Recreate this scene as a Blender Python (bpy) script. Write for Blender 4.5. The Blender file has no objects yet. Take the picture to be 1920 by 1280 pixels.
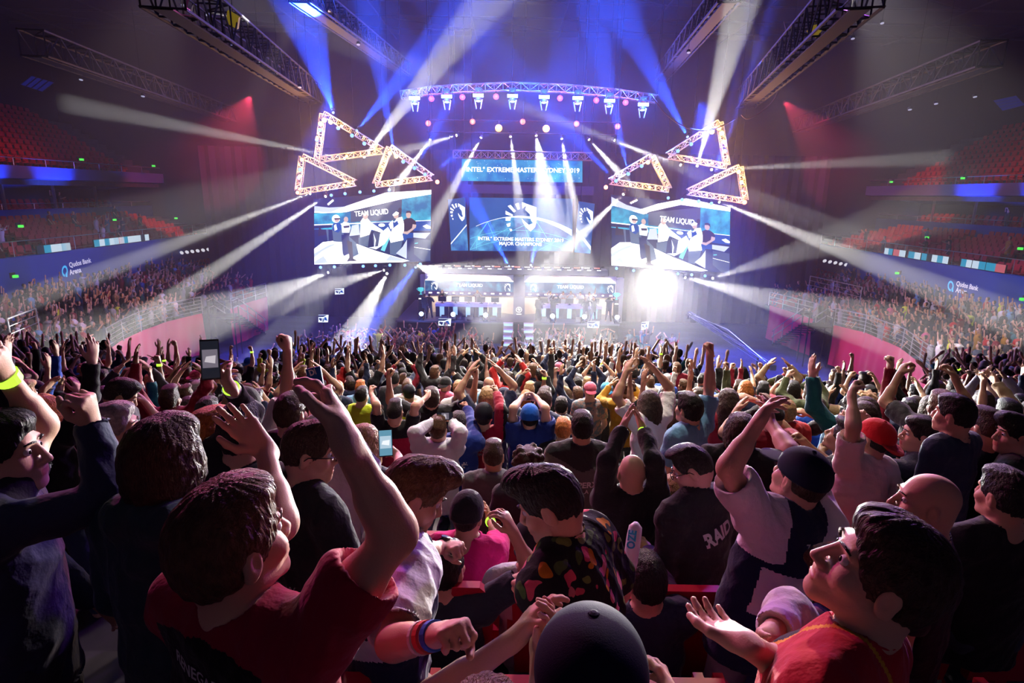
import bpy, bmesh, math, random
import numpy as np
from mathutils import Vector, Matrix
from mathutils.bvhtree import BVHTree
rng = random.Random(7)
SC = bpy.context.scene
COL = SC.collection
R = math.radians
# ---------------------------------------------------------------- camera
FPX = 1100.0                       # focal length in pixels of the 1920 px frame
CAM_Z, PITCH, ROLL = 9.8, math.atan(0.25), R(1.0)
cam_d = bpy.data.cameras.new('camera')
cam_d.sensor_width = 36.0
cam_d.lens = FPX / 1920 * 36
cam_d.clip_start, cam_d.clip_end = 0.05, 300
cam = bpy.data.objects.new('camera', cam_d)
COL.objects.link(cam)
CR = Matrix.Rotation(math.pi / 2 - PITCH, 3, 'X') @ Matrix.Rotation(ROLL, 3, 'Z')
CO = Vector((0, 0, CAM_Z))
cam.matrix_world = Matrix.Translation(CO) @ CR.to_4x4()
SC.camera = cam

def ray(px, py):
    return (CR @ Vector(((px - 960) / FPX, -(py - 640) / FPX, -1))).normalized()
def P(px, py, Y):
    """the world point seen at pixel px,py that stands Y metres ahead of the camera"""
    d = ray(px, py)
    return CO + d * (Y / d.y)
def PZ(px, py, z):
    d = ray(px, py)
    return CO + d * ((z - CO.z) / d.z)
def pix(p):
    q = CR.transposed() @ (Vector(p) - CO)
    return 960 + FPX * q.x / -q.z, 640 - FPX * q.y / -q.z
# ---------------------------------------------------------------- world, exposure
w = bpy.data.worlds.new('dark_arena'); SC.world = w
w.use_nodes = True
w.node_tree.nodes['Background'].inputs[0].default_value = (0.002, 0.0015, 0.005, 1)
w.node_tree.nodes['Background'].inputs[1].default_value = 1.0
SC.view_settings.view_transform = 'Standard'
SC.view_settings.look = 'None'
SC.view_settings.exposure = 0.0
SC.view_settings.gamma = 1.0
SC.view_settings.use_curve_mapping = False
SC.cycles.max_bounces = 3
SC.cycles.diffuse_bounces = 1
SC.cycles.glossy_bounces = 1
SC.cycles.transmission_bounces = 2
SC.cycles.transparent_max_bounces = 6
SC.cycles.volume_bounces = 0
SC.cycles.sample_clamp_direct = 0
SC.cycles.sample_clamp_indirect = 4
SC.cycles.use_denoising = True
SC.cycles.use_light_tree = True
# ---------------------------------------------------------------- lamps of the show rig and added lights
def lamp(kind, loc, target, power, color, angle=10, blend=0.3, size=0.08, sizey=None):
    d = bpy.data.lights.new('rig_or_added_light', kind)
    d.energy = power; d.color = color
    if kind == 'SPOT':
        d.spot_size = R(angle); d.spot_blend = blend; d.shadow_soft_size = size
    elif kind == 'AREA':
        d.shape = 'RECTANGLE'; d.size = size; d.size_y = sizey or size
    else:
        d.shadow_soft_size = size
    o = bpy.data.objects.new('rig_or_added_light', d); COL.objects.link(o)
    o.location = loc
    if target is not None:
        o.rotation_euler = (Vector(target) - Vector(loc)).to_track_quat('-Z', 'Y').to_euler()
    return o
WH, BL, RD, AM, PK = (1, .97, .92), (.03, .12, 1), (1, .05, .12), (1, .45, .08), (1, .2, .45)
BEAMS = []
def beam(p0, p1, power, color=WH, angle=5, blend=.35, head=True):
    a, b = P(*p0), P(*p1)
    lamp('SPOT', a + (b - a).normalized() * .22, b, power, color, angle, blend, .06)
    BEAMS.append((a, b, color, head))
# ---------------------------------------------------------------- helpers
_M = {}
def mat(name, col, rough=.65, metal=0., emit=None, estr=0., noise=None, bump=None, spec=.3, sample=True, sheen=0):
    """principled material; noise=(colour2, scale, lo, hi) mixes a second colour in; bump=(scale, strength)"""
    if name in _M: return _M[name]
    m = bpy.data.materials.new(name); m.use_nodes = True
    nt = m.node_tree; b = nt.nodes['Principled BSDF']
    b.inputs['Base Color'].default_value = (*col, 1)
    b.inputs['Roughness'].default_value = rough
    b.inputs['Metallic'].default_value = metal
    b.inputs['Specular IOR Level'].default_value = spec
    if sheen: b.inputs['Sheen Weight'].default_value = sheen
    if emit is not None:
        b.inputs['Emission Color'].default_value = (*emit, 1)
        b.inputs['Emission Strength'].default_value = estr
        if not sample: m.cycles.emission_sampling = 'NONE'
    if noise or bump:
        tc = nt.nodes.new('ShaderNodeTexCoord')
    if noise:
        n = nt.nodes.new('ShaderNodeTexNoise'); n.inputs['Scale'].default_value = noise[1]; n.inputs['Detail'].default_value = 4
        r = nt.nodes.new('ShaderNodeValToRGB')
        r.color_ramp.elements[0].position, r.color_ramp.elements[1].position = noise[2], noise[3]
        r.color_ramp.elements[0].color, r.color_ramp.elements[1].color = (*(emit or col), 1), (*noise[0], 1)
        nt.links.new(tc.outputs['Object'], n.inputs['Vector']); nt.links.new(n.outputs['Fac'], r.inputs[0])
        nt.links.new(r.outputs[0], b.inputs['Emission Color' if emit is not None else 'Base Color'])
    if bump:
        n2 = nt.nodes.new('ShaderNodeTexNoise'); n2.inputs['Scale'].default_value = bump[0]; n2.inputs['Detail'].default_value = 3
        if len(bump) > 2:
            mp = nt.nodes.new('ShaderNodeMapping'); mp.inputs['Scale'].default_value = bump[2]
            nt.links.new(tc.outputs['Object'], mp.inputs[0]); nt.links.new(mp.outputs[0], n2.inputs['Vector'])
        else: nt.links.new(tc.outputs['Object'], n2.inputs['Vector'])
        bp = nt.nodes.new('ShaderNodeBump'); bp.inputs['Strength'].default_value = bump[1]; bp.inputs['Distance'].default_value = .02
        nt.links.new(n2.outputs['Fac'], bp.inputs['Height']); nt.links.new(bp.outputs[0], b.inputs['Normal'])
    _M[name] = m
    return m
def glow(name, col, s=1., sample=False, noise=None):
    return mat(name, (0, 0, 0), .5, emit=col, estr=s, sample=sample, noise=noise)
def tag(o, label=None, cat=None, group=None, kind=None):
    if label: o['label'] = label
    if cat: o['category'] = cat
    if group: o['group'] = group
    if kind: o['kind'] = kind
    return o
def empty(name, loc=(0, 0, 0), label=None, cat=None, group=None):
    o = bpy.data.objects.new(name, None); COL.objects.link(o); o.location = loc; o.empty_display_size = .1
    return tag(o, label, cat, group)
def copy_tree(o, loc=None, rot=None, **kw):
    c = o.copy(); COL.objects.link(c)
    if loc is not None: c.location = loc
    if rot is not None: c.rotation_euler = rot
    for ch in o.children:
        d = ch.copy(); COL.objects.link(d); d.parent = c; d.matrix_parent_inverse = ch.matrix_parent_inverse
        for g in ch.children:
            e = g.copy(); COL.objects.link(e); e.parent = d; e.matrix_parent_inverse = g.matrix_parent_inverse
    return tag(c, **kw)
class MB:
    """collects shapes in world (or local) coordinates and links them as one mesh object"""
    def __init__(s): s.v, s.f, s.m = [], [], []
    def add(s, v, f, mi=0):
        k = len(s.v); s.v += [tuple(q) for q in v]; s.f += [tuple(k + i for i in q) for q in f]; s.m += [mi] * len(f)
        return s
    def quad(s, a, b, c, d, mi=0): return s.add([a, b, c, d], [(0, 1, 2, 3)], mi)
    def box(s, c, size, rot=None, mi=0):
        c = Vector(c); hx, hy, hz = (q / 2 for q in size); M = rot or Matrix.Identity(3)
        v = [c + M @ Vector((x * hx, y * hy, z * hz)) for z in (-1, 1) for x, y in ((-1, -1), (1, -1), (1, 1), (-1, 1))]
        return s.add(v, [(3, 2, 1, 0), (4, 5, 6, 7), (0, 1, 5, 4), (1, 2, 6, 5), (2, 3, 7, 6), (3, 0, 4, 7)], mi)
    def prism(s, pts, ext, mi=0):
        """polygon points extruded by the vector ext"""
        n = len(pts); e = Vector(ext); pts = [Vector(p) for p in pts]
        return s.add(pts + [p + e for p in pts], [tuple(range(n))[::-1], tuple(range(n, 2 * n))] + [(i, (i + 1) % n, n + (i + 1) % n, n + i) for i in range(n)], mi)
    def tube(s, pts, r, n=6, mi=0, cap=True):
        pts = [Vector(p) for p in pts]; rings = []; prev = None
        for i, p in enumerate(pts):
            t = (pts[min(i + 1, len(pts) - 1)] - pts[max(i - 1, 0)]).normalized()
            a = prev if prev is not None and abs(prev.dot(t)) < .95 else (Vector((0, 0, 1)) if abs(t.z) < .9 else Vector((1, 0, 0)))
            u = (a - t * a.dot(t)).normalized(); prev = u; w_ = t.cross(u)
            rr = r[i] if isinstance(r, (list, tuple)) else r
            rings.append([p + (u * math.cos(k * 2 * math.pi / n) + w_ * math.sin(k * 2 * math.pi / n)) * rr for k in range(n)])
        f = [(j * n + k, j * n + (k + 1) % n, (j + 1) * n + (k + 1) % n, (j + 1) * n + k) for j in range(len(pts) - 1) for k in range(n)]
        if cap: f += [tuple(range(n))[::-1], tuple((len(pts) - 1) * n + k for k in range(n))]
        return s.add([q for g in rings for q in g], f, mi)
    def lathe(s, o, axis, prof, n=16, mi=0):
        """prof: (radius, distance along the axis)"""
        o, t = Vector(o), Vector(axis).normalized()
        a = Vector((0, 0, 1)) if abs(t.z) < .9 else Vector((1, 0, 0))
        u = (a - t * a.dot(t)).normalized(); w_ = t.cross(u)
        v = [o + t * h + (u * math.cos(k * 2 * math.pi / n) + w_ * math.sin(k * 2 * math.pi / n)) * r for r, h in prof for k in range(n)]
        L = len(prof)
        f = [(j * n + k, j * n + (k + 1) % n, (j + 1) * n + (k + 1) % n, (j + 1) * n + k) for j in range(L - 1) for k in range(n)]
        f += [tuple(range(n))[::-1], tuple((L - 1) * n + k for k in range(n))]
        return s.add(v, f, mi)
    def build(s, name, mats, parent=None, smooth=False, origin=None):
        me = bpy.data.meshes.new(name)
        if origin is not None: O = Vector(origin)
        elif parent is None: O = Vector((0, 0, 0))
        else:
            q = parent
            while q is not None and '_o' not in q: q = q.parent
            O = Vector(q['_o']) if q is not None else Vector((0, 0, 0))
        me.from_pydata([tuple(Vector(q) - O) for q in s.v], [], s.f)
        for m in (mats if isinstance(mats, (list, tuple)) else [mats]): me.materials.append(m)
        me.polygons.foreach_set('material_index', s.m)
        if smooth: me.polygons.foreach_set('use_smooth', [True] * len(s.f))
        me.update()
        o = bpy.data.objects.new(name, me); COL.objects.link(o)
        if parent is not None: o.parent = parent
        else: o.location = O
        return o
def thing(name, loc, label, cat, group=None):
    """an Empty at the thing's base; its parts are given in world coordinates and stored relative to it"""
    o = empty(name, loc, label, cat, group); o['_o'] = tuple(loc)
    return o
def struct(name, mb, m, **kw):
    o = mb.build(name, m, origin=(0, 0, 0), **kw); o['kind'] = 'structure'; return o
_TX = {}
def text_shape(body, bold=0.):
    """unit-width lettering: verts (x 0..1, y up from the baseline) and faces"""
    k = (body, bold)
    if k not in _TX:
        c = bpy.data.curves.new('lettering', 'FONT'); c.body = body; c.offset = bold; c.align_x = 'LEFT'; c.resolution_u = 3; c.space_line = .9
        o = bpy.data.objects.new('lettering', c); COL.objects.link(o)
        me = bpy.data.meshes.new_from_object(o.evaluated_get(bpy.context.evaluated_depsgraph_get()))
        v = np.array([q.co[:2] for q in me.vertices]); f = [tuple(p.vertices) for p in me.polygons]
        bpy.data.objects.remove(o); bpy.data.curves.remove(c); bpy.data.meshes.remove(me)
        x0, x1, y0 = v[:, 0].min(), v[:, 0].max(), v[:, 1].min()
        v[:, 0] -= x0; v[:, 1] -= y0; v /= (x1 - x0)
        _TX[k] = (v, f)
    return _TX[k]
class Plane3:
    """a flat screen or wall standing in the hall, given by three of its corners"""
    def __init__(s, tl, tr, bl):
        s.o = Vector(tl); s.x = Vector(tr) - s.o; s.y = Vector(bl) - s.o
        s.n = s.x.cross(s.y).normalized()
        if s.n.dot(CO - s.o) < 0: s.n = -s.n
    def hit(s, px, py, off=0.):
        d = ray(px, py); o = s.o + s.n * off
        return CO + d * ((o - CO).dot(s.n) / d.dot(s.n))
    def poly(s, mb, pts, mi=0, off=0.):
        v = [s.hit(x, y, off) for x, y in pts]
        n = Vector((0, 0, 0))
        for i in range(len(v)): n += v[i].cross(v[(i + 1) % len(v)])
        if n.dot(s.n) < 0: v.reverse()
        return mb.add(v, [tuple(range(len(v)))], mi)
    def text(s, mb, body, pl, pr, mi=0, off=0., bold=.01, tall=1., up=None):
        """lettering whose baseline runs from pixel pl to pixel pr"""
        a, b = s.hit(*pl, off), s.hit(*pr, off); X = b - a
        U = s.n.cross(X.normalized());
        if U.z < 0: U = -U
        v, f = text_shape(body, bold)
        pts = [a + X * q[0] + U * (q[1] * X.length * tall) for q in v]
        return mb.add(pts, f, mi)
# white beams: lamp pixel and depth, where it points, power
beam((682, 295, 36), (915, 0, 22), 718848, WH, 5, .2)
beam((1307, 312, 36), (1392, 0, 22), 718848, WH, 5, .2)
beam((648, 297, 36), (230, 215, 22), 684613, WH, 2.4, .3)
beam((1333, 318, 36), (1690, 300, 22), 532478, WH, 2.2, .3)
beam((583, 362, 36), (240, 490, 25), 684613, WH, 3.5, .2)
beam((612, 367, 36), (275, 590, 25), 798720, WH, 4.5, .2)
beam((1170, 363, 36), (1040, 490, 30), 599040, WH, 6, .2)
beam((1347, 378, 36), (1690, 515, 25), 718848, WH, 5, .2)
beam((858, 253, 38), (700, 300, 34), 150000, WH, 11, .5)
beam((808, 260, 38), (690, 420, 34), 1000000, WH, 8.5, .5)
beam((903, 256, 38), (790, 460, 34), 950000, WH, 9, .5)
beam((957, 254, 38), (985, 470, 34), 650000, WH, 9.5, .5)
beam((1005, 252, 38), (1042, 470, 34), 560000, WH, 24, .5)
beam((1053, 258, 38), (1085, 450, 34), 800000, WH, 11, .5)
beam((1103, 260, 38), (1230, 400, 34), 600000, WH, 9, .5)
beam((1150, 262, 38), (1330, 340, 34), 260000, WH, 8, .5)
beam((1278, 310, 36), (1000, 208, 30), 532478, WH, 3, .2)
beam((617, 510, 36), (380, 600, 28), 126360, WH, 16, .2)
beam((722, 506, 36), (420, 590, 28), 126360, WH, 14, .2)
beam((726, 512, 36), (650, 650, 24), 513462, WH, 7, .2)
beam((783, 498, 36), (840, 520, 30), 187200, WH, 14, .2)
beam((1232, 515, 36), (1215, 640, 22), 120000, WH, 44, .85)
beam((1283, 520, 36), (1560, 590, 26), 280800, WH, 10, .2)
beam((1335, 522, 36), (1560, 450, 26), 110000, WH, 8, .2)
# blue beams
for a, b in (((625, 212, 36), (565, 20, 24)), ((668, 246, 36), (800, 90, 30)), ((740, 290, 36), (720, 180, 33)), ((806, 330, 36), (905, 250, 33)), ((780, 315, 36), (850, 180, 33)),
             ((1290, 258, 36), (1200, 90, 30)), ((1340, 330, 38), (1420, 60, 30)), ((1178, 325, 36), (1150, 200, 33)), ((1150, 335, 36), (1080, 260, 33)),
             ((955, 500, 40), (900, 400, 36)), ((995, 498, 40), (1010, 440, 36)), ((780, 500, 36), (700, 600, 30))):
    beam(a, b, 600000, (.015, .08, 1), 9, .3)
lamp('SPOT', P(470, 180, 34), P(415, 300, 46), 36000, RD, 26)
lamp('SPOT', P(1470, 190, 34), P(1585, 320, 46), 30000, RD, 22)
def haze():
    me = bpy.data.meshes.new('haze'); bm = bmesh.new()
    bmesh.ops.create_cube(bm, size=1)
    for v in bm.verts:
        v.co = Vector((v.co.x * 54, 20 + (v.co.y + .5) * 38, (v.co.z + .5) * 32))
    bm.to_mesh(me); bm.free()
    o = bpy.data.objects.new('stage_haze', me); COL.objects.link(o)
    m = bpy.data.materials.new('haze'); m.use_nodes = True
    nt = m.node_tree; nt.nodes.clear()
    out = nt.nodes.new('ShaderNodeOutputMaterial'); vs = nt.nodes.new('ShaderNodeVolumeScatter')
    vs.inputs['Density'].default_value = .0068; vs.inputs['Anisotropy'].default_value = 0.1
    nt.links.new(vs.outputs[0], out.inputs['Volume'])
    me.materials.append(m)
    o['kind'] = 'stuff'; o['label'] = 'thin stage haze hanging in the arena air'; o['category'] = 'haze'
    return o
haze()
# unseen audience spots added ahead of the crowd, without fixtures
lamp('SPOT', (1, 19.4, 15.8), (1.5, 9, 5), 50000, (1, .9, .78), 44, .9, .4)
lamp('SPOT', (-9, 19, 16), (-4, 2.5, 8), 9500, (1, .12, .5), 56, .9, .4)
lamp('SPOT', (10, 19, 16), (4, 2.5, 8), 12000, (.5, .12, 1), 56, .9, .4)
lamp('SPOT', (7, 19.2, 15.8), (0, 1.8, 8.4), 11500, (1, .74, .64), 28, .9, .4)
lamp('SPOT', (-5, 19.2, 15.8), (.6, 3.5, 7.6), 5000, (1, .72, .6), 24, .9, .4)
lamp('SPOT', (0, 27, 19), (0, 19, 2), 3000, (1, .95, .88), 80, .8, .5)
lamp('SPOT', (10, 19.4, 17), (24, 27, 3), 11000, (1, .92, .9), 50, .5, .4)
lamp('SPOT', (-10, 19.4, 17), (-22, 29, 3), 3600, (1, .75, .8), 45, .6, .4)
# two spots that graze the drapes of the side walls
lamp('SPOT', (-6, 19.6, 16), (-19.9, 28.6, 1.6), 9000, (1, .8, .88), 11, .12, .1)
lamp('SPOT', (6, 19.4, 16), (19.6, 26.8, 1.8), 9000, (1, .8, .85), 14, .12, .1)
lamp('SPOT', (1, 9.5, 22), (.8, 8.2, 5), 15000, (1, .86, .72), 44, 1., .5)  # unseen overhead fill added above the crowd
# blue wash on the empty floor either side of the seats
lamp('SPOT', (10, 34, 15), (12.5, 33.5, 0), 80000, (.02, .07, 1), 46, .5, .2)
lamp('SPOT', (-10, 34, 15), (-13, 32, 0), 40000, (.02, .07, 1), 46, .5, .2)
# ---------------------------------------------------------------- the hall
CONC = mat('dark_concrete', (.05, .05, .055), .8, noise=((.075, .07, .08), 3, .35, .7))
BLACK = mat('black_metal', (.02, .02, .022), .45, .3)
STEEL = mat('galvanised_steel', (.5, .5, .53), .35, .8)
BLUEW = mat('blue_wall_paint', (.015, .06, .34), .6)
SEATR = mat('red_plastic_seat', (.42, .012, .03), .45)
DRAPE = mat('magenta_drape', (.55, .02, .12), .85, sheen=.3)
CEIL = mat('roof_black', (.008, .007, .012), .9)
mb = MB(); mb.quad((-24, 12, 0), (24, 12, 0), (24, 62, 0), (-24, 62, 0)); struct('floor', mb, mat('arena_floor', (.05, .06, .12), .5, noise=((.07, .08, .16), 1.2, .3, .7)))
# terrace under the standing crowd, as steps
_ty = np.array([-3, 1, 1.6, 2.3, 3.4, 4.6, 5.8, 8.8, 11.5, 18.3, 18.31, 60]); _tz = np.array([8.9, 7.6, 7.42, 7.18, 6.83, 6.42, 5.98, 5.2, 4.62, 3.4, 0, 0])
ROWD = .85
def ZT(y):
    k = math.floor((y + 3) / ROWD); return float(np.interp(-3 + (k + .5) * ROWD, _ty, _tz))
mb = MB(); y = -3.0
while y < 18.:
    z0 = ZT(y + .4)
    if z0 > 0: mb.box((0, y + ROWD / 2, z0 / 2), (58, ROWD, z0))
    y += ROWD
struct('floor_terrace', mb, CONC)
def side_line(s):
    """lower side wall, fascia, mid tier ... as plan polylines from near to far"""
    return dict(wall=[(20.2 * s, 22), (19.8 * s, 28), (20.0 * s, 36), (20.6 * s, 46), (20.6 * s, 60)])
for s, nm in ((-1, 'left'), (1, 'right')):
    Y0 = 18.6
    # lower side stand: ten shallow steps from the drape wall up to the blue fascia
    mb = MB()
    for k in range(10):
        x0, x1 = 20.3 + k * .9, 21.2 + k * .9; z = 1.6 + .1 * k
        mb.box((s * (x0 + x1) / 2, (Y0 + 62) / 2, z / 2), (.9, 62 - Y0, z))
    struct('floor_side_stand_' + nm, mb, CONC)
    mb = MB(); mb.box((s * 29.6, 36, 4.2), (.5, 52, 3.0)); struct('wall_fascia_' + nm, mb, BLUEW)
    mb = MB()
    for k in range(9):
        x0 = 29.9 + k * .85; z = 5.3 + .21 * k
        mb.box((s * (x0 + .43), 37, z / 2), (.86, 54, z))
    struct('floor_mid_tier_' + nm, mb, CONC)
    mb = MB(); mb.box((s * 37.7, 37, 7.5), (.3, 54, 1.15)); struct('wall_mid_fascia_' + nm, mb, BLUEW)
    mb = MB(); mb.box((s * 39.5, 37, 7.5), (3.4, 54, .3)); mb.box((s * 42, 37, 10), (.3, 54, 6)); struct('wall_box_level_' + nm, mb, mat('navy_curtain', (.02, .02, .06), .9))
    mb = MB()
    mb.prism([(s * 36, 10, 10.35), (s * 36, 10, 11.25), (s * 36.3, 10, 11.25), (s * 42, 10, 11.0), (s * 42, 10, 9.6)], (0, 54, 0))
    struct('wall_upper_balcony_' + nm, mb, mat('balcony_paint', (.12, .16, .42), .6))
    mb = MB()
    for k in range(11):
        x0 = 36.6 + k * .8; z = 11.1 + .48 * k
        mb.box((s * (x0 + .4), 37, z - .6), (.82, 54, 1.2))
    struct('floor_upper_tier_' + nm, mb, CONC)
    mb = MB(); mb.box((s * 46, 32, 14), (.4, 66, 28)); struct('wall_' + nm, mb, CEIL)
mb = MB(); mb.box((0, 62.5, 14), (94, .5, 28)); struct('wall_far', mb, CEIL)
mb = MB(); mb.box((0, -3, 14), (94, .5, 28)); struct('wall_rear', mb, CEIL)
# roof: a shallow vault with ribs
mb = MB(); N = 24
prof = [(-46 + 92 * i / N, 24.6) for i in range(N + 1)]
for (xa, za), (xb, zb) in zip(prof, prof[1:]):
    mb.quad((xa, -3, za), (xb, -3, zb), (xb, 62, zb), (xa, 62, za))
struct('ceiling', mb, CEIL)
# black backcloth behind the stage
mb = MB()
xs = np.linspace(-24, 24, 121)
for xa, xb in zip(xs, xs[1:]):
    fa, fb = (46.5 + .12 * math.sin(q * 6.3) for q in (xa, xb))
    mb.quad((xa, fa, 0), (xb, fb, 0), (xb, fb, 13), (xa, fa, 13))
tag(mb.build('backcloth', mat('black_wool_serge', (.012, .012, .02), .95), origin=(0, 46.5, 0), smooth=True), 'wide black pleated backcloth hanging behind the whole stage', 'curtain')
# ---------------------------------------------------------------- roof steelwork
ROOFM = mat('roof_steel', (.03, .028, .034), .7, .2)
def lattice(mb, a, b, wdt=.35, bays=8, r=.025, up=None, n=5, tri=False):
    """a box truss from a to b: four chords and zigzag bracing"""
    a, b = Vector(a), Vector(b); t = (b - a).normalized()
    u = Vector(up) if up is not None else (Vector((0, 0, 1)) if abs(t.z) < .8 else Vector((0, 1, 0)))
    u = (u - t * u.dot(t)).normalized(); v = t.cross(u); h = wdt / 2
    cs = [u * h + v * h, u * h - v * h, -u * h - v * h, -u * h + v * h]
    for c in cs: mb.tube([a + c, b + c], r, n)
    for k in range(bays):
        p, q = a.lerp(b, k / bays), a.lerp(b, (k + 1) / bays)
        for i in range(4):
            c, d = cs[i], cs[(i + 1) % 4]
            if k % 2: c, d = d, c
            mb.tube([p + c, q + d], r * .6, 4, cap=False)
        for i in range(4): mb.tube([p + cs[i], p + cs[(i + 1) % 4]], r * .6, 4, cap=False)
for k, (a, b, wd) in enumerate((((300, -30, 17), (585, 175, 40), 1.1), ((1620, -30, 17), (1400, 185, 40), 1.1), ((60, 80, 24), (430, 215, 46), .9), ((1860, 100, 24), (1500, 235, 46), .9),
                    ((560, -20, 24), (760, 130, 44), .8), ((1370, -20, 24), (1240, 140, 44), .8))):
    A, B = P(*a), P(*b); mb = MB(); lattice(mb, A, B, wd, 22, .05)
    t = thing('roof_truss', A, ['long dark roof truss over the near end of the upper stand at left', 'long dark roof truss rising to the top edge over the right screen side', 'dim low roof truss above the left upper stand', 'dim low roof truss above the right upper stand',
              'thin dark roof truss crossing the blue beam at upper left', 'thin dark roof truss beside the tall white beam at upper right'][k], 'roof truss', 'dark trusses under the roof')
    mb.build('steelwork', ROOFM, t)
    m2 = MB(); m2.box(A.lerp(B, .5) + Vector((0, 0, -wd * .5 - .03)), (.5, (B - A).length, .05), rot=(B - A).to_track_quat('Y', 'Z').to_matrix()); m2.build('catwalk', ROOFM, t)
# transverse purlins and braces
mb = MB()
for y in range(6, 62, 4):
    for (xa, za), (xb, zb) in zip(prof[::2], prof[2::2]):
        mb.tube([(xa, y, za - .5), (xb, y, zb - .5)], .09, 5)
for i in range(1, N, 2):
    x, z = prof[i]; mb.tube([(x, 0, z - .6), (x, 61, z - .6)], .07, 5)
    for y in range(6, 58, 8):
        mb.tube([(x, y, z - .55), (prof[min(i + 2, N)][0], y + 4, prof[min(i + 2, N)][1] - .55)], .05, 4)
struct('trim_roof_purlins', mb, ROOFM)
for (px, py, Y, lab) in ((437, 37, 22, 'small yellow square panel hanging under the dark roof at left'), (1529, 55, 24, 'small yellow wedge panel hanging under the dark roof at right')):
    c = P(px, py, Y); t = thing('hanging_panel', c, lab, 'panel')
    mb = MB(); mb.box(c, (.42, .1, .42), rot=Matrix.Rotation(R(30), 3, 'Y') @ Matrix.Rotation(R(30), 3, 'X')); mb.build('board', mat('yellow_board', (.5, .36, .02), .6, emit=(.5, .36, .02), estr=.25), t)
    mb = MB(); mb.tube([c + Vector((0, 0, .2)), (c.x, c.y, 23.6)], .012, 5); mb.build('wire', BLACK, t)
# small work lights along the roof trusses
wl = mat('work_light_glass', (.3, .3, .35), .3, emit=(.6, .65, .9), estr=.5, sample=False)
k = 0
for px, py in ((315, 20), (383, 57), (433, 85), (487, 116), (522, 138), (562, 163), (343, 9), (387, 27), (617, 20), (640, 45), (672, 83), (1654, 43), (1599, 72), (1538, 104), (1478, 136), (1598, 38), (1541, 73), (1329, 30), (1329, 58), (1291, 98), (152, 149), (268, 180), (1828, 181), (1755, 194), (1706, 205)):
    c = P(px, py, 30); t = thing('work_light', c, 'tiny dim work light fixed on the dark roof steelwork', 'lamp', 'work lights on the roof steel')
    m2 = MB(); m2.lathe(c, (0, -.3, -1), [(.05, -.12), (.09, -.1), (.1, 0)], 8); m2.build('housing', BLACK, t)
    m2 = MB(); m2.lathe(c + Vector((0, -.01, -.01)), (0, -.3, -1), [(.085, 0), (.08, .02)], 8); m2.build('lens', wl, t)
    m2 = MB(); m2.tube([c + Vector((0, 0, .1)), (c.x, c.y, 23.6)], .008, 4); m2.build('drop_rod', BLACK, t)
# blue-lit roof windows far out at both sides
for (pts, lab) in ((((38, 158), (58, 142), (102, 155), (80, 172)), 'blue lit louvred roof window high at the far left'), (((1862, 188), (1905, 179), (1922, 197), (1880, 208)), 'blue lit louvred roof window high at the far right')):
    c = P(*pts[0], 40); t = thing('roof_light', c, lab, 'roof light')
    pl = Plane3(P(*pts[0], 40), P(*pts[1], 40.5), P(*pts[3], 39))
    m2 = MB(); pl.poly(m2, pts, 0, -.05); m2.build('frame', BLACK, t)
    m2 = MB()
    for q in range(4):
        f0, f1 = q / 4 + .03, (q + 1) / 4 - .03
        L = lambda a, b, f: (a[0] + (b[0] - a[0]) * f, a[1] + (b[1] - a[1]) * f)
        pl.poly(m2, [L(pts[0], pts[1], .05), L(pts[0], pts[1], .95), L(pts[3], pts[2], .95), L(pts[3], pts[2], .05)] if False else
                [L(pts[0], pts[3], f0), L(pts[1], pts[2], f0), L(pts[1], pts[2], f1), L(pts[0], pts[3], f1)], 0, .02)
    m2.build('pane', glow('blue_roof_pane', (.005, .012, .18), .5), t)
# slack cables under the roof at right
for pts, lab in ((((1470, 40), (1478, 90), (1462, 160), (1445, 195), (1405, 222), (1390, 215)), 'slack brown cable looping down from the roof at right'),
                 (((1222, 180), (1250, 215), (1290, 240), (1335, 243), (1380, 222)), 'black cable sagging across the right corner of the arched truss')):
    q = [P(x, y, 34) for x, y in pts]; f = []
    for i in range(len(q) - 1):
        a, b, c_, d = q[max(i - 1, 0)], q[i], q[i + 1], q[min(i + 2, len(q) - 1)]
        for t_ in np.linspace(0, 1, 5)[:-1]:
            f.append(.5 * ((2 * b) + (c_ - a) * t_ + (2 * a - 5 * b + 4 * c_ - d) * t_ ** 2 + (3 * b - a - 3 * c_ + d) * t_ ** 3))
    f.append(q[-1]); m2 = MB(); m2.tube(f, .035, 6)
    tag(m2.build('cable', mat('cable_rubber', (.1, .06, .05), .6), origin=q[0], smooth=True), lab, 'cable')
# ---------------------------------------------------------------- the hanging show rig
def roof_z(x): return 23.9
ALU = mat('truss_aluminium', (.62, .6, .58), .35, .7)
WIRE = mat('black_wire', (.008, .008, .009), .8, spec=.05)
SEGS = []                                  # bars and edges that lamps can be clamped to
def wire_up(t, p, r=.01):
    m = MB(); m.tube([p, (p[0], p[1], roof_z(p[0]))], r, 4); m.build('suspension_wire', WIRE, t)
def clamp_up(t, p, r=.016):
    """an arm from the lamp to the nearest bar"""
    best = None
    for a, b in SEGS:
        f = max(0, min(1, (p - a).dot(b - a) / (b - a).length_squared)); q = a.lerp(b, f)
        if best is None or (q - p).length < (best - p).length: best = q
    m = MB(); m.tube([p, best], r, 5); m.build('clamp_arm', WIRE, t)
LENS = {}
def lens_mat(c, s):
    k = (c, s)
    if k not in LENS: LENS[k] = glow('lens_%d' % len(LENS), c, s)
    return LENS[k]
def where(px, py):
    h = 'far left' if px < 560 else 'left' if px < 830 else 'centre' if px < 1120 else 'right' if px < 1400 else 'far right'
    return h
_used = {}
ORD = 'first second third fourth fifth sixth seventh eighth ninth tenth eleventh twelfth thirteenth fourteenth fifteenth sixteenth seventeenth eighteenth nineteenth twentieth'.split()
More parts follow.
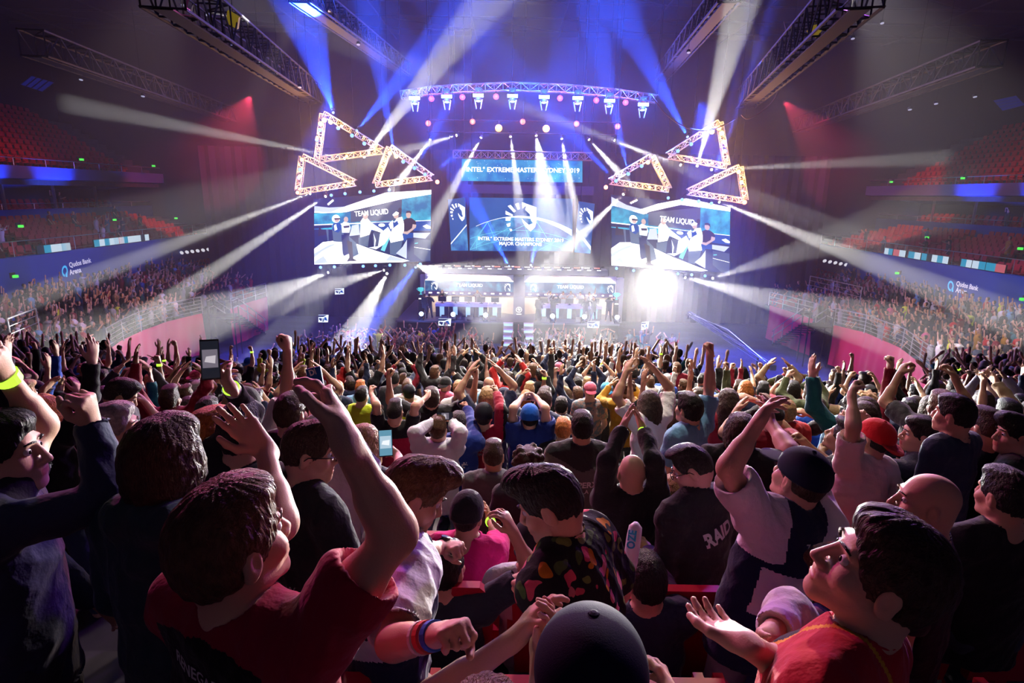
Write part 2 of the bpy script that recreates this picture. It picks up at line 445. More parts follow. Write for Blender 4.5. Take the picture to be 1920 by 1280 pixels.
def moving_head(p, aim, colour, label, group, es=12, sc=1., hang=True):
    """yoke-mounted beam lamp: base, yoke, head and lens; p is the middle of the head"""
    p = Vector(p); d = (Vector(aim) - p).normalized(); up = Vector((0, 0, 1)) if hang else Vector((0, 0, -1))
    top = p + up * .42 * sc
    t = thing('moving_head_lamp', top, label, 'stage lamp', group)
    m = MB(); m.box(top, (.34 * sc, .3 * sc, .14 * sc)); m.lathe(top - up * .07 * sc, -up, [(.1 * sc, 0), (.1 * sc, .05 * sc)], 10); m.build('base', BLACK, t)
    side = d.cross(up); side = side.normalized() if side.length > .1 else Vector((1, 0, 0))
    m = MB(); m.tube([top - up * .1 * sc + side * .0, top - up * .12 * sc + side * .2 * sc, p + side * .2 * sc], .03 * sc, 6); m.tube([top - up * .1 * sc, top - up * .12 * sc - side * .2 * sc, p - side * .2 * sc], .03 * sc, 6)
    m.tube([p + side * .2 * sc, p - side * .2 * sc], .02 * sc, 6); m.build('yoke', BLACK, t)
    m = MB(); m.lathe(p - d * .2 * sc, d, [(.07 * sc, 0), (.13 * sc, .06 * sc), (.13 * sc, .2 * sc), (.16 * sc, .26 * sc), (.16 * sc, .38 * sc)], 12); h = m.build('head', BLACK, t, smooth=True)
    m = MB(); m.lathe(p + d * .165 * sc, d, [(.14 * sc, 0), (.15 * sc, .02 * sc)], 14); l = m.build('lens', lens_mat(colour, es), h); l['label'] = 'glowing lens'
    return t, top
def par(p, aim, colour, label, group, es=15, sc=1., halo=0., warm=None):
    p = Vector(p); d = (Vector(aim) - p).normalized()
    t = thing('par_lamp', p, label, 'stage lamp', group)
    m = MB(); m.lathe(p - d * .24 * sc, d, [(.05 * sc, 0), (.1 * sc, .03 * sc), (.13 * sc, .2 * sc), (.135 * sc, .26 * sc)], 12); h = m.build('housing', BLACK, t, smooth=True)
    m = MB(); m.lathe(p + d * .012 * sc, d, [(.115 * sc, 0), (.12 * sc, .015 * sc)], 12); m.build('lens', lens_mat(colour, es), h)
    m = MB(); u = Vector((0, 0, 1)); m.tube([p - d * .1 * sc, p - d * .1 * sc + u * .24 * sc], .02 * sc, 5); m.build('clamp', BLACK, t)
    if halo: lamp('POINT', p + d * .16 * sc, None, halo, warm or colour, size=.05)
    return t
# triangular lattice frames hung above the side screens
TRI = []
for (tri, lab) in (
    (((606, 212), (595, 300), (720, 283)), 'tallest orange lit lattice triangle above the left side screen'),
    (((567, 292), (559, 360), (668, 343)), 'outermost orange lit lattice triangle beside the far edge of the left screen'),
    (((731, 275), (703, 347), (812, 333)), 'lattice triangle between the left screen and the small upper banner screen'),
    (((1349, 228), (1363, 312), (1250, 292)), 'tallest orange lit lattice triangle above the right side screen'),
    (((1387, 312), (1397, 377), (1288, 360)), 'outermost lattice triangle beside the far edge of the right screen'),
    (((1222, 292), (1255, 356), (1142, 340)), 'lattice triangle between the small upper banner screen and right screen')):
    A, B, C_ = (P(*q, 36) for q in tri)
    t = thing('truss_triangle', A, lab, 'lighting truss', 'triangular lattice frames over the side screens')
    for a, b in ((A, B), (A, C_), (B, C_)):
        m = MB(); lattice(m, a.lerp(b, .02), a.lerp(b, .98), .3, 9, .028, up=(0, 1, 0)); m.build('truss_beam', ALU, t); SEGS.append((a, b))
    wire_up(t, A); wire_up(t, C_)
    TRI.append((A, B, C_))
# arched truss over the stage
arch_px = [(752, 178), (800, 171), (860, 166), (960, 162), (1060, 166), (1150, 174), (1232, 186)]
q = [P(x, y, 37.5) for x, y in arch_px]
t = thing('arched_truss', q[3], 'long arched lattice truss carrying the blue and red lamps over the stage', 'lighting truss')
for a, b in zip(q, q[1:]):
    m = MB(); lattice(m, a, b, .42, 6, .03); SEGS.append((a, b)); m.build('truss_beam', mat('truss_dark', (.2, .2, .24), .4, .6), t)
for a in (q[0], q[3], q[6]): wire_up(t, a, .02)
t = thing('straight_truss', P(960, 292, 37), 'straight lattice truss directly above the small blue banner screen', 'lighting truss')
m = MB(); lattice(m, P(850, 289, 37), P(1110, 294, 37), .42, 20, .028); m.build('truss_beam', mat('truss_dark', (.2, .2, .24), .4, .6), t); wire_up(t, P(850, 289, 37)); wire_up(t, P(1110, 294, 37))
SEGS.append((P(850, 289, 37), P(1110, 294, 37)))
for (a, b) in (((800, 224, 38.4), (1165, 230, 38.4)), ((800, 247, 38.1), (1160, 253, 38.1))):
    A, B = P(*a), P(*b); t = thing('lighting_bar', A, 'thin black lamp bar, %s of the two hung below the arched truss' % ('upper' if a[1] < 240 else 'lower'), 'lamp bar', 'lamp bars below the arch')
    m = MB(); m.tube([A, B], .035, 6); m.build('pipe', WIRE, t); SEGS.append((A, B))
    for f in (0.02, .5, .98): wire_up(t, A.lerp(B, f))
# edges of the side screens, where the lamps around them are clamped
SEGS += [(P(589, 371, 38.5), P(808, 354, 36.5)), (P(589, 498, 38.5), P(808, 492, 36.5)), (P(1146, 363, 36.5), P(1369, 387, 38.5)), (P(1145, 500, 36.5), P(1369, 514, 38.5))]
CAMP = CO + Vector((0, 0, -2))
for k, (x, y) in enumerate(((778, 188), (838, 185), (897, 183), (961, 184), (1020, 186), (1083, 188), (1142, 193), (1205, 200))):
    p = P(x, y, 37.2)
    t, top = moving_head(p, p + Vector((0, -.25, -1)), (.35, .5, 1), 'blue wash lamp, %s from the left along the arched truss' % ORD[k], 'blue wash lamps on the arched truss', 3, 1.1)
    m = MB(); w_ = .32; m.box(p + Vector((0, -.16, .1)), (.62, .12, .18)); pn = m.build('led_panel', lens_mat((.3, .5, 1), 6), t)
    clamp_up(t, top)
    lamp('POINT', p + Vector((0, -.45, .05)), None, 1900, (.03, .12, 1), size=.08)
    m = MB(); m.tube([p + Vector((-.22, 0, -.1)), p + Vector((-.12, 0, -.62))], .035, 5); m.tube([p + Vector((.22, 0, -.1)), p + Vector((.12, 0, -.62))], .035, 5); m.build('bracket', STEEL, t)
for k, (x, y, c) in enumerate(((809, 185, RD), (867, 182, RD), (930, 181, RD), (1050, 184, RD), (1118, 188, RD), (1173, 192, RD))):
    p = P(x, y, 37.3); t = par(p, CAMP, (1, .05, .06), 'red lamp, %s from the left between the blue arch lamps' % ORD[k], 'red lamps on the arched truss', 3.5, 1.35, 200, RD); clamp_up(t, p + Vector((0, .05, .2)))
for k, (x, y, c) in enumerate(((803, 231, RD), (886, 228, RD), (980, 228, RD), (1081, 232, RD), (1158, 237, RD))):
    p = P(x, y, 38.2); t = par(p, CAMP, (1, .1, .06), 'red lamp, %s from the left in the lower row under the arch' % ORD[k], 'red lamps below the arch', 3.5, 1.35, 200, (1, .1, .06)); clamp_up(t, p + Vector((0, .05, .2)))
for k, (x, y) in enumerate(((935, 240), (1024, 241))):
    p = P(x, y, 38.2); t = par(p, CAMP, (1, .4, .06), 'wide amber lamp under the arch, %s of the pair' % ('left' if k == 0 else 'right'), 'amber lamps below the arch', 5, 1.8, 200, AM); clamp_up(t, p + Vector((0, .05, .2)))
# warm pars on the lattice triangles, mid-beam ones added to gild the trusses
for k, (x, y, sc_, c) in enumerate(((608, 225, .9, AM), (601, 232, .9, AM), (620, 229, .8, AM), (566, 299, .7, AM), (558, 361, .7, (1, .25, .08)), (731, 287, .8, AM), (743, 293, .8, AM), (820, 341, .8, (1, .25, .1)),
                                 (1348, 240, .9, AM), (1353, 250, .9, AM), (1335, 247, .9, AM), (1357, 265, .7, AM), (1385, 322, .8, AM), (1396, 379, .9, (1, .1, .06)), (1215, 304, .8, AM), (1136, 351, .8, (1, .25, .1)), (1391, 340, .6, AM), (595, 258, .6, AM), (562, 330, .6, AM), (650, 293, .55, AM), (692, 287, .55, AM), (610, 353, .5, AM), (645, 347, .5, AM), (742, 345, .55, AM), (778, 339, .55, AM), (717, 312, .5, AM), (640, 236, .5, AM), (1298, 299, .55, AM), (1335, 306, .55, AM), (1356, 285, .5, AM), (1325, 365, .5, AM), (1360, 371, .5, AM), (1392, 358, .5, AM), (1182, 347, .55, AM), (1218, 351, .55, AM), (1240, 325, .5, AM), (1320, 256, .5, AM))):
    p = P(x, y, 35.75)
    t = par(p, CAMP, (1, .5, .12) if c is AM else (1, .2, .08), 'warm orange lamp burning on the lattice triangles' if c is AM else 'red lamp at the tips of the lattice triangles', 'warm lamps on the lattice triangles' if c is AM else 'red lamps at the triangle tips', 6, sc_ * 1.25, 320 * sc_, c); clamp_up(t, p)
# small blue-white lamps along the triangles and round the side screens
bl = ((634, 240), (660, 254), (683, 269), (600, 244), (594, 262), (756, 303), (777, 315), (797, 327), (563, 318), (560, 333), (1296, 270), (1271, 283), (1203, 311), (1178, 326), (1155, 339), (1357, 266), (1360, 283), (1390, 342),
      (621, 366), (647, 363), (675, 360), (701, 358), (730, 356), (601, 501), (627, 500), (681, 499), (704, 498), (731, 497), (759, 497), (788, 495),
      (1253, 371), (1279, 374), (1310, 377), (1334, 381), (1188, 507), (1216, 508), (1244, 511), (1271, 513), (1297, 515), (1322, 517), (1156, 503))
for k, (x, y) in enumerate(bl):
    p = P(x, y, 35.7)
    t = par(p, CAMP, (.12, .32, 1), 'small blue white round lamp hung %s' % ('on the lattice triangles' if k < 18 else 'along the edges of the side screens'), 'blue lamps on the lattice triangles' if k < 18 else 'blue lamps along the side screens', 2.4, .9 if k < 18 else .75, 26 if k < 18 else 40, (.1, .25, 1))
    clamp_up(t, p + Vector((0, .08, .14)))
# the beam lamps themselves
for k, (a, b, c, hd) in enumerate(BEAMS):
    x, y = pix(a)
    t, top = moving_head(a, b, (1, .98, .95) if c is WH else (.25, .45, 1), '%s beam lamp hung %s, throwing its ray %s' % ('white' if c is WH else 'blue', 'over the stage' if y < 280 and 800 < x < 1160 else 'on the left rig' if x < 900 else 'on the right rig', 'upwards' if b.z > a.z + 1 else 'down and outwards' if abs(b.x) > abs(a.x) + 1 else 'downwards'), 'beam lamps of the show rig', 8 if c is WH else 3, .5)
    clamp_up(t, top)
# ---------------------------------------------------------------- LED screens
G = dict(white=glow('screen_white', (1, 1, 1), 1.8, True), cream=glow('screen_pale', (.8, .88, 1), 1.4, True), teal=glow('screen_teal', (0, .22, .55), .9, True, noise=((.08, .85, 1.1), 1.3, .4, .72)),
         navy=glow('screen_navy', (.002, .02, .12), 1), grey=glow('screen_slate', (.09, .13, .26), .9), shirt=glow('screen_black', (.03, .02, .06), 1), skin=glow('screen_skin', (.85, .6, .55), .95),
         blue=glow('screen_blue', (.0, .1, .5), .9), chair=glow('screen_chair', (.12, .2, .35), .9), deep=glow('screen_deep', (.0, .02, .16), .9), arc=glow('screen_arc', (.2, .85, 1), 1.1), pale=glow('screen_haze', (.6, .68, .9), 1.3), hair=glow('screen_hair', (.05, .04, .1), 1))
GL = list(G.values()); GI = {k: i for i, k in enumerate(G)}
def screen(name, corners, Ys, label, depth=.12, group=None):
    tl, tr, br, bl_ = corners
    pl = Plane3(P(*tl, Ys[0]), P(*tr, Ys[1]), P(*bl_, Ys[0]))
    t = thing(name, pl.hit((tl[0] + br[0]) / 2, br[1]), label, 'screen', group)
    m = MB(); v = [pl.hit(*c_, -.02) for c_ in corners]
    n = (v[1] - v[0]).cross(v[3] - v[0]); 
    m.prism(v if n.dot(pl.n) < 0 else v[::-1], -pl.n * depth); m.build('cabinet', BLACK, t)
    return t, pl
def cameo(t, pl, off, sc_, S):
    """the live picture of the players' booth on a big screen; S maps drawing units to pixels"""
    m = MB(); k = [0]
    def d(col, *pts):
        k[0] += 1; pl.poly(m, [S(*q) for q in pts], GI[col], k[0] * .004)
    d('navy', *off['quad'])
    d('pale', *off['roof_l']); d('white', *off['roof']); d('teal', *off['wall']); d('grey', *off['head']); d('white', *off['line'])
    for (col, pts) in off['shapes']: d(col, *pts)
    k[0] += 1
    pl.text(m, 'TEAM LIQUID', S(*off['text'][0]), S(*off['text'][1]), GI['white'], k[0] * .004, .02, 1.15)
    o = m.build('picture', GL, t); o['label'] = 'live picture of the winning players'
def ell(cx, cy, rx, ry, n=12, a0=0): return [(cx + rx * math.cos(a0 + i * 2 * math.pi / n), cy + ry * math.sin(a0 + i * 2 * math.pi / n)) for i in range(n)]
people = [  # drawn in the 8x zoom of the left screen
    ('shirt', [(140, 640), (150, 600), (180, 640), (240, 640), (260, 720), (130, 740)]), ('chair', [(250, 640), (285, 640), (290, 840), (330, 850), (250, 868), (245, 850), (278, 840)]),
    ('white', [(72, 930), (200, 830), (440, 800), (720, 860), (1000, 960), (1500, 1110), (1400, 1130), (75, 1165)]), ('pale', [(72, 1000), (300, 870), (420, 850), (200, 960), (75, 1060)]),
    ('pale', [(80, 1120), (210, 1040), (290, 1140), (80, 1160)]), ('pale', [(1140, 1110), (1210, 1030), (1500, 1115)]),
    ('chair', [(340, 620), (470, 600), (520, 720), (500, 830), (360, 820)]), ('blue', [(350, 560), (400, 530), (470, 550), (480, 640), (430, 690), (345, 650)]), ('white', [(370, 580), (400, 560), (420, 640), (380, 660)]),
    ('white', ell(400, 480, 62, 62)), ('skin', ell(412, 500, 36, 34)), ('hair', [(370, 470), (460, 468), (470, 490), (380, 495)]),
    ('deep', [(480, 720), (640, 720), (640, 980), (520, 1040), (500, 1000)]), ('chair', [(590, 740), (700, 840), (740, 1010), (640, 1060), (620, 900)]), ('cream', [(480, 560), (520, 520), (590, 540), (620, 610), (600, 690), (490, 690)]), ('skin', ell(550, 490, 34, 42)), ('hair', [(510, 590), (600, 580), (600, 610), (520, 620)]), ('shirt', [(560, 800), (640, 830), (660, 1080), (720, 1110), (560, 1120), (600, 1060)]),
    ('pale', [(640, 580), (740, 560), (760, 720), (600, 740)]), ('white', [(770, 520), (800, 470), (870, 470), (930, 540), (1100, 650), (1110, 700), (930, 640), (900, 720), (760, 760)]), ('skin', ell(840, 440, 40, 50)), ('chair', [(740, 770), (900, 730), (880, 900), (740, 870)]), ('grey', [(970, 670), (1090, 700), (1040, 870), (970, 900), (950, 780)]), ('cream', [(960, 690), (1000, 800), (985, 900), (970, 900), (975, 800)]),
    ('arc', [(1140, 790), (1210, 760), (1130, 970), (1070, 950)]), ('cream', [(1060, 700), (1180, 600), (1240, 700), (1130, 860), (1000, 940), (890, 910), (1030, 890)]),
    ('chair', [(1205, 830), (1400, 800), (1380, 900), (1300, 1030), (1210, 1010)]), ('white', [(1200, 780), (1260, 560), (1310, 470), (1390, 450), (1425, 560), (1410, 800), (1220, 840)]), ('blue', [(1240, 560), (1320, 510), (1340, 560), (1260, 620)]), ('white', [(1190, 560), (1250, 500), (1260, 600), (1220, 640)]), ('hair', [(1335, 330), (1360, 312), (1388, 330), (1380, 400), (1350, 420), (1330, 410)]), ('skin', ell(1300, 430, 40, 50)), ('white', [(1245, 420), (1300, 370), (1345, 390), (1330, 420), (1260, 440)]),
    ('pale', [(1300, 1000), (1400, 900), (1470, 780), (1460, 1080)]), ('deep', [(1465, 770), (1570, 780), (1570, 1020), (1830, 1130), (1600, 1110), (1460, 1080)]), ('grey', [(1570, 780), (1815, 800), (1815, 1110), (1690, 1110), (1570, 1010)]), ('pale', [(1560, 690), (1815, 690), (1740, 780), (1560, 760)]), ('white', [(1570, 900), (1815, 940), (1815, 948), (1570, 908)]),
    ('blue', [(1395, 700), (1560, 680), (1550, 770), (1470, 770), (1420, 830)]), ('shirt', [(1410, 500), (1460, 470), (1530, 468), (1590, 510), (1605, 560), (1560, 570), (1560, 690), (1420, 690), (1420, 560)]), ('skin', [(1550, 560), (1605, 570), (1600, 610), (1470, 715), (1405, 700), (1410, 670), (1470, 670), (1540, 620)]), ('skin', ell(1487, 420, 38, 52)), ('hair', [(1450, 395), (1455, 365), (1500, 355), (1530, 370), (1535, 420), (1520, 400), (1500, 388)]),
    ('white', ell(1085, 575, 50, 26)), ('white', [(1700, 590), (1760, 565), (1820, 600), (1820, 630), (1760, 630)]), ('arc', [(1580, 845), (1630, 835), (1630, 850), (1580, 858)]),
]
Lq = dict(quad=[(72, 185), (1830, 48), (1818, 1120), (80, 1168)], roof_l=[(75, 288), (300, 312), (500, 300), (620, 290), (600, 370), (320, 400), (75, 385)], roof=[(560, 285), (1140, 88), (1830, 46), (1830, 112), (1390, 185), (640, 360), (560, 380), (320, 402), (75, 390), (75, 372), (320, 384)],
     wall=[(72, 400), (560, 385), (1390, 190), (1828, 112), (1820, 640), (72, 640)], head=[(620, 372), (1390, 190), (1380, 500), (620, 530)], line=[(72, 565), (1820, 500), (1820, 520), (72, 580)], shapes=[('blue', [(900, 540), (1820, 510), (1820, 660), (900, 660)]), ('navy', [(72, 580), (340, 570), (340, 610), (72, 630)])] + people, text=[(685, 462), (1190, 422)])
SL = lambda x, y: (580 + x / 8, 350 + y / 8)
t, pl = screen('led_screen', ((589, 373), (808, 356), (807, 490), (590, 496)), (38.6, 36.6), 'big side screen at left of the stage showing players shaking hands')
cameo(t, pl, Lq, 1, SL)
for px in (592, 806): wire_up(t, pl.hit(px, 376 if px < 700 else 360, -.05), .02)
def SR(x, y):
    # the same picture, in the frame of the right-hand screen
    X = 45 + (x - 72) / (1830 - 72) * (1728 - 45); u = (X - 45) / 1683
    f = (y - (185 + (48 - 185) * (x - 72) / 1758)) / ((1168 + (1120 - 1168) * (x - 72) / 1758) - (185 + (48 - 185) * (x - 72) / 1758))
    t0 = 110 + (295 - 110) * u; t1 = 1112 + (1222 - 1112) * u
    if y < 320: 
        pass
    return 1140 + X / 7.53, 350 + (t0 + f * (t1 - t0)) / 7.53
t, pl = screen('led_screen', ((1146, 365), (1369, 389), (1368, 512), (1145, 498)), (36.6, 38.6), 'big side screen at right of the stage showing players shaking hands')
Rq = dict(Lq); Rq['roof'] = [(480, 330), (760, 190), (1180, 30), (1830, 46), (1830, 112), (1100, 145), (640, 330), (560, 380), (320, 402), (75, 330), (75, 310), (320, 384)]
Rq['roof_l'] = [(75, 215), (300, 290), (500, 310), (620, 290), (600, 370), (320, 400), (75, 320)]; Rq['head'] = [(620, 345), (1390, 130), (1380, 500), (620, 530)]; Rq['wall'] = [(72, 330), (560, 385), (1390, 130), (1828, 112), (1820, 640), (72, 640)]
Rq['text'] = [(780, 462), (1290, 440)]
cameo(t, pl, Rq, 1, SR)
for px in (1150, 1366): wire_up(t, pl.hit(px, 369 if px < 1200 else 391, -.05), .02)
# little lamps bars in front of the roofs of both pictures
for (pts, lab) in (((614, 384, 627, 373), 'small tilted bar of lit pixels at upper left of the left screen'), ((1180, 381, 1196, 373), 'small tilted bar of lit pixels at upper left of the right screen')):
    a, b = P(pts[0], pts[1], 35.9), P(pts[2], pts[3], 35.9); t = thing('pixel_bar', a, lab, 'stage lamp')
    m = MB(); m.tube([a, b], .07, 6); m.build('housing', BLACK, t); m = MB()
    for f in (.2, .4, .6, .8): m.lathe(a.lerp(b, f) + Vector((0, -.06, -.02)), (0, -1, -.2), [(.06, 0), (.06, .03)], 8)
    m.build('lens', lens_mat((.8, .9, 1), 4), t); clamp_up(t, a.lerp(b, .5))
# middle screens
Z1 = lambda x, y: (830 + x / 6.4, 280 + y / 6.4)
SKY = mat('screen_space_blue', (0, 0, 0), .5, emit=(.0, .09, .38), estr=.9, noise=((.01, .16, .52), .5, .3, .8))
NEB = mat('screen_nebula', (0, 0, 0), .5, emit=(.0, .2, .62), estr=1., noise=((.1, .68, .95), .8, .42, .75))
EARTH = mat('screen_earth', (0, 0, 0), .5, emit=(.0, .1, .42), estr=1., noise=((.15, .6, .95), .9, .42, .7))
GL2 = [SKY, NEB, EARTH, G['white'], G['arc'], G['cream']]
def limb(x): return 800 + ((x - 930) / 60.) ** 2 * 1.55       # the earth's curved edge in the zoom drawing
def earth_poly(x0, x1, ybot):
    xs_ = np.linspace(x0, x1, 22); return [(x, limb(x)) for x in xs_] + [(x1, ybot), (x0, ybot)]
LOGO = [[(755, 735), (845, 785), (835, 800), (755, 780)], [(780, 680), (815, 665), (880, 740), (855, 757)], [(870, 655), (910, 640), (925, 715), (900, 725)], [(755, 815), (820, 815), (810, 855), (755, 855)], [(765, 895), (815, 880), (810, 920), (780, 930)], [(800, 950), (830, 955), (835, 975), (815, 985)],
        [(950, 632), (1125, 695), (1125, 870), (1110, 930), (1055, 985), (1000, 935), (960, 870), (950, 830), (985, 865), (1035, 905), (1085, 885), (1060, 850), (1045, 775), (990, 725), (1003, 675), (955, 710)]]
def logo(pl, m, S, mi, off):
    for i, q in enumerate(LOGO): pl.poly(m, [S(*p) for p in q], mi, off)
def arcs(pl, m, x0, x1, off):
    def line(a, b, w0=5, mi=4):
        (xa, ya), (xb, yb) = a, b; L = math.hypot(xb - xa, yb - ya); nx, ny = -(yb - ya) / L * w0 / 2, (xb - xa) / L * w0 / 2
        if x0 <= min(xa, xb) and max(xa, xb) <= x1: pl.poly(m, [Z1(xa + nx, ya + ny), Z1(xb + nx, yb + ny), Z1(xb - nx, yb - ny), Z1(xa - nx, ya - ny)], mi, off)
    for a, b in (((540, 870), (330, 1200)), ((540, 870), (620, 1060)), ((540, 870), (415, 1040)), ((415, 1040), (405, 1200)), ((980, 910), (1050, 1090)), ((980, 910), (800, 990)), ((800, 990), (680, 1205)), ((1130, 870), (1250, 1060)), ((1150, 1210), (1400, 1080)), ((400, 1150), (800, 940)), ((150, 1060), (290, 1000)), ((180, 1140), (290, 1090))):
        line(a, b, 4)
    for sc_, dy in ((1., 150), (1.25, 260)):
        p = None
        for x in np.linspace(330, 1550, 24):
            y = 820 + dy + ((x - 900) / 60.) ** 2 * 1.1 * sc_
            if p and y < 1200: line(p, (x, y), 4)
            p = (x, y)
t, pl = screen('led_screen', ((880, 370), (1077, 372), (1075, 473), (880, 470)), (40.5, 40.5), 'central blue screen showing the earth, horse logo and champions caption')
m = MB(); pl.poly(m, [Z1(*q) for q in ((322, 577), (1560, 590), (1556, 1222), (322, 1218))], 0, .004); pl.poly(m, [Z1(*q) for q in earth_poly(323, 1555, 1216)], 2, .008)
xs_ = np.linspace(400, 1550, 24); pl.poly(m, [Z1(x, limb(x) - 3) for x in xs_] + [Z1(x, limb(x) + 4 + 26 * min(1, max(0, (x - 700) / 400)) + max(0, x - 1200) * .12) for x in xs_[::-1]], 5, .012)
arcs(pl, m, 323, 1555, .016); logo(pl, m, Z1, 3, .02)
pl.text(m, 'INTEL\u00b0 EXTREME MASTERS SYDNEY 2019', Z1(425, 1088), Z1(1452, 1112), 3, .024, .018); pl.text(m, 'MAJOR CHAMPIONS', Z1(678, 1160), Z1(1188, 1172), 3, .024, .018)
m.build('picture', GL2, t)['label'] = 'blue picture of the earth with a white logo'
wire_up(t, pl.hit(884, 372, -.05), .02); wire_up(t, pl.hit(1072, 374, -.05), .02)
def tr_logo(cx, cy, s, sh=0): return lambda x, y: (cx + (x - 940) * s * .8, cy + (y - 808) * s + (x - 940) * sh * s)
for cs, ys, lab, lo in ((((840, 374), (872, 370), (878, 470), (846, 470)), (39.4, 40.4), 'narrow wing screen at the left edge of the central screen', (858, 397, .092, .12)),
                        (((1085, 377), (1115, 382), (1107, 476), (1077, 473)), (40.4, 39.4), 'narrow wing screen at the right edge of the central screen', (1099, 404, .085, .14))):
    t, pl = screen('led_screen', cs, ys, lab)
    m = MB(); pl.poly(m, cs, 0, .004); L = lambda a, b, f: (a[0] + (b[0] - a[0]) * f, a[1] + (b[1] - a[1]) * f)
    lf = cs[0][0] < 900
    pl.poly(m, [L(cs[0], cs[3], .85 if lf else .52), L(cs[1], cs[2], .5 if lf else .85), L(cs[1], cs[2], .99), L(cs[0], cs[3], .99)], 2, .008)
    pl.poly(m, [L(cs[0], cs[3], .85 if lf else .52), L(cs[1], cs[2], .5 if lf else .85), L(cs[1], cs[2], .53 if lf else .93), L(cs[0], cs[3], .88 if lf else .6)], 5, .012)
    logo(pl, m, tr_logo(*lo), 3, .016)
    m.build('picture', GL2, t); wire_up(t, pl.hit(cs[0][0] + 4, cs[0][1] + 2, -.05), .02)
t, pl = screen('led_banner', ((866, 298), (1092, 302), (1092, 342), (865, 339)), (37.3, 37.3), 'long starry blue banner screen high above the central screen')
m = MB(); pl.poly(m, ((866, 298), (1092, 302), (1092, 342), (865, 339)), 1, .004)
for k in range(90):
    x, y = rng.uniform(868, 1090), rng.uniform(301, 339); s = rng.uniform(.25, .6); pl.poly(m, [(x - s, y), (x, y - s), (x + s, y), (x, y + s)], 3, .008)
pl.text(m, 'INTEL\u00b0 EXTREME MASTERS SYDNEY 2019', Z1(287, 268), Z1(1640, 284), 3, .012, .02); m.build('picture', GL2, t)
wire_up(t, pl.hit(870, 300, -.05), .02); wire_up(t, pl.hit(1088, 304, -.05), .02)
# dark header box behind the screens
for a, b, lab in (((845, 345), (1112, 366), 'black header box between the banner and the central screen'),):
    t = thing('header_box', P(960, 366, 41.2), lab, 'stage frame'); m = MB(); p, q = P(*a, 41.2), P(*b, 41.2); m.box((p + q) / 2, (q.x - p.x, .5, p.z - q.z)); m.build('panel', mat('header_black', (.03, .025, .05), .6), t); wire_up(t, (p.x + .3, p.y, p.z - .05), .02); wire_up(t, (q.x - .3, p.y, p.z - .05), .02)
# ---------------------------------------------------------------- the stage and the two team booths
ZS = 1.52
SY = 38.4
def SP(px, py, Y): return P(px, py, Y)
t = thing('stage', (0, SY, 0), 'black fronted stage platform under both team booths', 'stage')
x0, x1 = P(742, 598, SY).x, P(1162, 604, SY).x
m = MB(); m.box(((x0 + x1) / 2, SY + 4, ZS - .06), (x1 - x0, 8, .12)); m.build('deck', mat('stage_deck', (.1, .095, .1), .4), t)
m = MB(); m.box(((x0 + x1) / 2, SY + 4.05, (ZS - .12) / 2), (x1 - x0 - .1, 7.8, ZS - .12)); m.build('skirt', mat('stage_skirt', (.012, .012, .02), .8), t)
BEIGE = mat('booth_beige', (.72, .62, .52), .6); CANO = mat('booth_canopy', (.8, .76, .72), .5); GREYP = mat('booth_pillar', (.32, .3, .32), .6)
HEADM = mat('header_screen', (0, 0, 0), .5, emit=(.01, .07, .24), estr=.9, noise=((.1, .45, .75), 1.6, .48, .8)); SPON = glow('sponsor_strip', (.035, .02, .16), 1.)
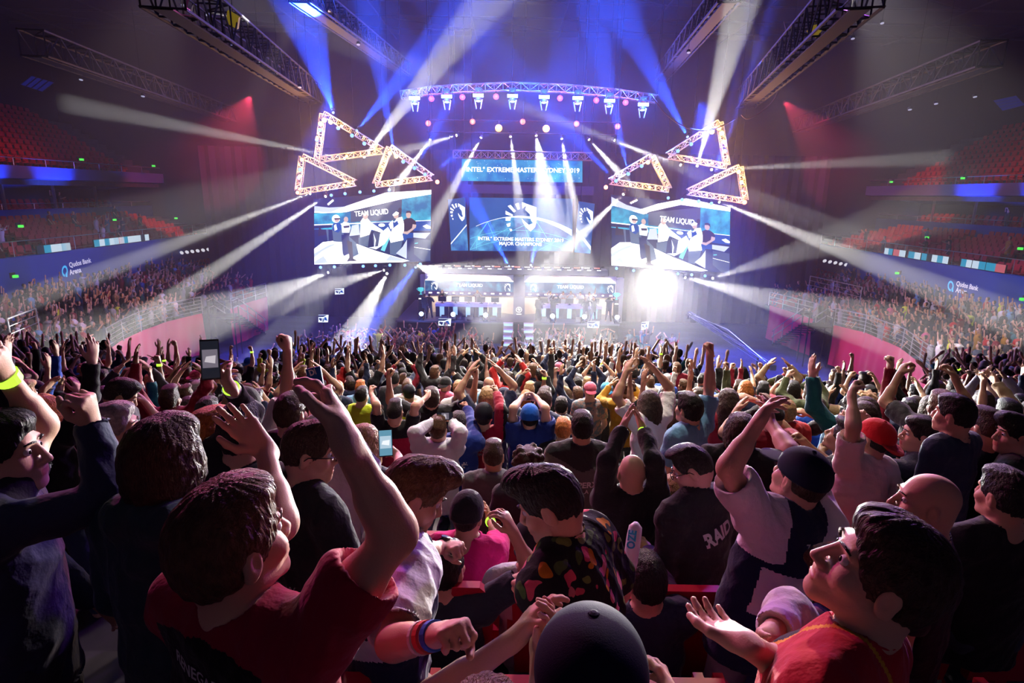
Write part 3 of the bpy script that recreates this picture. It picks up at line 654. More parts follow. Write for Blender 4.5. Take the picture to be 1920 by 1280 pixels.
def booth(xs, tops, lab, sc_, oY=42.2):
    xa, xb = xs; dy = lambda x: (x - 880) * .0175    # the roll of the view
    N_ = 14
    def pt(f, y, off=0):
        px = xa + (xb - xa) * f; bow = 1.1 * ((f - .5) * 2) ** 2      # the wall bows toward the hall at both ends
        return P(px, y + dy(px) , oY - bow - off)
    t = thing('team_booth', pt(.5, 592), lab, 'booth')
    def band(ya, yb, off, name, m_):
        m = MB()
        for i in range(N_):
            f0, f1 = i / N_, (i + 1) / N_
            a = [pt(f0, ya, off), pt(f1, ya, off), pt(f1, yb, off), pt(f0, yb, off)]; e = [q + Vector((0, .1, 0)) for q in a]
            m.add(a + e, [(0, 3, 2, 1), (4, 5, 6, 7), (0, 1, 5, 4), (3, 7, 6, 2)])
        return m.build(name, m_, t)
    c = band(514, 526, .25, 'canopy', CANO); band(525.5, 527, .3, 'canopy_edge', glow('canopy_edge', (1, .95, .9), 1.3, True))
    h = band(527, 546, .08, 'header_screen', HEADM); band(546, 553.5, .06, 'sponsor_strip', SPON); band(553, 597, 0, 'back_wall', BEIGE)
    # writing on the header
    fr = Plane3(pt(.3, 527, .12), pt(.7, 527, .12), pt(.3, 546, .12)); m = MB()
    cx = (xa + xb) / 2; yb_ = 538.5 + dy(cx); fr.o = fr.o + fr.n * .0
    Yt = oY - .3
    f2 = Plane3(P(cx - 40, 527, Yt), P(cx + 40, 527, Yt), P(cx - 40, 546, Yt))
    f2.text(m, 'TEAM LIQUID', (cx - 25, yb_ - .4), (cx + 25, yb_ + .4), 0, 0, .012); m.build('lettering', G['white'], h)
    for lx in (xa + 17, xb - 11):
        f = (lx - xa) / (xb - xa); q = pt(f, 537, .2); fl = Plane3(q + Vector((-.5, 0, .5)), q + Vector((.5, 0, .5)), q + Vector((-.5, 0, -.5))); m = MB()
        logo(fl, m, lambda x, y, lx=lx: (lx + (x - 940) * .034, 537 + dy(lx) + (y - 808) * .042), 0, 0); m.build('logo', G['white'], h)
    m = MB()
    for i in range(11):
        f = .06 + i * .088; q = pt(f, 549.7, .14); m.box(q, (.16 if i % 2 else .24, .02, .1))
    m.build('sponsor_mark', G['white'], h)
    for i in range(9):
        q = pt(.1 + i * .1, 519, .6); lamp('SPOT', q + Vector((0, -.2, .05)), q + Vector((0, .8, -1.3)), 230, (1, .84, .7), 120, .8, .05)
    for px in (xa - 5, xb + 5):
        if 960 < px < 985: continue
        a, b = P(px - 4.5, 517 + dy(px), oY - 1.6), P(px + 4.5, 600 + dy(px), oY - 1.6)
        m = MB(); m.box((a + b) / 2 + Vector((0, .3, 0)), (b.x - a.x, .5, a.z - b.z)); m.build('side_pillar', GREYP, t)
    return pt
pL = booth((797, 963), 0, 'left team booth with curved header screen, beige wall and five desks', 0)
pR = booth((983, 1156), 0, 'right team booth with curved header screen, beige wall and camera crew in front', 0)
# middle pillar with the round mark
a, b = P(963.5, 519, 40.9), P(982.5, 622, 40.9); t = thing('booth_pillar', ((a.x + b.x) / 2, 40.9, ZS), 'pale grey pillar between the booths with round white emblem', 'pillar')
m = MB(); m.box(((a.x + b.x) / 2, 41.15, (a.z + ZS) / 2), (b.x - a.x, .5, a.z - ZS)); m.build('column', GREYP, t)
pp = Plane3(P(963, 560, 40.88), P(983, 560, 40.88), P(963, 600, 40.88)); m = MB()
for i in range(20):
    a0, a1 = i * math.pi / 10, (i + 1) * math.pi / 10; pp.poly(m, [(973 + r * math.cos(a), 580.5 + r * math.sin(a)) for r, a in ((5.4, a0), (5.4, a1), (4.4, a1), (4.4, a0))], 0)
pp.poly(m, [(970, 580), (973.5, 577), (973, 579.6), (976, 579.6), (972.5, 584), (973, 581.2)], 0); pp.poly(m, [(968.5, 588), (977.5, 588), (977.5, 589.4), (968.5, 589.4)], 0)
m.build('emblem', G['white'], t)
# gaming desks, monitors
DARK = mat('desk_panel', (.02, .02, .05), .5); WLAM = mat('white_laminate', (.78, .72, .7), .4)
def desk(px, Y, lab, grp):
    dyy = (px - 880) * .0175; yt, yb2 = 561 + dyy, 589 + dyy
    top = P(px, yt, Y); w_ = 1.0; zt = ZS + .93; x = top.x
    t = thing('gaming_desk', (x, Y, ZS), lab, 'desk', grp)
    m = MB(); m.box((x, Y + .38, zt - .04), (w_ - .1, .8, .06)); m.build('desk_top', WLAM, t); m = MB(); m.box((x, Y - .05, zt - .11), (w_ - .08, .05, .2)); m.build('front_board', WLAM, t)
    for sx in (-1, 1):
        m = MB(); m.box((x + sx * .3, Y + .1, ZS + .36), (.27, .3, .72)); m.build('leg_panel', DARK, t)
    m = MB(); m.box((x, Y + .0, ZS + .38), (.3, .06, .7)); m.build('light_strip', glow('desk_light_strip', (.35, .6, 1), 1.1, True), t)
    return x, zt
def monitor(x, Y, z, lab, grp, back=True):
    t = thing('computer_monitor', (x, Y, z), lab, 'monitor', grp)
    m = MB(); m.box((x, Y, z + .28), (.56, .05, .34)); m.build('shell', BLACK, t); m = MB(); m.box((x, Y + .03, z + .28), (.52, .012, .3)); m.build('screen', glow('monitor_glow', (.5, .7, 1), 1.), t)
    m = MB(); m.box((x, Y, z + .06), (.06, .04, .12)); m.box((x, Y, z + .01), (.24, .18, .02)); m.build('stand', BLACK, t)
for side, pxs in (('left', (828.5, 853.5, 877.5, 902, 928)), ('right', (1020, 1044.5, 1068.5, 1093, 1117))):
    for k, px in enumerate(pxs):
        Y = 39.9
        x, z = desk(px, Y, '%s of the five dark desks with glowing strips, %s booth' % (ORD[k] + ' from left', side), 'desks of the %s booth' % side)
        monitor(x, Y + .2, z, 'black monitor on the %s desk from left, %s booth' % (ORD[k], side), 'monitors of the %s booth' % side)
        c = WLAM
# plinth bars, wedges and floor lamps along the stage lip
for k, (px, py) in enumerate(((833, 593), (860, 593), (881, 594), (904, 594), (925, 594), (1019, 597), (1085, 599))):
    p = P(px, py, 38.9); t = thing('floor_monitor', (p.x, 38.9, ZS), 'black wedge speaker lying on the stage lip, %s from left' % ORD[k], 'speaker', 'wedge speakers along the stage lip')
    m = MB(); m.prism([(p.x - .2, 38.7, ZS), (p.x - .2, 39.1, ZS), (p.x - .2, 39.1, ZS + .3), (p.x - .2, 38.95, ZS + .33)], (.42, 0, 0)); m.build('cabinet', BLACK, t); m = MB(); m.box((p.x, 38.78, ZS + .15), (.36, .02, .2), rot=Matrix.Rotation(-.6, 3, 'X')); m.build('grille', CONC, t)
for k, (px, py) in enumerate(((790, 587), (849.5, 588), (910.5, 589), (1036, 592), (1096, 594), (1157, 596))):
    p = P(px, py, 38.6); p.z = ZS + .42
    t, top = moving_head(p, CAMP + Vector((0, 0, 4)), (.45, .6, 1), 'blue lamp standing on the stage lip, %s from left' % ORD[k], 'blue floor lamps along the stage lip', 24 if k in (2, 3, 4, 1) else 8, 1., hang=False); t.location.z = t.location.z
    lamp('POINT', p + Vector((0, -.4, .1)), None, 90, (.08, .2, 1), size=.06)
# LED stair blocks either side of the pillar
for (pts, lab) in ((((944, 600), (962, 600), (962, 622), (944, 618)), 'glowing pale blue stair front left of the pillar'), (((982, 602), (1001, 600), (1000, 619), (982, 624)), 'glowing pale blue stair front right of the pillar')):
    a, b = P(*pts[0], 38.2), P(*pts[2], 38.2); t = thing('stage_stairs', ((a.x + b.x) / 2, 38.2, 0), lab, 'stairs')
    for k in range(4):
        m = MB(); z = ZS * (4 - k) / 4; y = SY - .32 * k - .16; m.box(((a.x + b.x) / 2, y, z / 2), (abs(b.x - a.x), .3, z)); s_ = m.build('step', WLAM, t); m = MB(); m.box(((a.x + b.x) / 2, y - .16, z - .1), (abs(b.x - a.x) * .9, .02, .16)); m.build('led_front', glow('stair_led', (.55, .85, 1), 1.), s_)
# trophies in lit niches
for px, py, lab in ((789, 547, 'glowing teal trophy cup on a stand left of the left booth'), (1156, 557, 'glowing teal trophy cup on a stand right of the right booth')):
    p = P(px, py, 40.2); t = thing('trophy', (p.x, p.y, ZS), lab, 'trophy')
    m = MB(); m.lathe((p.x, p.y, p.z - .05), (0, 0, 1), [(.1, -.12), (.03, -.06), (.03, .02), (.16, .16), (.19, .34)], 12); c = m.build('cup', glow('trophy_teal', (.1, .7, .8), 1.1), t, smooth=True)
    for s in (-1, 1):
        m = MB(); m.tube([(p.x + s * .17, p.y, p.z + .25), (p.x + s * .28, p.y, p.z + .22), (p.x + s * .14, p.y, p.z + .06)], .02, 5); m.build('handle', _M['trophy_teal'], c)
    m = MB(); m.box((p.x, p.y, (ZS + p.z - .17) / 2), (.3, .3, p.z - .17 - ZS)); m.build('plinth', BLACK, t); m = MB(); m.box((p.x, p.y - .16, p.z - .45), (.26, .02, .08)); m.build('name_plate', G['white'], t)
# rows of little batten lamps on the soffit above both booths
m = MB(); a, b = P(800, 506, 40.0), P(1140, 512, 40.0); t = thing('soffit', (a + b) / 2, 'dark grey soffit beam running above both booths', 'stage frame')
m.box((a + b) / 2 + Vector((0, .6, 0)), ((b - a).length, 1.2, .36), rot=Matrix.Rotation(0, 3, 'Y')); m.build('beam', mat('soffit_grey', (.1, .1, .11), .6), t); wire_up(t, (a.x + .5, a.y + .6, a.z)); wire_up(t, (b.x - .5, b.y + .6, b.z))
kk = 0
for i in range(17):
    px = 822 + i * 18.6; py = 499 + (px - 820) * .0165
    p = P(px, py, 39.7); t = thing('batten_lamp', p, 'slim batten lamp %s from left in the row above the booths' % (ORD[i]), 'stage lamp', 'batten lamps above the booths')
    m = MB(); m.box(p, (.5, .14, .2)); m.build('housing', BLACK, t)
    m = MB()
    for q in range(4): m.box(p + Vector((-.18 + q * .1, -.08, .05)), (.07, .02, .05))
    m.build('led_row', lens_mat((1, .25, .2) if i % 2 == 0 else (.9, .85, .9), 2.5), t)
    m = MB(); m.box(p + Vector((.12, -.08, -.1)), (.26, .02, .06)); m.build('led_bar', lens_mat((.75, .8, 1), 2.5), t)
for i in range(9):
    px = 823 + i * 34; p = P(px, 497 + (px - 820) * .017, 39.9); t = thing('tube_lamp', p, 'thin white light tube %s from left above the booth lamps' % ORD[i], 'stage lamp', 'light tubes above the booths'); m = MB(); m.tube([p + Vector((-.22, 0, 0)), p + Vector((.22, 0, 0))], .03, 6); m.build('tube', lens_mat((1, .85, .8), 2), t)
# small relay screens
for (cs, Y, lab) in ((((822, 597), (846, 597), (845, 611), (822, 610)), 37.6, 'small relay screen on the black stage front, left booth'), (((1102, 602), (1124, 602), (1123, 615), (1101, 614)), 37.6, 'small relay screen on the black stage front, right booth'),
                     (((597, 590), (616, 590), (615, 604), (597, 604)), 36, 'small relay screen on the floor far left of the stage'), (((1203, 604), (1217, 602), (1215, 616), (1202, 619)), 36, 'small relay screen on the floor right of the stage'), (((628, 541), (645, 540), (645, 551), (628, 552)), 44, 'tiny relay screen in the dark beyond the left screen')):
    t, pl = screen('relay_screen', cs, (Y, Y), lab, .06)
    m = MB(); (xa, ya), (xb, yb) = cs[0], cs[2]
    def uv(u, v): return xa + (xb - xa) * u, ya + (yb - ya) * v
    pl.poly(m, cs, GI['cream'], .004); pl.poly(m, [uv(0, .05), uv(.9, .05), uv(.5, .3), uv(0, .3)], GI['navy'], .008); pl.poly(m, [uv(.1, .4), uv(.4, .5), uv(.3, .9), uv(.05, .6)], GI['deep'], .012); pl.poly(m, [uv(.6, .35), uv(.8, .3), uv(.95, .8), uv(.6, .7)], GI['blue'], .012); pl.poly(m, [uv(.45, .5), uv(.55, .45), uv(.6, .9), uv(.4, .95)], GI['chair'], .016)
    m.build('picture', GL, t)
    bx = pl.hit((xa + xb) / 2, yb, -.06); m = MB(); m.box((bx.x, bx.y + .02, bx.z / 2), (.08, .06, bx.z)); m.box((bx.x, bx.y + .02, .02), (.5, .5, .04)); m.build('stand', BLACK, t)
# dark lattice towers carrying the side screens
# camera crane reaching over the empty floor at right
a, b = P(1292, 587, 37.2), P(1448, 688, 30.5); t = thing('camera_crane', (b.x, b.y, 0), 'long thin camera crane arm slanting over the blue lit floor at right', 'camera crane')
m = MB(); lattice(m, a, b, .22, 16, .022); m.build('boom', mat('crane_black', (.03, .03, .05), .4), t)
m = MB(); m.tube([a, a.lerp(b, .5) + Vector((0, 0, .5)), b], .012, 5); m.build('stay_cable', STEEL, t)
m = MB(); m.box(a - Vector((0, 0, .22)), (.25, .4, .25)); m.lathe(a - Vector((0, .2, .22)), (0, -1, 0), [(.07, 0), (.08, .14)], 10); m.build('camera_head', BLACK, t)
p = a.lerp(b, .85); m = MB(); m.tube([(p.x, p.y, 0), p], .06, 8)
for q in range(3): m.tube([(p.x, p.y, .9), (p.x + .7 * math.cos(q * 2.1), p.y + .7 * math.sin(q * 2.1), 0)], .035, 6)
m.build('pedestal', BLACK, t); m = MB(); m.box(b, (.3, .3, .3)); m.build('counterweight', BLACK, t)
# ---------------------------------------------------------------- side stands: drapes, railings, stairs, fascia signs, seats
def drape(name, pix_top, ztop, zbot, label, fold=.1, n=60):
    """a pleated curtain along a line of pixels that lie at height ztop"""
    pts = [PZ(x, y, ztop) for x, y in pix_top]
    L = [0]
    for a, b in zip(pts, pts[1:]): L.append(L[-1] + (b - a).length)
    def at(s):
        for i in range(len(pts) - 1):
            if s <= L[i + 1] or i == len(pts) - 2:
                f = (s - L[i]) / (L[i + 1] - L[i]); d = (pts[i + 1] - pts[i]).normalized(); return pts[i].lerp(pts[i + 1], f), Vector((-d.y, d.x, 0))
    m = MB(); n = int(L[-1] / .12); prev = None; zs = np.linspace(ztop, zbot, 9)
    def col(i):
        s = L[-1] * i / n; p, nn = at(s); out = []
        for j, z in enumerate(zs):
            w_ = fold * (math.sin(s * 3.1 + .6 * math.sin(s * .9)) * .5 + .28 * math.sin(s * 7.3 + j * .25)) * (.25 + .75 * j / 8) + .05 * math.sin(s * .8 + j * .5)
            q = p + nn * w_; out.append(Vector((q.x, q.y, z)))
        return out
    V = [q for i in range(n + 1) for q in col(i)]
    m.add(V, [(i * 9 + j, (i + 1) * 9 + j, (i + 1) * 9 + j + 1, i * 9 + j + 1) for i in range(n) for j in range(8)])
    o = m.build('drape', DRAPE, origin=(pts[0].x, pts[0].y, zbot), smooth=True); o.name = name
    return tag(o, label, 'curtain', 'magenta drapes round the floor')
def along(pix_base, z):
    return [PZ(x, y, z) for x, y in pix_base]
def railing(pts, label, h=1.0, rails=5, every=1.4, cat='railing', group='steel railings round the floor', r=.022):
    """posts and level rails over the line of base points"""
    t = thing('railing', pts[0], label, cat, group)
    for k in range(rails):
        m = MB(); m.tube([p + Vector((0, 0, h * (k + 1) / rails)) for p in pts], r * (1.4 if k == rails - 1 else .8), 6); m.build('rail', STEEL, t)
    for a, b in zip(pts, pts[1:]):
        n = max(1, int((b - a).length / every))
        for i in range(n + (b is pts[-1])):
            p = a.lerp(b, i / n); m = MB(); m.tube([p - Vector((0, 0, .05)), p + Vector((0, 0, h))], r * 1.3, 6); m.build('post', STEEL, t)
    return t
LW = [(197, 662), (205, 655), (232, 637), (265, 620), (310, 603), (380, 587)]
RW = [(1563, 609), (1620, 623), (1690, 652), (1742, 694)]
drape('drape', LW, 2.55, .1, 'pink lit magenta drape along the side wall below the left railing')
drape('drape', RW, 2.55, .1, 'pink lit magenta drape along the side wall below the right railing')
drape('drape', [(1443, 572), (1525, 598)], 2.5, .1, 'dim magenta drape beyond the steel stairs at right')
drape('drape', [(432, 578), (500, 556)], 2.5, .1, 'dim magenta drape beyond the steel stairs at left')
pl_ = along(LW[1:], 2.56); railing(pl_, 'pale steel railing along the top of the left magenta drape')
pr_ = along(RW, 2.56); railing(pr_, 'pale steel railing along the top of the right magenta drape')
railing(along([(1441, 571), (1524, 594)], 2.56), 'dim steel railing beyond the stairs at right', .9, 3)
railing(along([(434, 577), (500, 555)], 2.56), 'dim steel railing beyond the stairs at left', .9, 3)
railing(along([(1516, 542), (1560, 553), (1612, 566)], 3.9), 'far steel railing in front of the platform at upper right', .9, 3)
# steel stairs down to the floor
def stairs(top_px, bot_px, label, ztop=2.5):
    a, b = PZ(*top_px, ztop), PZ(*bot_px, .2); d = Vector((b.x - a.x, b.y - a.y, 0)); n = d.normalized(); w_ = Vector((-n.y, n.x, 0)) * .7
    t = thing('steel_stairs', (b.x, b.y, 0), label, 'stairs', 'steel stairs at the ends of the drapes')
    N_ = 11
    for k in range(N_):
        f = k / (N_ - 1); p = Vector((a.x, a.y, 0)) + d * f; m = MB(); z = ztop + (.2 - ztop) * f; ang = math.atan2(n.y, n.x)
        m.box((p.x, p.y, z - .03), (.3, 1.4, .05), rot=Matrix.Rotation(ang, 3, 'Z')); m.build('tread', BLACK, t)
    for s in (-1, 1):
        m = MB(); m.tube([a + w_ * s - Vector((0, 0, .1)), Vector((b.x, b.y, .05)) + w_ * s], .05, 5); m.build('stringer', BLACK, t)
        for hh in (.5, .95):
            m = MB(); m.tube([a + w_ * s - n * .9 + Vector((0, 0, hh)), a + w_ * s + Vector((0, 0, hh)), Vector((b.x, b.y, .2)) + w_ * s + Vector((0, 0, hh)), Vector((b.x, b.y, .2)) + w_ * s + n * .3 + Vector((0, 0, hh - .2))], .03, 6); m.build('handrail', STEEL, t)
        for f in (0, .33, .66, 1):
            p = a.lerp(Vector((b.x, b.y, .2)), f) + w_ * s; m = MB(); m.tube([Vector((p.x, p.y, max(0, p.z - .15))), p + Vector((0, 0, .95))], .025, 5); m.build('post', STEEL, t)
        for e in (0, .9):
            p = a + w_ * s - n * e; m = MB(); m.tube([Vector((p.x, p.y, 0)), p + Vector((0, 0, .95))], .04, 5); m.build('tower_leg', BLACK, t)
    m = MB(); m.box(a - n * .45 - Vector((0, 0, .05)), (.95, 1.4, .08), rot=Matrix.Rotation(math.atan2(n.y, n.x), 3, 'Z')); m.build('landing', BLACK, t)
stairs((1526, 606), (1468, 643), 'steel stairs with pale handrails left of the right magenta drape')
stairs((425, 588), (478, 622), 'steel stairs with pale handrails right of the left magenta drape')
# concrete vomitory block and its rails among the left crowd
a, b = PZ(78, 640, 3.3), PZ(190, 690, 2.6)
t = thing('vomitory_wall', (a.x, a.y, 0), 'dark concrete parapet wall sloping down behind the left crowd', 'parapet')
m = MB(); m.prism([(a.x, a.y, 0), (b.x, b.y, 0), (b.x, b.y, 2.7), (a.x, a.y, 3.4)], (-.3, .25, 0)); m.build('wall_panel', CONC, t)
m = MB(); m.tube([(a.x, a.y + .1, 3.44), (b.x, b.y + .1, 2.74)], .05, 6); m.build('coping', STEEL, t)
railing([PZ(22, 640, 3.9), PZ(74, 617, 3.9)], 'steel handrail on the left stand above the concrete parapet', .9, 3)
railing([PZ(97, 668, 2.7), PZ(168, 690, 2.5)], 'bright steel stair railing among the left crowd below the parapet', 1., 4)
# the blue sponsor wall: sign, ring and LED ribbon
for s, sg in ((-1, 'left'), (1, 'right')):
    X = s * 29.33; wall = Plane3((X, 20, 6), (X, 50, 6), (X, 20, 3))
    t = thing('wall_sign', wall.hit(*((145, 510) if s < 0 else (1812, 540))), 'white and teal arena lettering on the blue %s side wall' % sg, 'sign')
    m = MB()
    if s < 0: wall.text(m, 'Qudos Bank', (131, 503.5), (172, 493.5), 0, .03, .03, 1.1); wall.text(m, 'Arena', (131, 516), (153, 510), 0, .03, .03, 1.1); cx, cy, rx, ry = 121.5, 508, 5.6, 10.5
    else: wall.text(m, 'Qudos Bank', (1792, 537), (1833, 547), 0, .03, .03, 1.15); wall.text(m, 'Arena', (1791, 547.5), (1812, 552), 0, .03, .03, 1.15); cx, cy, rx, ry = 1782.5, 536, 5.6, 9.8
    m.build('lettering', mat('sign_white', (.7, .7, .75), .5, emit=(.7, .7, .75), estr=.55), t)
    m = MB()
    for i in range(24):
        if i in (4,): continue
        a0, a1 = i * math.pi / 12 + .2, (i + 1) * math.pi / 12 + .2
        wall.poly(m, [(cx + rx * q * math.cos(a), cy + ry * q * math.sin(a)) for q, a in ((1, a0), (1, a1), (.62, a1), (.62, a0))], 0, .03)
    wall.poly(m, [(cx + 2, cy + 3), (cx + 5, cy + 3), (cx + 5, cy + 11), (cx + 2, cy + 11)], 0, .032)
    m.build('ring_mark', mat('sign_teal', (.05, .5, .75), .5, emit=(.05, .5, .75), estr=.7), t)
    # ribbon screen segments on top of the wall
    segs = ((74, 137, 482), (120, 137, 478), (180, 237, 468), (208, 283, 464)) if s < 0 else ((1653, 1668, 494), (1669, 1692, 498), (1697, 1720, 503), (1721, 1772, 509), (1795, 1815, 517), (1815, 1840, 524), (1840, 1877, 530))
    zc = 6.0
    for k, (x0, x1, yy) in enumerate(segs):
        ya, yb2 = PZ((x0), yy, 6).y, 0
        pA, pB = (wall.hit(x0, yy, .1), wall.hit(x1, yy + (1.2 if s > 0 else -1.2), .1)); pA.z = pB.z = zc
        t2 = thing('ribbon_screen', pA, 'lit ribbon screen segment on top of the blue %s wall, %s from the near end' % (sg, ORD[k if s < 0 else len(segs) - 1 - k]), 'screen', 'ribbon screens on the side walls')
        m = MB(); ln = (pB - pA).length; m.box((pA + pB) / 2 + Vector((s * .12, 0, 0)), (.1, ln, .5)); m.build('cabinet', BLACK, t2)
        m = MB()
        for q in range(max(2, int(ln / .5))):
            f0, f1 = q / max(2, int(ln / .5)), (q + 1) / max(2, int(ln / .5)); c0, c1 = pA.lerp(pB, f0), pA.lerp(pB, f1); hh = Vector((0, 0, .24)); o_ = Vector((-s * .0 + s * .06, 0, 0))
            m.quad(c0 - hh + o_, c1 - hh + o_, c1 + hh + o_, c0 + hh + o_, rng.choice([0, 0, 0, 1, 1, 2, 3]))
        m.build('picture', [glow('ribbon_teal', (.02, .35, .6), .8), glow('ribbon_pale', (.6, .75, .9), .9), glow('ribbon_red', (.7, .15, .2), .7), glow('ribbon_dark', (.01, .03, .08), .5)], t2)
    m = MB(); ys = [20 + i * 2.5 for i in range(17)]
    t2 = thing('railing', (s * 29.7, 20, 5.7), 'thin steel rail running along the top of the blue %s wall' % sg, 'railing')
    m.tube([(s * 29.7, 20, 6.6), (s * 29.7, 60, 6.6)], .03, 5); m.build('rail', STEEL, t2)
    for y in ys: m = MB(); m.tube([(s * 29.7, y, 5.6), (s * 29.7, y, 6.6)], .02, 5); m.build('post', STEEL, t2)
    t2 = thing('railing', (s * 36.2, 14, 11.2), 'thin blue lit rail along the top of the %s upper balcony' % sg, 'railing')
    m = MB(); m.tube([(s * 36.15, 14, 11.8), (s * 36.15, 62, 11.8)], .035, 5); m.build('rail', STEEL, t2)
    for y in range(14, 62, 3): m = MB(); m.tube([(s * 36.15, y, 11.2), (s * 36.15, y, 11.8)], .025, 5); m.build('post', STEEL, t2)
    t2 = thing('railing', (s * 37.6, 14, 8.0), 'thin steel rail in front of the %s private boxes' % sg, 'railing')
    m = MB(); m.tube([(s * 37.6, 14, 8.5), (s * 37.6, 62, 8.5)], .03, 5); m.build('rail', STEEL, t2)
    for y in range(14, 62, 3): m = MB(); m.tube([(s * 37.6, y, 8.05), (s * 37.6, y, 8.5)], .02, 5); m.build('post', STEEL, t2)
    # slender columns of the box level, blue spots standing in for bounce on the balcony front
    for k, y in enumerate((40, 45, 50, 55)):
        m = MB(); m.box((s * 38.2, y, 8.9), (.16, .16, 2.6)); tag(m.build('slim_column', STEEL, origin=(s * 38.2, y, 7.6)), 'slim steel column of the %s box level, %s from the near end' % (sg, ORD[k]), 'column', 'columns of the box level')
    for y, pw in ((32, 2600), (41, 2600), (47.5, 2200)): lamp('SPOT', (s * 33.4, y, 8.6), (s * 36.4, y, 10.9), pw, (.03, .1, 1), 75, .6, .2)
    for y in (26, 33, 40, 47): lamp('SPOT', (s * 26, y, 9.5), (s * 29.4, y, 4.6), 420, (.05, .14, 1), 95, .8, .3)
    lamp('SPOT', (s * 30, 44, 15), (s * 42, 46, 12.5), 800, (1, .06, .06), 70, .9, .3)
# red seats: one built, the rest copied
def seat_mesh():
    m = MB(); m.box((0, .1, .42), (.44, .4, .06)); m.prism([(-.22, -.1, .4), (.22, -.1, .4), (.24, -.16, .86), (.17, -.17, .93), (-.17, -.17, .93), (-.24, -.16, .86)], (0, -.05, 0)); m.box((0, .05, .2), (.06, .3, .4)); m.box((-.24, .08, .55), (.04, .3, .05)); m.box((.24, .08, .55), (.04, .3, .05))
    me = bpy.data.meshes.new('arena_seat'); me.from_pydata(m.v, [], m.f); me.materials.append(SEATR); return me
SEAT = seat_mesh()
seat_spots = []
for s in (-1, 1):
    for k in range(8):
        for y in np.arange(30.3 if s > 0 else 36, 57, .62):
            if any(abs(y - g) < .7 for g in (38.4, 46.8, 53)): continue
            seat_spots.append((s, k, (s * (30.5 + .85 * k), float(y), 5.3 + .21 * k + .0)))
vis = [q for q in seat_spots if 0 < pix(q[2])[0] < 1920]
vis.sort(key=lambda q: (Vector(q[2]) - CO).length)
for i, (s, k, loc) in enumerate(vis[:290]):
    o = bpy.data.objects.new('arena_seat', SEAT); COL.objects.link(o); o.location = loc; o.rotation_euler.z = R(90 * s)
    sd = 'left' if s < 0 else 'right'
    tag(o, 'empty red plastic seat in the %s row above the blue %s wall' % (ORD[k], sd), 'seat', 'empty red seats of the %s middle tier, %s row' % (sd, ORD[k]))
def scatter(name, spots, base, label, cat, M_):
    """many far things nobody could count, as one mesh; spots: (location, z-rotation)"""
    bv = np.array([q.co[:] for q in base.vertices]); bf = [tuple(p.vertices) for p in base.polygons]; V, F = [], []
    for (x, y, z), r in spots:
        c, s_ = math.cos(r), math.sin(r); k = sum(map(len, V))
        V.append(np.stack([bv[:, 0] * c - bv[:, 1] * s_ + x, bv[:, 0] * s_ + bv[:, 1] * c + y, bv[:, 2] + z], 1)); F += [tuple(k + i for i in f) for f in bf]
    me = bpy.data.meshes.new(name); me.from_pydata(np.concatenate(V).tolist(), [], F); me.materials.append(M_)
    o = bpy.data.objects.new(name, me); COL.objects.link(o); return tag(o, label, cat, kind='stuff')
far = [(q[2], R(90 * q[0])) for q in vis[290:]]
for s in (-1, 1):
    for k in range(11):
        for y in np.arange(22, 58, .7): far.append(((s * (37.1 + .8 * k), float(y), 11.1 + .48 * k), R(90 * s)))
    for k in range(3):
        for y in np.arange(28, 58, .7): far.append(((s * (38.9 + .6 * k), float(y), 7.65 + .1 * k), R(90 * s)))
    for k in range(10):
        for y in np.arange(45, 60, .62): far.append(((s * (20.9 + .9 * k), float(y), 1.6 + .1 * k), R(90 * s)))
scatter('seat_rows', far, SEAT, 'far rows of empty red seats in the dim upper tiers', 'seats', SEATR)
# green exit lamps
EX = glow('exit_green', (.1, 1, .1), 1.)
for k, (px, py, Y, lab) in enumerate(((29, 518, 33, 'low on the blue wall at far left'), (269, 478, 49, 'at the far end of the blue left wall'), (39, 424, 36, 'above the left middle tier near the picture edge'), (215, 412, 50, 'beside the stairway of the left middle tier'), (330, 409, 56, 'furthest along the left middle tier'), (153, 299, 45, 'over the left upper tier'), (288, 311, 55, 'furthest along the left upper tier'),
                           (1682, 512, 44, 'at the far end of the blue right wall'), (1917, 561, 32, 'low on the blue wall at far right'), (1738, 445, 46, 'beside the stairway of the right middle tier'), (1913, 466, 36, 'above the right middle tier near the picture edge'), (1671, 341, 55, 'furthest along the right upper tier'), (1805, 334, 46, 'over the right upper tier'))):
    p = P(px, py, Y); t = thing('exit_sign', p, 'small green exit lamp ' + lab, 'exit sign'); m = MB(); m.box(p, (.2, .2, .15)); m.build('lamp_panel', EX, t)
    m = MB(); m.box(p + Vector((.2 * (1 if p.x > 0 else -1), .05, .05)), (.1, .3, .3)); m.build('bracket', BLACK, t)
# dots of little lamps under the mid tier at the far ends
for k in range(12):
    for s in (-1, 1):
        px, py = (292 + k * 10, 478 - k * 1.2) if s < 0 else (1655 - k * 10, 507 - k * 1.8)
        p = P(px, py, 52); m = MB(); m.lathe(p, (0, -1, -.5), [(.05, 0), (.16, .12), (.17, .16)], 8); tag(m.build('soffit_lamp', glow('soffit_lamp', (.8, .8, .9), .9), origin=p), 'small pale soffit lamp in a row under the %s middle tier end' % ('left' if s < 0 else 'right'), 'lamp', 'soffit lamps under the %s tier' % ('left' if s < 0 else 'right'))
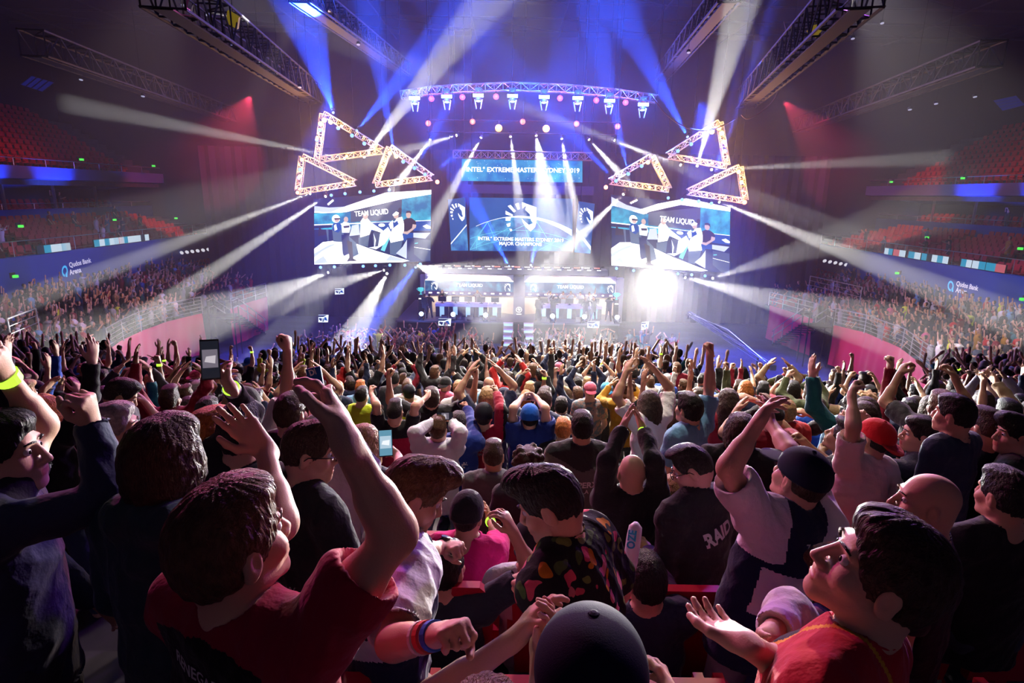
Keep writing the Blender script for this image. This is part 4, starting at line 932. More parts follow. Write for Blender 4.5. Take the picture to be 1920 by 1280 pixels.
# ---------------------------------------------------------------- people: smooth bodies grown from a posed skeleton
class Field:
    """smooth union of rounded shapes sampled on a grid, turned into one continuous surface"""
    def __init__(s): s.ops = []
    def cap(s, a, b, ra, rb=None, k=.02, flat=None, sub=False):
        s.ops.append(('c', np.array(a, float), np.array(b, float), ra, ra if rb is None else rb, k, flat, sub)); return s
    def ell(s, c, r, M=None, k=.02, sub=False):
        s.ops.append(('e', np.array(c, float), np.array(r, float), np.eye(3) if M is None else np.array(M, float), None, k, None, sub)); return s
    def cut(s, p, n): s.ops.append(('p', np.array(p, float), np.array(n, float), 0, 0, 0, None, False)); return s
    def mesh(s, h, folds=0., seed=1, fscale=1., strands=None):
        lo, hi = np.full(3, 1e9), np.full(3, -1e9)
        for o in s.ops:
            if o[0] == 'p' or o[7]: continue
            if o[0] == 'c': r = max(o[3], o[4]); q = np.minimum(o[1], o[2]) - r, np.maximum(o[1], o[2]) + r
            else: r = o[2].max(); q = o[1] - r, o[1] + r
            lo, hi = np.minimum(lo, q[0]), np.maximum(hi, q[1])
        lo -= 3 * h; hi += 3 * h
        n = np.ceil((hi - lo) / h).astype(int) + 1
        V = np.full(n, 1., np.float32)
        ax = [(lo[i] + h * np.arange(n[i])).astype(np.float32) for i in range(3)]
        for o in s.ops:
            if o[0] == 'p':
                d = (ax[0][:, None, None] - o[1][0]) * o[2][0] + (ax[1][None, :, None] - o[1][1]) * o[2][1] + (ax[2][None, None, :] - o[1][2]) * o[2][2]
                V = np.maximum(V, d.astype(np.float32)); continue
            k = o[5]
            if o[0] == 'c': r = max(o[3], o[4]); q0, q1 = np.minimum(o[1], o[2]) - r, np.maximum(o[1], o[2]) + r
            else: r = o[2].max(); q0, q1 = o[1] - r, o[1] + r
            pad = k + 2.5 * h + .012
            i0 = np.clip(np.floor((q0 - pad - lo) / h).astype(int), 0, n - 1); i1 = np.clip(np.ceil((q1 + pad - lo) / h).astype(int) + 1, 1, n)
            sl = tuple(slice(a, b) for a, b in zip(i0, i1))
            X, Y, Z = ax[0][sl[0]][:, None, None], ax[1][sl[1]][None, :, None], ax[2][sl[2]][None, None, :]
            if o[0] == 'c':
                a, ab = o[1], o[2] - o[1]; L2 = max(float(ab @ ab), 1e-9)
                px, py, pz = X - a[0], Y - a[1], Z - a[2]
                t = np.clip((px * ab[0] + py * ab[1] + pz * ab[2]) / L2, 0, 1)
                px, py, pz = px - t * ab[0], py - t * ab[1], pz - t * ab[2]
                rr = o[3] + (o[4] - o[3]) * t
                if o[6] is not None:
                    nn, f = o[6]; g = px * nn[0] + py * nn[1] + pz * nn[2]; e = g * (1 / f - 1)
                    px, py, pz = px + e * nn[0], py + e * nn[1], pz + e * nn[2]
                    ln = np.sqrt(px * px + py * py + pz * pz); d = (ln - rr) * (f + (1 - f) * np.clip(1 - np.abs(g) / f / (ln + 1e-6), 0, 1))
                else: d = np.sqrt(px * px + py * py + pz * pz) - rr
            else:
                c, r3, M = o[1], o[2], o[3]; px, py, pz = X - c[0], Y - c[1], Z - c[2]
                u = [(px * M[i][0] + py * M[i][1] + pz * M[i][2]) / r3[i] for i in range(3)]
                k0 = np.sqrt(u[0] ** 2 + u[1] ** 2 + u[2] ** 2); k1 = np.sqrt((u[0] / r3[0]) ** 2 + (u[1] / r3[1]) ** 2 + (u[2] / r3[2]) ** 2) + 1e-6
                d = k0 * (k0 - 1) / k1
            A = V[sl]
            if o[7]:
                hh = np.clip(.5 - .5 * (d + A) / k, 0, 1); V[sl] = A + (-d - A) * hh + k * hh * (1 - hh)
            else:
                hh = np.clip(.5 + .5 * (d - A) / k, 0, 1); V[sl] = d + (A - d) * hh - k * hh * (1 - hh)
        S = V < 0
        cs = [(i, j, l) for i in (0, 1) for j in (0, 1) for l in (0, 1)]
        cut_ = lambda c: S[c[0]:n[0] - 1 + c[0], c[1]:n[1] - 1 + c[1], c[2]:n[2] - 1 + c[2]]
        al, an = cut_(cs[0]).copy(), cut_(cs[0]).copy()
        for c in cs[1:]: al &= cut_(c); an |= cut_(c)
        act = an & ~al; idx = np.argwhere(act)
        acc = np.zeros((len(idx), 3)); cnt = np.zeros(len(idx))
        cv = {c: V[idx[:, 0] + c[0], idx[:, 1] + c[1], idx[:, 2] + c[2]] for c in cs}
        for c in cs:
            for a in range(3):
                if c[a] == 0:
                    e = list(c); e[a] = 1; va, vb = cv[c], cv[tuple(e)]; x = (va < 0) != (vb < 0)
                    t = np.where(x, va / np.where(x, va - vb, 1), 0); p = np.tile(np.array(c, float), (len(idx), 1)); p[:, a] += t
                    acc[x] += p[x]; cnt[x] += 1
        verts = lo + h * (idx + acc / np.maximum(cnt, 1)[:, None])
        if folds or strands:
            gi = np.clip(idx, 1, n - 2); g = np.stack([V[gi[:, 0] + 1, gi[:, 1], gi[:, 2]] - V[gi[:, 0] - 1, gi[:, 1], gi[:, 2]], V[gi[:, 0], gi[:, 1] + 1, gi[:, 2]] - V[gi[:, 0], gi[:, 1] - 1, gi[:, 2]], V[gi[:, 0], gi[:, 1], gi[:, 2] + 1] - V[gi[:, 0], gi[:, 1], gi[:, 2] - 1]], 1)
            g /= np.linalg.norm(g, axis=1)[:, None] + 1e-6; rs = np.random.RandomState(seed); d = 0
            if folds:
                for w_ in (.34, .2, .13, .085, .06):
                    q = rs.normal(size=3); q /= np.linalg.norm(q); q2 = rs.normal(size=3)
                    ph = verts @ q * (6.28 / w_ / fscale) + 1.5 * np.sin(verts @ q2 * 9 + rs.uniform(0, 6))
                    d = d + (1 - 2 * np.abs(np.sin(ph * .5 + rs.uniform(0, 6)))) * (w_ / .2) ** .6
                verts = verts + g * (d * folds * .55)[:, None]
            if strands:
                M, c, amp = strands; q = (verts - c) @ np.array(M).T; r = np.linalg.norm(q, axis=1) + 1e-6
                az = np.arctan2(q[:, 0], q[:, 1]); el = q[:, 2] / r; sw = rs.uniform(0, 6)
                d = .5 * np.sin(az * 17 + 5 * el + 2 * np.sin(el * 7 + sw)) + .4 * np.sin(az * 37 - 9 * el + 3 * np.sin(az * 3 + sw)) + .5 * np.sin(q[:, 0] * 150 + 40 * q[:, 1] + 3 * np.sin(q[:, 2] * 60)) + .45 * np.sin(q[:, 1] * 90 + q[:, 2] * 110 + sw)
                verts = verts + g * (d * amp)[:, None]
        ids = np.full(n, -1, np.int32); ids[idx[:, 0], idx[:, 1], idx[:, 2]] = np.arange(len(idx))
        F = []
        for a in range(3):
            b, c = (a + 1) % 3, (a + 2) % 3
            s0 = [slice(None)] * 3; s1 = [slice(None)] * 3; s0[a] = slice(0, n[a] - 1); s1[a] = slice(1, n[a])
            x0, x1 = S[tuple(s0)], S[tuple(s1)]; e = np.argwhere(x0 != x1); e = e[(e[:, b] > 0) & (e[:, c] > 0)]
            if not len(e): continue
            flip = ~x0[e[:, 0], e[:, 1], e[:, 2]]
            def at(db, dc):
                q = e.copy(); q[:, b] -= db; q[:, c] -= dc; return ids[q[:, 0], q[:, 1], q[:, 2]]
            f = np.stack([at(1, 1), at(0, 1), at(0, 0), at(1, 0)], 1); f[flip] = f[flip][:, ::-1]; F.append(f)
        F = np.concatenate(F); F = F[(F >= 0).all(1)]
        return verts, F
def np_mesh(name, V, F, mats, paint=None, smooth=True):
    me = bpy.data.meshes.new(name)
    me.vertices.add(len(V)); me.vertices.foreach_set('co', np.asarray(V, np.float32).ravel())
    w_ = F.shape[1]
    me.loops.add(F.size); me.loops.foreach_set('vertex_index', F.ravel().astype(np.int32))
    me.polygons.add(len(F)); me.polygons.foreach_set('loop_start', np.arange(0, F.size, w_, dtype=np.int32)); me.polygons.foreach_set('loop_total', np.full(len(F), w_, np.int32))
    for m in (mats if isinstance(mats, (list, tuple)) else [mats]): me.materials.append(m)
    if paint is not None: me.polygons.foreach_set('material_index', paint(V[F].mean(1)).astype(np.int32))
    me.polygons.foreach_set('use_smooth', np.full(len(F), smooth))
    me.update(calc_edges=True); me.validate()
    return me
U = lambda v: (lambda a: a / (np.linalg.norm(a) + 1e-9))(np.array(v, float))
def frame(f, up=(0, 0, 1), roll=0.):
    """side, forward, up of a head that looks along f"""
    f = U(f); u = np.array(up, float); u = U(u - f * (u @ f)); s = np.cross(f, u)
    if roll: c, q = math.cos(roll), math.sin(roll); s, u = s * c + u * q, u * c - s * q
    return np.array([s, f, u])
def skeleton(neck, spine, yaw, k=1., foot_z=0., stance=.1, sit=False, shrug=(0, 0), wide=1.):
    """neck: base of the neck; spine: unit vector pelvis->neck; yaw: where the chest faces, angle from +Y towards -X"""
    J = dict(k=k); f = np.array([-math.sin(yaw), math.cos(yaw), 0]); sp = U(spine); f = U(f - sp * (f @ sp)); s = np.cross(f, sp)
    J['f'], J['s'], J['sp'] = f, s, sp; nk = np.array(neck, float); J['neck'] = nk; J['pelvis'] = nk - sp * .5 * k; J['wide'] = wide
    for i, nm in ((1, 'R'), (-1, 'L')):
        J['sh' + nm] = nk + s * i * .172 * k * wide - sp * .05 * k + sp * shrug[0 if nm == 'R' else 1]
        hp = J['pelvis'] + s * i * .09 * k - sp * .02; J['hip' + nm] = hp
        g = np.array([s[0], s[1], 0]); g = g / (np.linalg.norm(g) + 1e-6); fh = U([f[0], f[1], 0])
        if sit:
            kn = hp + fh * .42 * k; an = np.array([kn[0], kn[1], max(foot_z + .09, kn[2] - .42)])
        else:
            an = np.array([hp[0] + g[0] * i * stance, hp[1] + g[1] * i * stance, foot_z + .09])
            kn = (hp + an) / 2; short = (.84 * k) ** 2 / 4 - ((hp - an) @ (hp - an)) / 4; kn = kn + fh * math.sqrt(max(short, .0004))
        J['kn' + nm], J['an' + nm] = kn, an; J['toe' + nm] = an + fh * .17 * k - np.array([0, 0, .05])
    return J
def set_arm(J, nm, elbow, wrist, hand=None, palm=(0, 1, 0), curl=.25, spread=.12):
    J['el' + nm], J['wr' + nm] = np.array(elbow, float), np.array(wrist, float)
    d = U(hand) if hand is not None else U(J['wr' + nm] - J['el' + nm])
    p = np.array(palm, float); p = U(p - d * (p @ d)); J['hd' + nm], J['hp' + nm] = d, p; J['hc' + nm] = (curl, spread)
def set_head(J, look, roll=0., fwd=.03, up=.135, neck=None):
    k = J['k']; J['H'] = frame(look, U(J['sp'] * .6 + np.array([0, 0, .6])), roll)
    J['hc'] = J['neck'] + J['sp'] * up * k + J['f'] * fwd * k
    return J
def hand_field(F, J, nm, fat=1.):
    k = J['k'] * 1.02; W, D, N = J['wr' + nm], J['hd' + nm], J['hp' + nm]; S = np.cross(D, N) * (1 if nm == 'R' else -1); curl, spr = J['hc' + nm]
    F.cap(W - D * .02, W + D * .05 * k, .026 * k, .03 * k, .02, flat=(N, .62))
    for i, (o, l, tot, r) in enumerate(((.029, .088, .074, .0092), (.0095, .094, .083, .0095), (-.0105, .09, .076, .009), (-.03, .08, .06, .0078))):
        r *= fat; kn = W + D * l * k + S * o * k
        F.cap(W + D * .02 * k + S * o * .5, kn, .0145 * k, .0115 * k, .014)
        a = (1.5 - i) * spr * .55; d = U(D * math.cos(a) + S * math.sin(a)); p = kn; bend = 0; c_ = curl * (1 + .12 * ((i * 7) % 3 - 1))
        for seg, fr in ((.46, 1.0), (.31, 1.25), (.23, .8)):
            bend += c_ * 1.3 * fr; q = p + (d * math.cos(bend) + N * math.sin(bend)) * tot * seg * k
            F.cap(p, q, r * k, r * .9 * k, .005); p = q; r *= .93
    b0 = W + D * .022 * k + S * .02 * k; c1 = min(curl, .9)
    b1 = b0 + U(D * .62 + S * (.8 - .5 * c1) + N * (.25 + .5 * c1)) * .042 * k; b2 = b1 + U(D * .85 + S * (.45 - .9 * c1) + N * (.1 + .75 * c1)) * .034 * k; b3 = b2 + U(D * .9 + S * (.25 - 1.1 * c1) + N * (.1 + .6 * c1)) * .027 * k
    F.cap(b0, b1, .0165 * k * fat, .012 * k * fat, .014); F.cap(b1, b2, .0112 * k * fat, .0105 * k * fat, .006); F.cap(b2, b3, .0105 * k * fat, .0085 * k * fat, .005)
def head_field(F, c, M, k=1., mouth=.0):
    s, f, u = M; P_ = lambda a, b, d: c + s * a * k + f * b * k + u * d * k
    E_ = lambda a, b, d, r, kk=.02, sub=False: F.ell(P_(a, b, d), np.array(r) * k, M, kk * k, sub)
    E_(0, -.014, .034, (.0755, .096, .088)); E_(0, .022, -.04, (.058, .066, .072), .03)
    E_(0, -.05, -.03, (.06, .05, .06), .03)
    F.cap(P_(-.05, .0, -.06), P_(-.014, .072, -.1), .017 * k, .017 * k, .03 * k); F.cap(P_(.05, .0, -.06), P_(.014, .072, -.1), .017 * k, .017 * k, .03 * k)
    E_(0, .077, -.1, (.022, .017, .017), .018)
    F.cap(P_(-.038, .074, .032), P_(.038, .074, .032), .012 * k, .012 * k, .018 * k)
    for q in (-1, 1):
        E_(q * .032, .093, .008, (.019, .016, .0125), .014, True); E_(q * .044, .056, -.026, (.026, .026, .024), .025)
    F.cap(P_(0, .088, .016), P_(0, .112, -.03), .008 * k, .0115 * k, .012 * k)
    for q in (-1, 1): E_(q * .0125, .1, -.034, (.0085, .012, .008), .008)
    E_(0, .082, -.06, (.03, .018, .022), .02)
    F.cap(P_(-.019, .093, -.0585), P_(.019, .093, -.0585), .0058 * k, .0058 * k, .006 * k); F.cap(P_(-.016, .093, -.0705 - mouth * .02), P_(.016, .093, -.0705 - mouth * .02), .0066 * k, .0066 * k, .006 * k)
    F.cap(P_(-.021, .1, -.0645 - mouth * .01), P_(.021, .1, -.0645 - mouth * .01), (.002 + mouth * .008) * k, None, .004 * k, sub=True)
    for q in (-1, 1):
        E_(q * .078, -.012, -.004, (.011, .021, .033), .008); E_(q * .076, -.02, -.03, (.009, .013, .014), .008); E_(q * .087, -.006, .0, (.006, .011, .018), .005, True)
def body_field(J, head=True, hands=True, mouth=0., fat=1., legs=True):
    k, w = J['k'], J['wide']; F = Field(); f, s, sp, nk, pv = J['f'], J['s'], J['sp'], J['neck'], J['pelvis']
    F.cap(pv - sp * .03 * k, pv + sp * .1 * k, .16 * k * w, .145 * k * w, .04, flat=(f, .68))
    F.cap(pv + sp * .12 * k, nk - sp * .2 * k, .14 * k * w, .162 * k * w, .05, flat=(f, .64))
    F.cap(nk - sp * .2 * k, nk - sp * .1 * k, .165 * k * w, .14 * k * w, .05, flat=(f, .6))
    F.cap(J['shL'] - sp * .01, J['shR'] - sp * .01, .062 * k, .062 * k, .05)
    hc = J['hc']; F.cap(nk - sp * .04 * k - f * .01, hc - J['H'][2] * .03 * k - J['H'][1] * .03 * k, .062 * k, .054 * k, .035)
    for q in ('L', 'R'):
        F.cap(nk - sp * .01 * k, nk * .35 + J['sh' + q] * .65 + sp * .015, .05 * k, .045 * k, .05)
        sh, el, wr = J['sh' + q], J['el' + q], J['wr' + q]
        F.cap(sh, el, .052 * k, .039 * k, .03); F.cap(sh + (el - sh) * .35, sh + (el - sh) * .6, .046 * k, .044 * k, .03)
        F.cap(el, wr, .037 * k, .0265 * k, .025); F.cap(el + (wr - el) * .12, el + (wr - el) * .4, .041 * k, .036 * k, .03)
        if hands: hand_field(F, J, q, fat)
        else: F.cap(wr, wr + J['hd' + q] * .12, .035, .03, .02)
        if legs:
            F.cap(J['hip' + q], J['kn' + q], .085 * k, .056 * k, .04); F.cap(J['kn' + q], J['an' + q], .054 * k, .038 * k, .03); F.cap(J['an' + q] - np.array([0, 0, .03]), J['toe' + q], .04 * k, .032 * k, .02)
    if head: head_field(F, hc, J['H'], k, mouth)
    return F
def top_field(J, sleeve=.62, cloth=.014, hem=.14, loose=1., hood=False, collar=.0):
    """shirt, hoodie or jacket: sleeve 0..1 along the upper arm, 1..2 along the forearm"""
    k, w = J['k'], J['wide']; F = Field(); f, s, sp, nk, pv = J['f'], J['s'], J['sp'], J['neck'], J['pelvis']; c = cloth
    F.cap(pv - sp * hem * k, pv + sp * .1 * k, (.165 * w * k + c) * loose, (.156 * w * k + c) * loose, .04, flat=(f, .7))
    F.cap(pv + sp * .1 * k, nk - sp * .2 * k, (.15 * w * k + c) * loose, .17 * w * k + c, .05, flat=(f, .68))
    F.cap(nk - sp * .2 * k, nk - sp * .1 * k, .17 * w * k + c, .145 * w * k + c, .05, flat=(f, .64))
    F.cap(J['shL'] - sp * .01, J['shR'] - sp * .01, .064 * k + c, .064 * k + c, .05)
    for q in ('L', 'R'):
        sh, el, wr = J['sh' + q], J['el' + q], J['wr' + q]
        F.cap(nk - sp * .012 * k, nk * .35 + J['sh' + q] * .65 + sp * .015, .05 * k + c * .6, .047 * k + c, .05)
        if sleeve <= 1:
            e = sh + (el - sh) * sleeve; F.cap(sh, e, .058 * k + c, .054 * k + c * 1.5, .03)
            F.ell(e + U(el - sh) * .075, (.075, .075, .075), None, .008, True)
        else:
            F.cap(sh, el, .058 * k + c, .045 * k + c, .03); e = el + (wr - el) * (sleeve - 1); F.cap(el, e, .043 * k + c, .032 * k + c, .025)
            F.ell(e + U(wr - el) * .052, (.05, .05, .05), None, .006, True)
    if hood:
        F.cap(nk - f * .075 * k + s * .07 * k + sp * .01, nk - f * .075 * k - s * .07 * k + sp * .01, .062 * k, .062 * k, .04); F.cap(nk - f * .03 * k + s * .085 * k + sp * .02, nk - f * .09 * k - sp * .1, .04 * k, .04, .04); F.cap(nk - f * .03 * k - s * .085 * k + sp * .02, nk - f * .09 * k - sp * .1, .04 * k, .04, .04)
    if collar: F.cap(nk - sp * .01, nk + sp * collar * k, .072 * k, .068 * k, .02)
    hd = J['hc'] - J['H'][2] * .03 * k - J['H'][1] * .03 * k
    F.cap(nk + (hd - nk) * (.16 if not collar else .5) + f * .008, hd, .066 * k, .07 * k, .006, sub=True)
    F.cut(pv - sp * (hem - .02) * k, -sp)
    return F
def bottom_field(J, c=.014, shorts=False):
    k, w = J['k'], J['wide']; F = Field(); f, sp, pv = J['f'], J['sp'], J['pelvis']
    F.cap(pv - sp * .04 * k, pv + sp * .07 * k, .163 * k * w + c * .6, .15 * k * w + c * .6, .04, flat=(f, .68))
    for q in ('L', 'R'):
        F.cap(J['hip' + q], J['kn' + q], .088 * k + c, .062 * k + c, .04)
        if not shorts: F.cap(J['kn' + q], J['an' + q] + np.array([0, 0, .02]), .06 * k + c, .048 * k + c, .03)
    F.cut(pv + sp * .1 * k, sp)
    return F
def hair_field(style, k=1.):
    """in head coordinates: x side, y forward, z up"""
    F = Field(); E_ = lambda a, b, d, r, kk=.015, sub=False: F.ell(np.array([a, b, d]) * k, np.array(r) * k, None, kk * k, sub)
    if style == 'short':
        E_(0, -.014, .04, (.083, .104, .096)); E_(0, -.05, -.005, (.07, .063, .07), .03); E_(0, .035, .1, (.06, .06, .03), .03)
        E_(0, .1, -.035, (.078, .085, .098), .015, True); E_(0, -.03, -.125, (.12, .15, .055), .015, True)
        for q in (-1, 1): E_(q * .088, -.01, -.02, (.02, .03, .045), .01, True)
    elif style == 'fade':
        E_(0, -.014, .036, (.079, .1, .092)); E_(0, -.05, .0, (.066, .062, .07), .03); E_(0, .02, .112, (.066, .085, .032), .02)
        E_(0, .1, -.03, (.078, .08, .09), .012, True); E_(0, -.03, -.13, (.12, .15, .06), .015, True)
        for q in (-1, 1): E_(q * .088, -.005, -.02, (.018, .034, .045), .01, True)
    elif style == 'under':
        E_(0, -.014, .036, (.079, .1, .092)); E_(0, -.05, .0, (.066, .062, .07), .03); F.cut((0, 0, .045 * k), (0, 0, 1))
        E_(0, .1, -.03, (.078, .08, .09), .012, True); E_(0, -.03, -.13, (.12, .15, .06), .015, True)
        for q in (-1, 1): E_(q * .088, -.005, -.02, (.018, .034, .045), .01, True)
    elif style == 'quiff':
        E_(0, -.014, .04, (.083, .104, .096)); E_(0, -.05, -.005, (.07, .063, .07), .03); E_(0, .05, .105, (.062, .07, .048), .03); E_(0, .085, .11, (.05, .035, .03), .03)
        E_(0, .11, -.05, (.078, .085, .1), .012, True); E_(0, -.03, -.125, (.12, .15, .055), .015, True)
        for q in (-1, 1): E_(q * .088, -.005, -.02, (.02, .034, .045), .01, True)
    elif style == 'curly':
        E_(0, -.02, .05, (.1, .12, .1)); 
        for i in range(26):
            a = i * 2.4; zz = .02 + .12 * (i / 26); rr = .1 * math.sqrt(max(.05, 1 - ((zz - .04) / .125) ** 2)); E_(rr * math.cos(a), rr * math.sin(a) * 1.1 - .02, zz, (.026, .026, .026), .015)
        E_(0, .12, -.05, (.085, .09, .1), .015, True); E_(0, -.03, -.13, (.13, .15, .06), .015, True)
    elif style == 'bob':
        E_(0, -.016, .04, (.092, .112, .1)); E_(0, -.045, -.04, (.096, .085, .11), .04); E_(0, .04, .095, (.07, .06, .04), .03)
        for q in (-1, 1): E_(q * .072, .01, -.02, (.032, .06, .085), .03)
        E_(0, .125, -.045, (.066, .095, .105), .02, True); E_(0, -.03, -.2, (.14, .16, .06), .02, True)
    elif style == 'long':
        E_(0, -.016, .038, (.088, .108, .098)); F.cap(np.array([-.03, -.06, -.03]) * k, np.array([-.05, -.09, -.28]) * k, .07 * k, .05 * k, .04 * k); F.cap(np.array([.03, -.06, -.03]) * k, np.array([.05, -.09, -.28]) * k, .07 * k, .05 * k, .04 * k); F.cap(np.array([0, -.07, -.03]) * k, np.array([0, -.11, -.3]) * k, .075 * k, .05 * k, .04 * k)
        for q in (-1, 1): E_(q * .072, .0, -.05, (.03, .05, .1), .03)
        E_(0, .125, -.05, (.064, .095, .11), .02, True)
    elif style == 'bun':
        E_(0, -.016, .036, (.083, .104, .094)); E_(0, -.05, -.01, (.068, .06, .066), .03); E_(0, -.11, .1, (.042, .042, .04), .012)
        E_(0, .105, -.04, (.075, .085, .1), .015, True); E_(0, -.03, -.12, (.12, .15, .055), .015, True)
    elif style in ('cap', 'capback', 'snap'):
        E_(0, -.012, .045, (.088, .108, .092), .02); F.cut((0, 0, .022 * k), (0, 0, -1)); 
    elif style == 'beanie':
        E_(0, -.014, .05, (.09, .11, .105), .02); E_(0, -.05, 0, (.08, .07, .07), .03); F.cut((0, 0, .0), (0, -.25, -1)); E_(0, .11, -.06, (.08, .08, .09), .01, True)
    return F
BRIM = lambda k, sg: Field().ell(np.array([0, sg * .115, .027]) * k, np.array([.072, .075, .009]) * k, np.array([[1, 0, 0], [0, .985, -.17 * sg], [0, .17 * sg, .985]]), .01)
SKINS = [mat('skin_%d' % i, c, .55, bump=(220, .08), spec=.35) for i, c in enumerate(((.62, .36, .25), (.55, .31, .21), (.66, .41, .3), (.4, .21, .13), (.5, .3, .19), (.24, .12, .07)))]
LIP = mat('lip', (.5, .17, .14), .45)
def hair_mat(n, c): return mat('hair_' + n, c, .5, bump=(34, .9, (9, 3, 1.6)), spec=.22, noise=(tuple(min(1, q * 2.2) for q in c), 38, .35, .8))
HAIRS = {n: hair_mat(n, c) for n, c in (('black', (.012, .01, .01)), ('dark_brown', (.035, .02, .014)), ('brown', (.09, .045, .025)), ('blond', (.38, .22, .1)), ('grey', (.3, .28, .27)), ('ginger', (.4, .12, .03)))}
def cloth(n, c, **kw): return mat('cloth_' + n, c, .85, bump=(28, .35), spec=.15, sheen=.15, **kw)
EYEW = mat('eye_white', (.8, .78, .75), .2); IRIS = mat('iris', (.02, .012, .01), .15)
# ---------------------------------------------------------------- putting one person together
SHOEM = mat('dark_shoe', (.03, .03, .035), .5); GLASSM = mat('glasses_frame', (.01, .01, .012), .25)
BANDG = glow('wristband_glow', (.45, 1, .05), 1.6)
def child(name, me, root, M=None):
    o = bpy.data.objects.new(name, me); COL.objects.link(o); o.parent = root
    if M is not None: o.matrix_local = M
    return o
def head_matrix(J):
    M = np.eye(4); M[:3, :3] = J['H'].T; M[:3, 3] = J['hc']; return Matrix(M.tolist())
def lips(J):
    s, f, u = J['H']; k = J['k']
    def fn(c):
        q = c - J['hc']; a, b, d = q @ s, q @ f, q @ u
        return ((np.abs(a) < .021 * k) & (b > .086 * k) & (np.abs(d + .0645 * k) < .0105 * k)).astype(int)
    return fn
def eyes_brows(J, root, hm):
    k = J['k']
    for q in (-1, 1):
        M = MB(); M.lathe((q * .031 * k, .0735 * k, .008 * k), (q * .12, 1, -.02), [(.0005, -.0125 * k), (.0095 * k, -.009 * k), (.0128 * k, 0), (.0112 * k, .006 * k), (.0072 * k, .0104 * k)], 14, 0)
        M.lathe((q * .0322 * k, .0837 * k, .0078 * k), (q * .12, 1, -.02), [(.007 * k, 0), (.0045 * k, .0024 * k), (.001, .0031 * k)], 12, 1)
        o = M.build('eye', [EYEW, IRIS], None, True, origin=(0, 0, 0)); o.parent = root; o.matrix_local = head_matrix(J)
        M = MB(); M.tube([(q * .012 * k, .094 * k, .0315 * k), (q * .03 * k, .0932 * k, .037 * k), (q * .05 * k, .079 * k, .033 * k)], [.0028 * k, .004 * k, .002 * k], 6)
        o = M.build('eyebrow', [hm], None, True, origin=(0, 0, 0)); o.parent = root; o.matrix_local = head_matrix(J)
def glasses(J, root):
    k = J['k']; M = MB()
    for q in (-1, 1):
        M.tube([(q * (.034 + .023 * math.cos(a)) * k, .107 * k, (.006 + .018 * math.sin(a)) * k) for a in np.linspace(0, 6.283, 17)], .0024 * k, 5, cap=False)
        M.tube([(q * .056 * k, .105 * k, .012 * k), (q * .078 * k, .08 * k, .014 * k), (q * .085 * k, .0, .012 * k), (q * .083 * k, -.02 * k, -.006 * k)], .0024 * k, 5)
    M.tube([(-.011 * k, .108 * k, .009 * k), (0, .111 * k, .011 * k), (.011 * k, .108 * k, .009 * k)], .0024 * k, 5)
    o = M.build('glasses', GLASSM, None, True, origin=(0, 0, 0)); o.parent = root; o.matrix_local = head_matrix(J)
def wristband(J, root, q, m, at=.1, name='wristband', w_=.02, fat=1.12, face=None):
    a, b = Vector(J['wr' + q]), Vector(J['el' + q]); d = (b - a).normalized(); c = a + (b - a) * at; r = (.0275 + .014 * at) * J['k'] * fat
    M = MB(); M.lathe(c, d, [(r * .96, -w_ / 2), (r * 1.06, -w_ / 2), (r * 1.08, w_ / 2), (r * .98, w_ / 2)], 18)
    if face is not None:
        f = (Vector(face) - d * Vector(face).dot(d)).normalized(); M.lathe(c + f * r, f, [(w_ * .85, 0), (w_ * .85, .009), (w_ * .6, .011)], 16)
    o = M.build(name, m, None, False, origin=(0, 0, 0)); o.parent = root; return o
def shoes(J, root, h=.014):
    F = Field()
    for q in 'LR': F.cap(J['an' + q] - np.array([0, 0, .035]), J['toe' + q], .048, .04, .02); F.cap(J['an' + q] + np.array([0, 0, .02]), J['an' + q] - np.array([0, 0, .03]), .046, .05, .02)
    V, f_ = F.mesh(h); return child('shoes', np_mesh('shoes', V, f_, SHOEM), root)
_HM = {}
def hair_mesh(style, h, k=1., seed=0):
    key = (style, round(h, 4), round(k, 2), seed)
    if key not in _HM:
        amp = {'cap': 0, 'capback': 0, 'snap': 0, 'beanie': 0, 'under': .0008, 'fade': .0008, 'curly': .0016}.get(style, .0019)
        V, F = hair_field(style, k).mesh(h, strands=(np.eye(3), np.zeros(3), amp) if amp else None, seed=seed); _HM[key] = np_mesh('hair_' + style, V, F, HAIRS['black'])
    return _HM[key]
def own_material(o, m):
    o.material_slots[0].link = 'OBJECT'; o.material_slots[0].material = m
def back_print(top, J, lines, mat_, side=-1, drop=.16, width=.26, shift=0., roll=0., name='print', f=None, s=None):
    """lettering laid on the cloth of the back (side=-1), chest (1) or along given axes"""
    me = top.data; bv = BVHTree.FromPolygons([v.co[:] for v in me.vertices], [p.vertices[:] for p in me.polygons])
    f = Vector(J['f'] if f is None else f) * side; sp = Vector(J['sp']); s_ = Vector(J['s'] if s is None else s) * -side
    if roll: c, q = math.cos(roll), math.sin(roll); s_, sp = s_ * c + sp * q, sp * c - s_ * q
    M = MB(); y0 = 0
    for body, w_, bold in lines:
        v, fc = text_shape(body, bold); hgt = v[:, 1].max() * w_
        for fidx in fc:
            pts = []
            for i in fidx:
                p = Vector(J['neck']) - Vector(J['sp']) * drop + s_ * (shift + (v[i][0] - .5) * w_) + sp * (v[i][1] * w_ - y0 - hgt) + f * .5
                hit, nrm, _, _ = bv.ray_cast(p, -f, 1.)
                pts.append((hit + f * .004) if hit is not None else p - f * .36)
            M.add(pts, [tuple(range(len(pts)))])
        y0 += hgt * 1.35
    o = M.build(name, mat_, None, False, origin=(0, 0, 0)); o.parent = top; return o
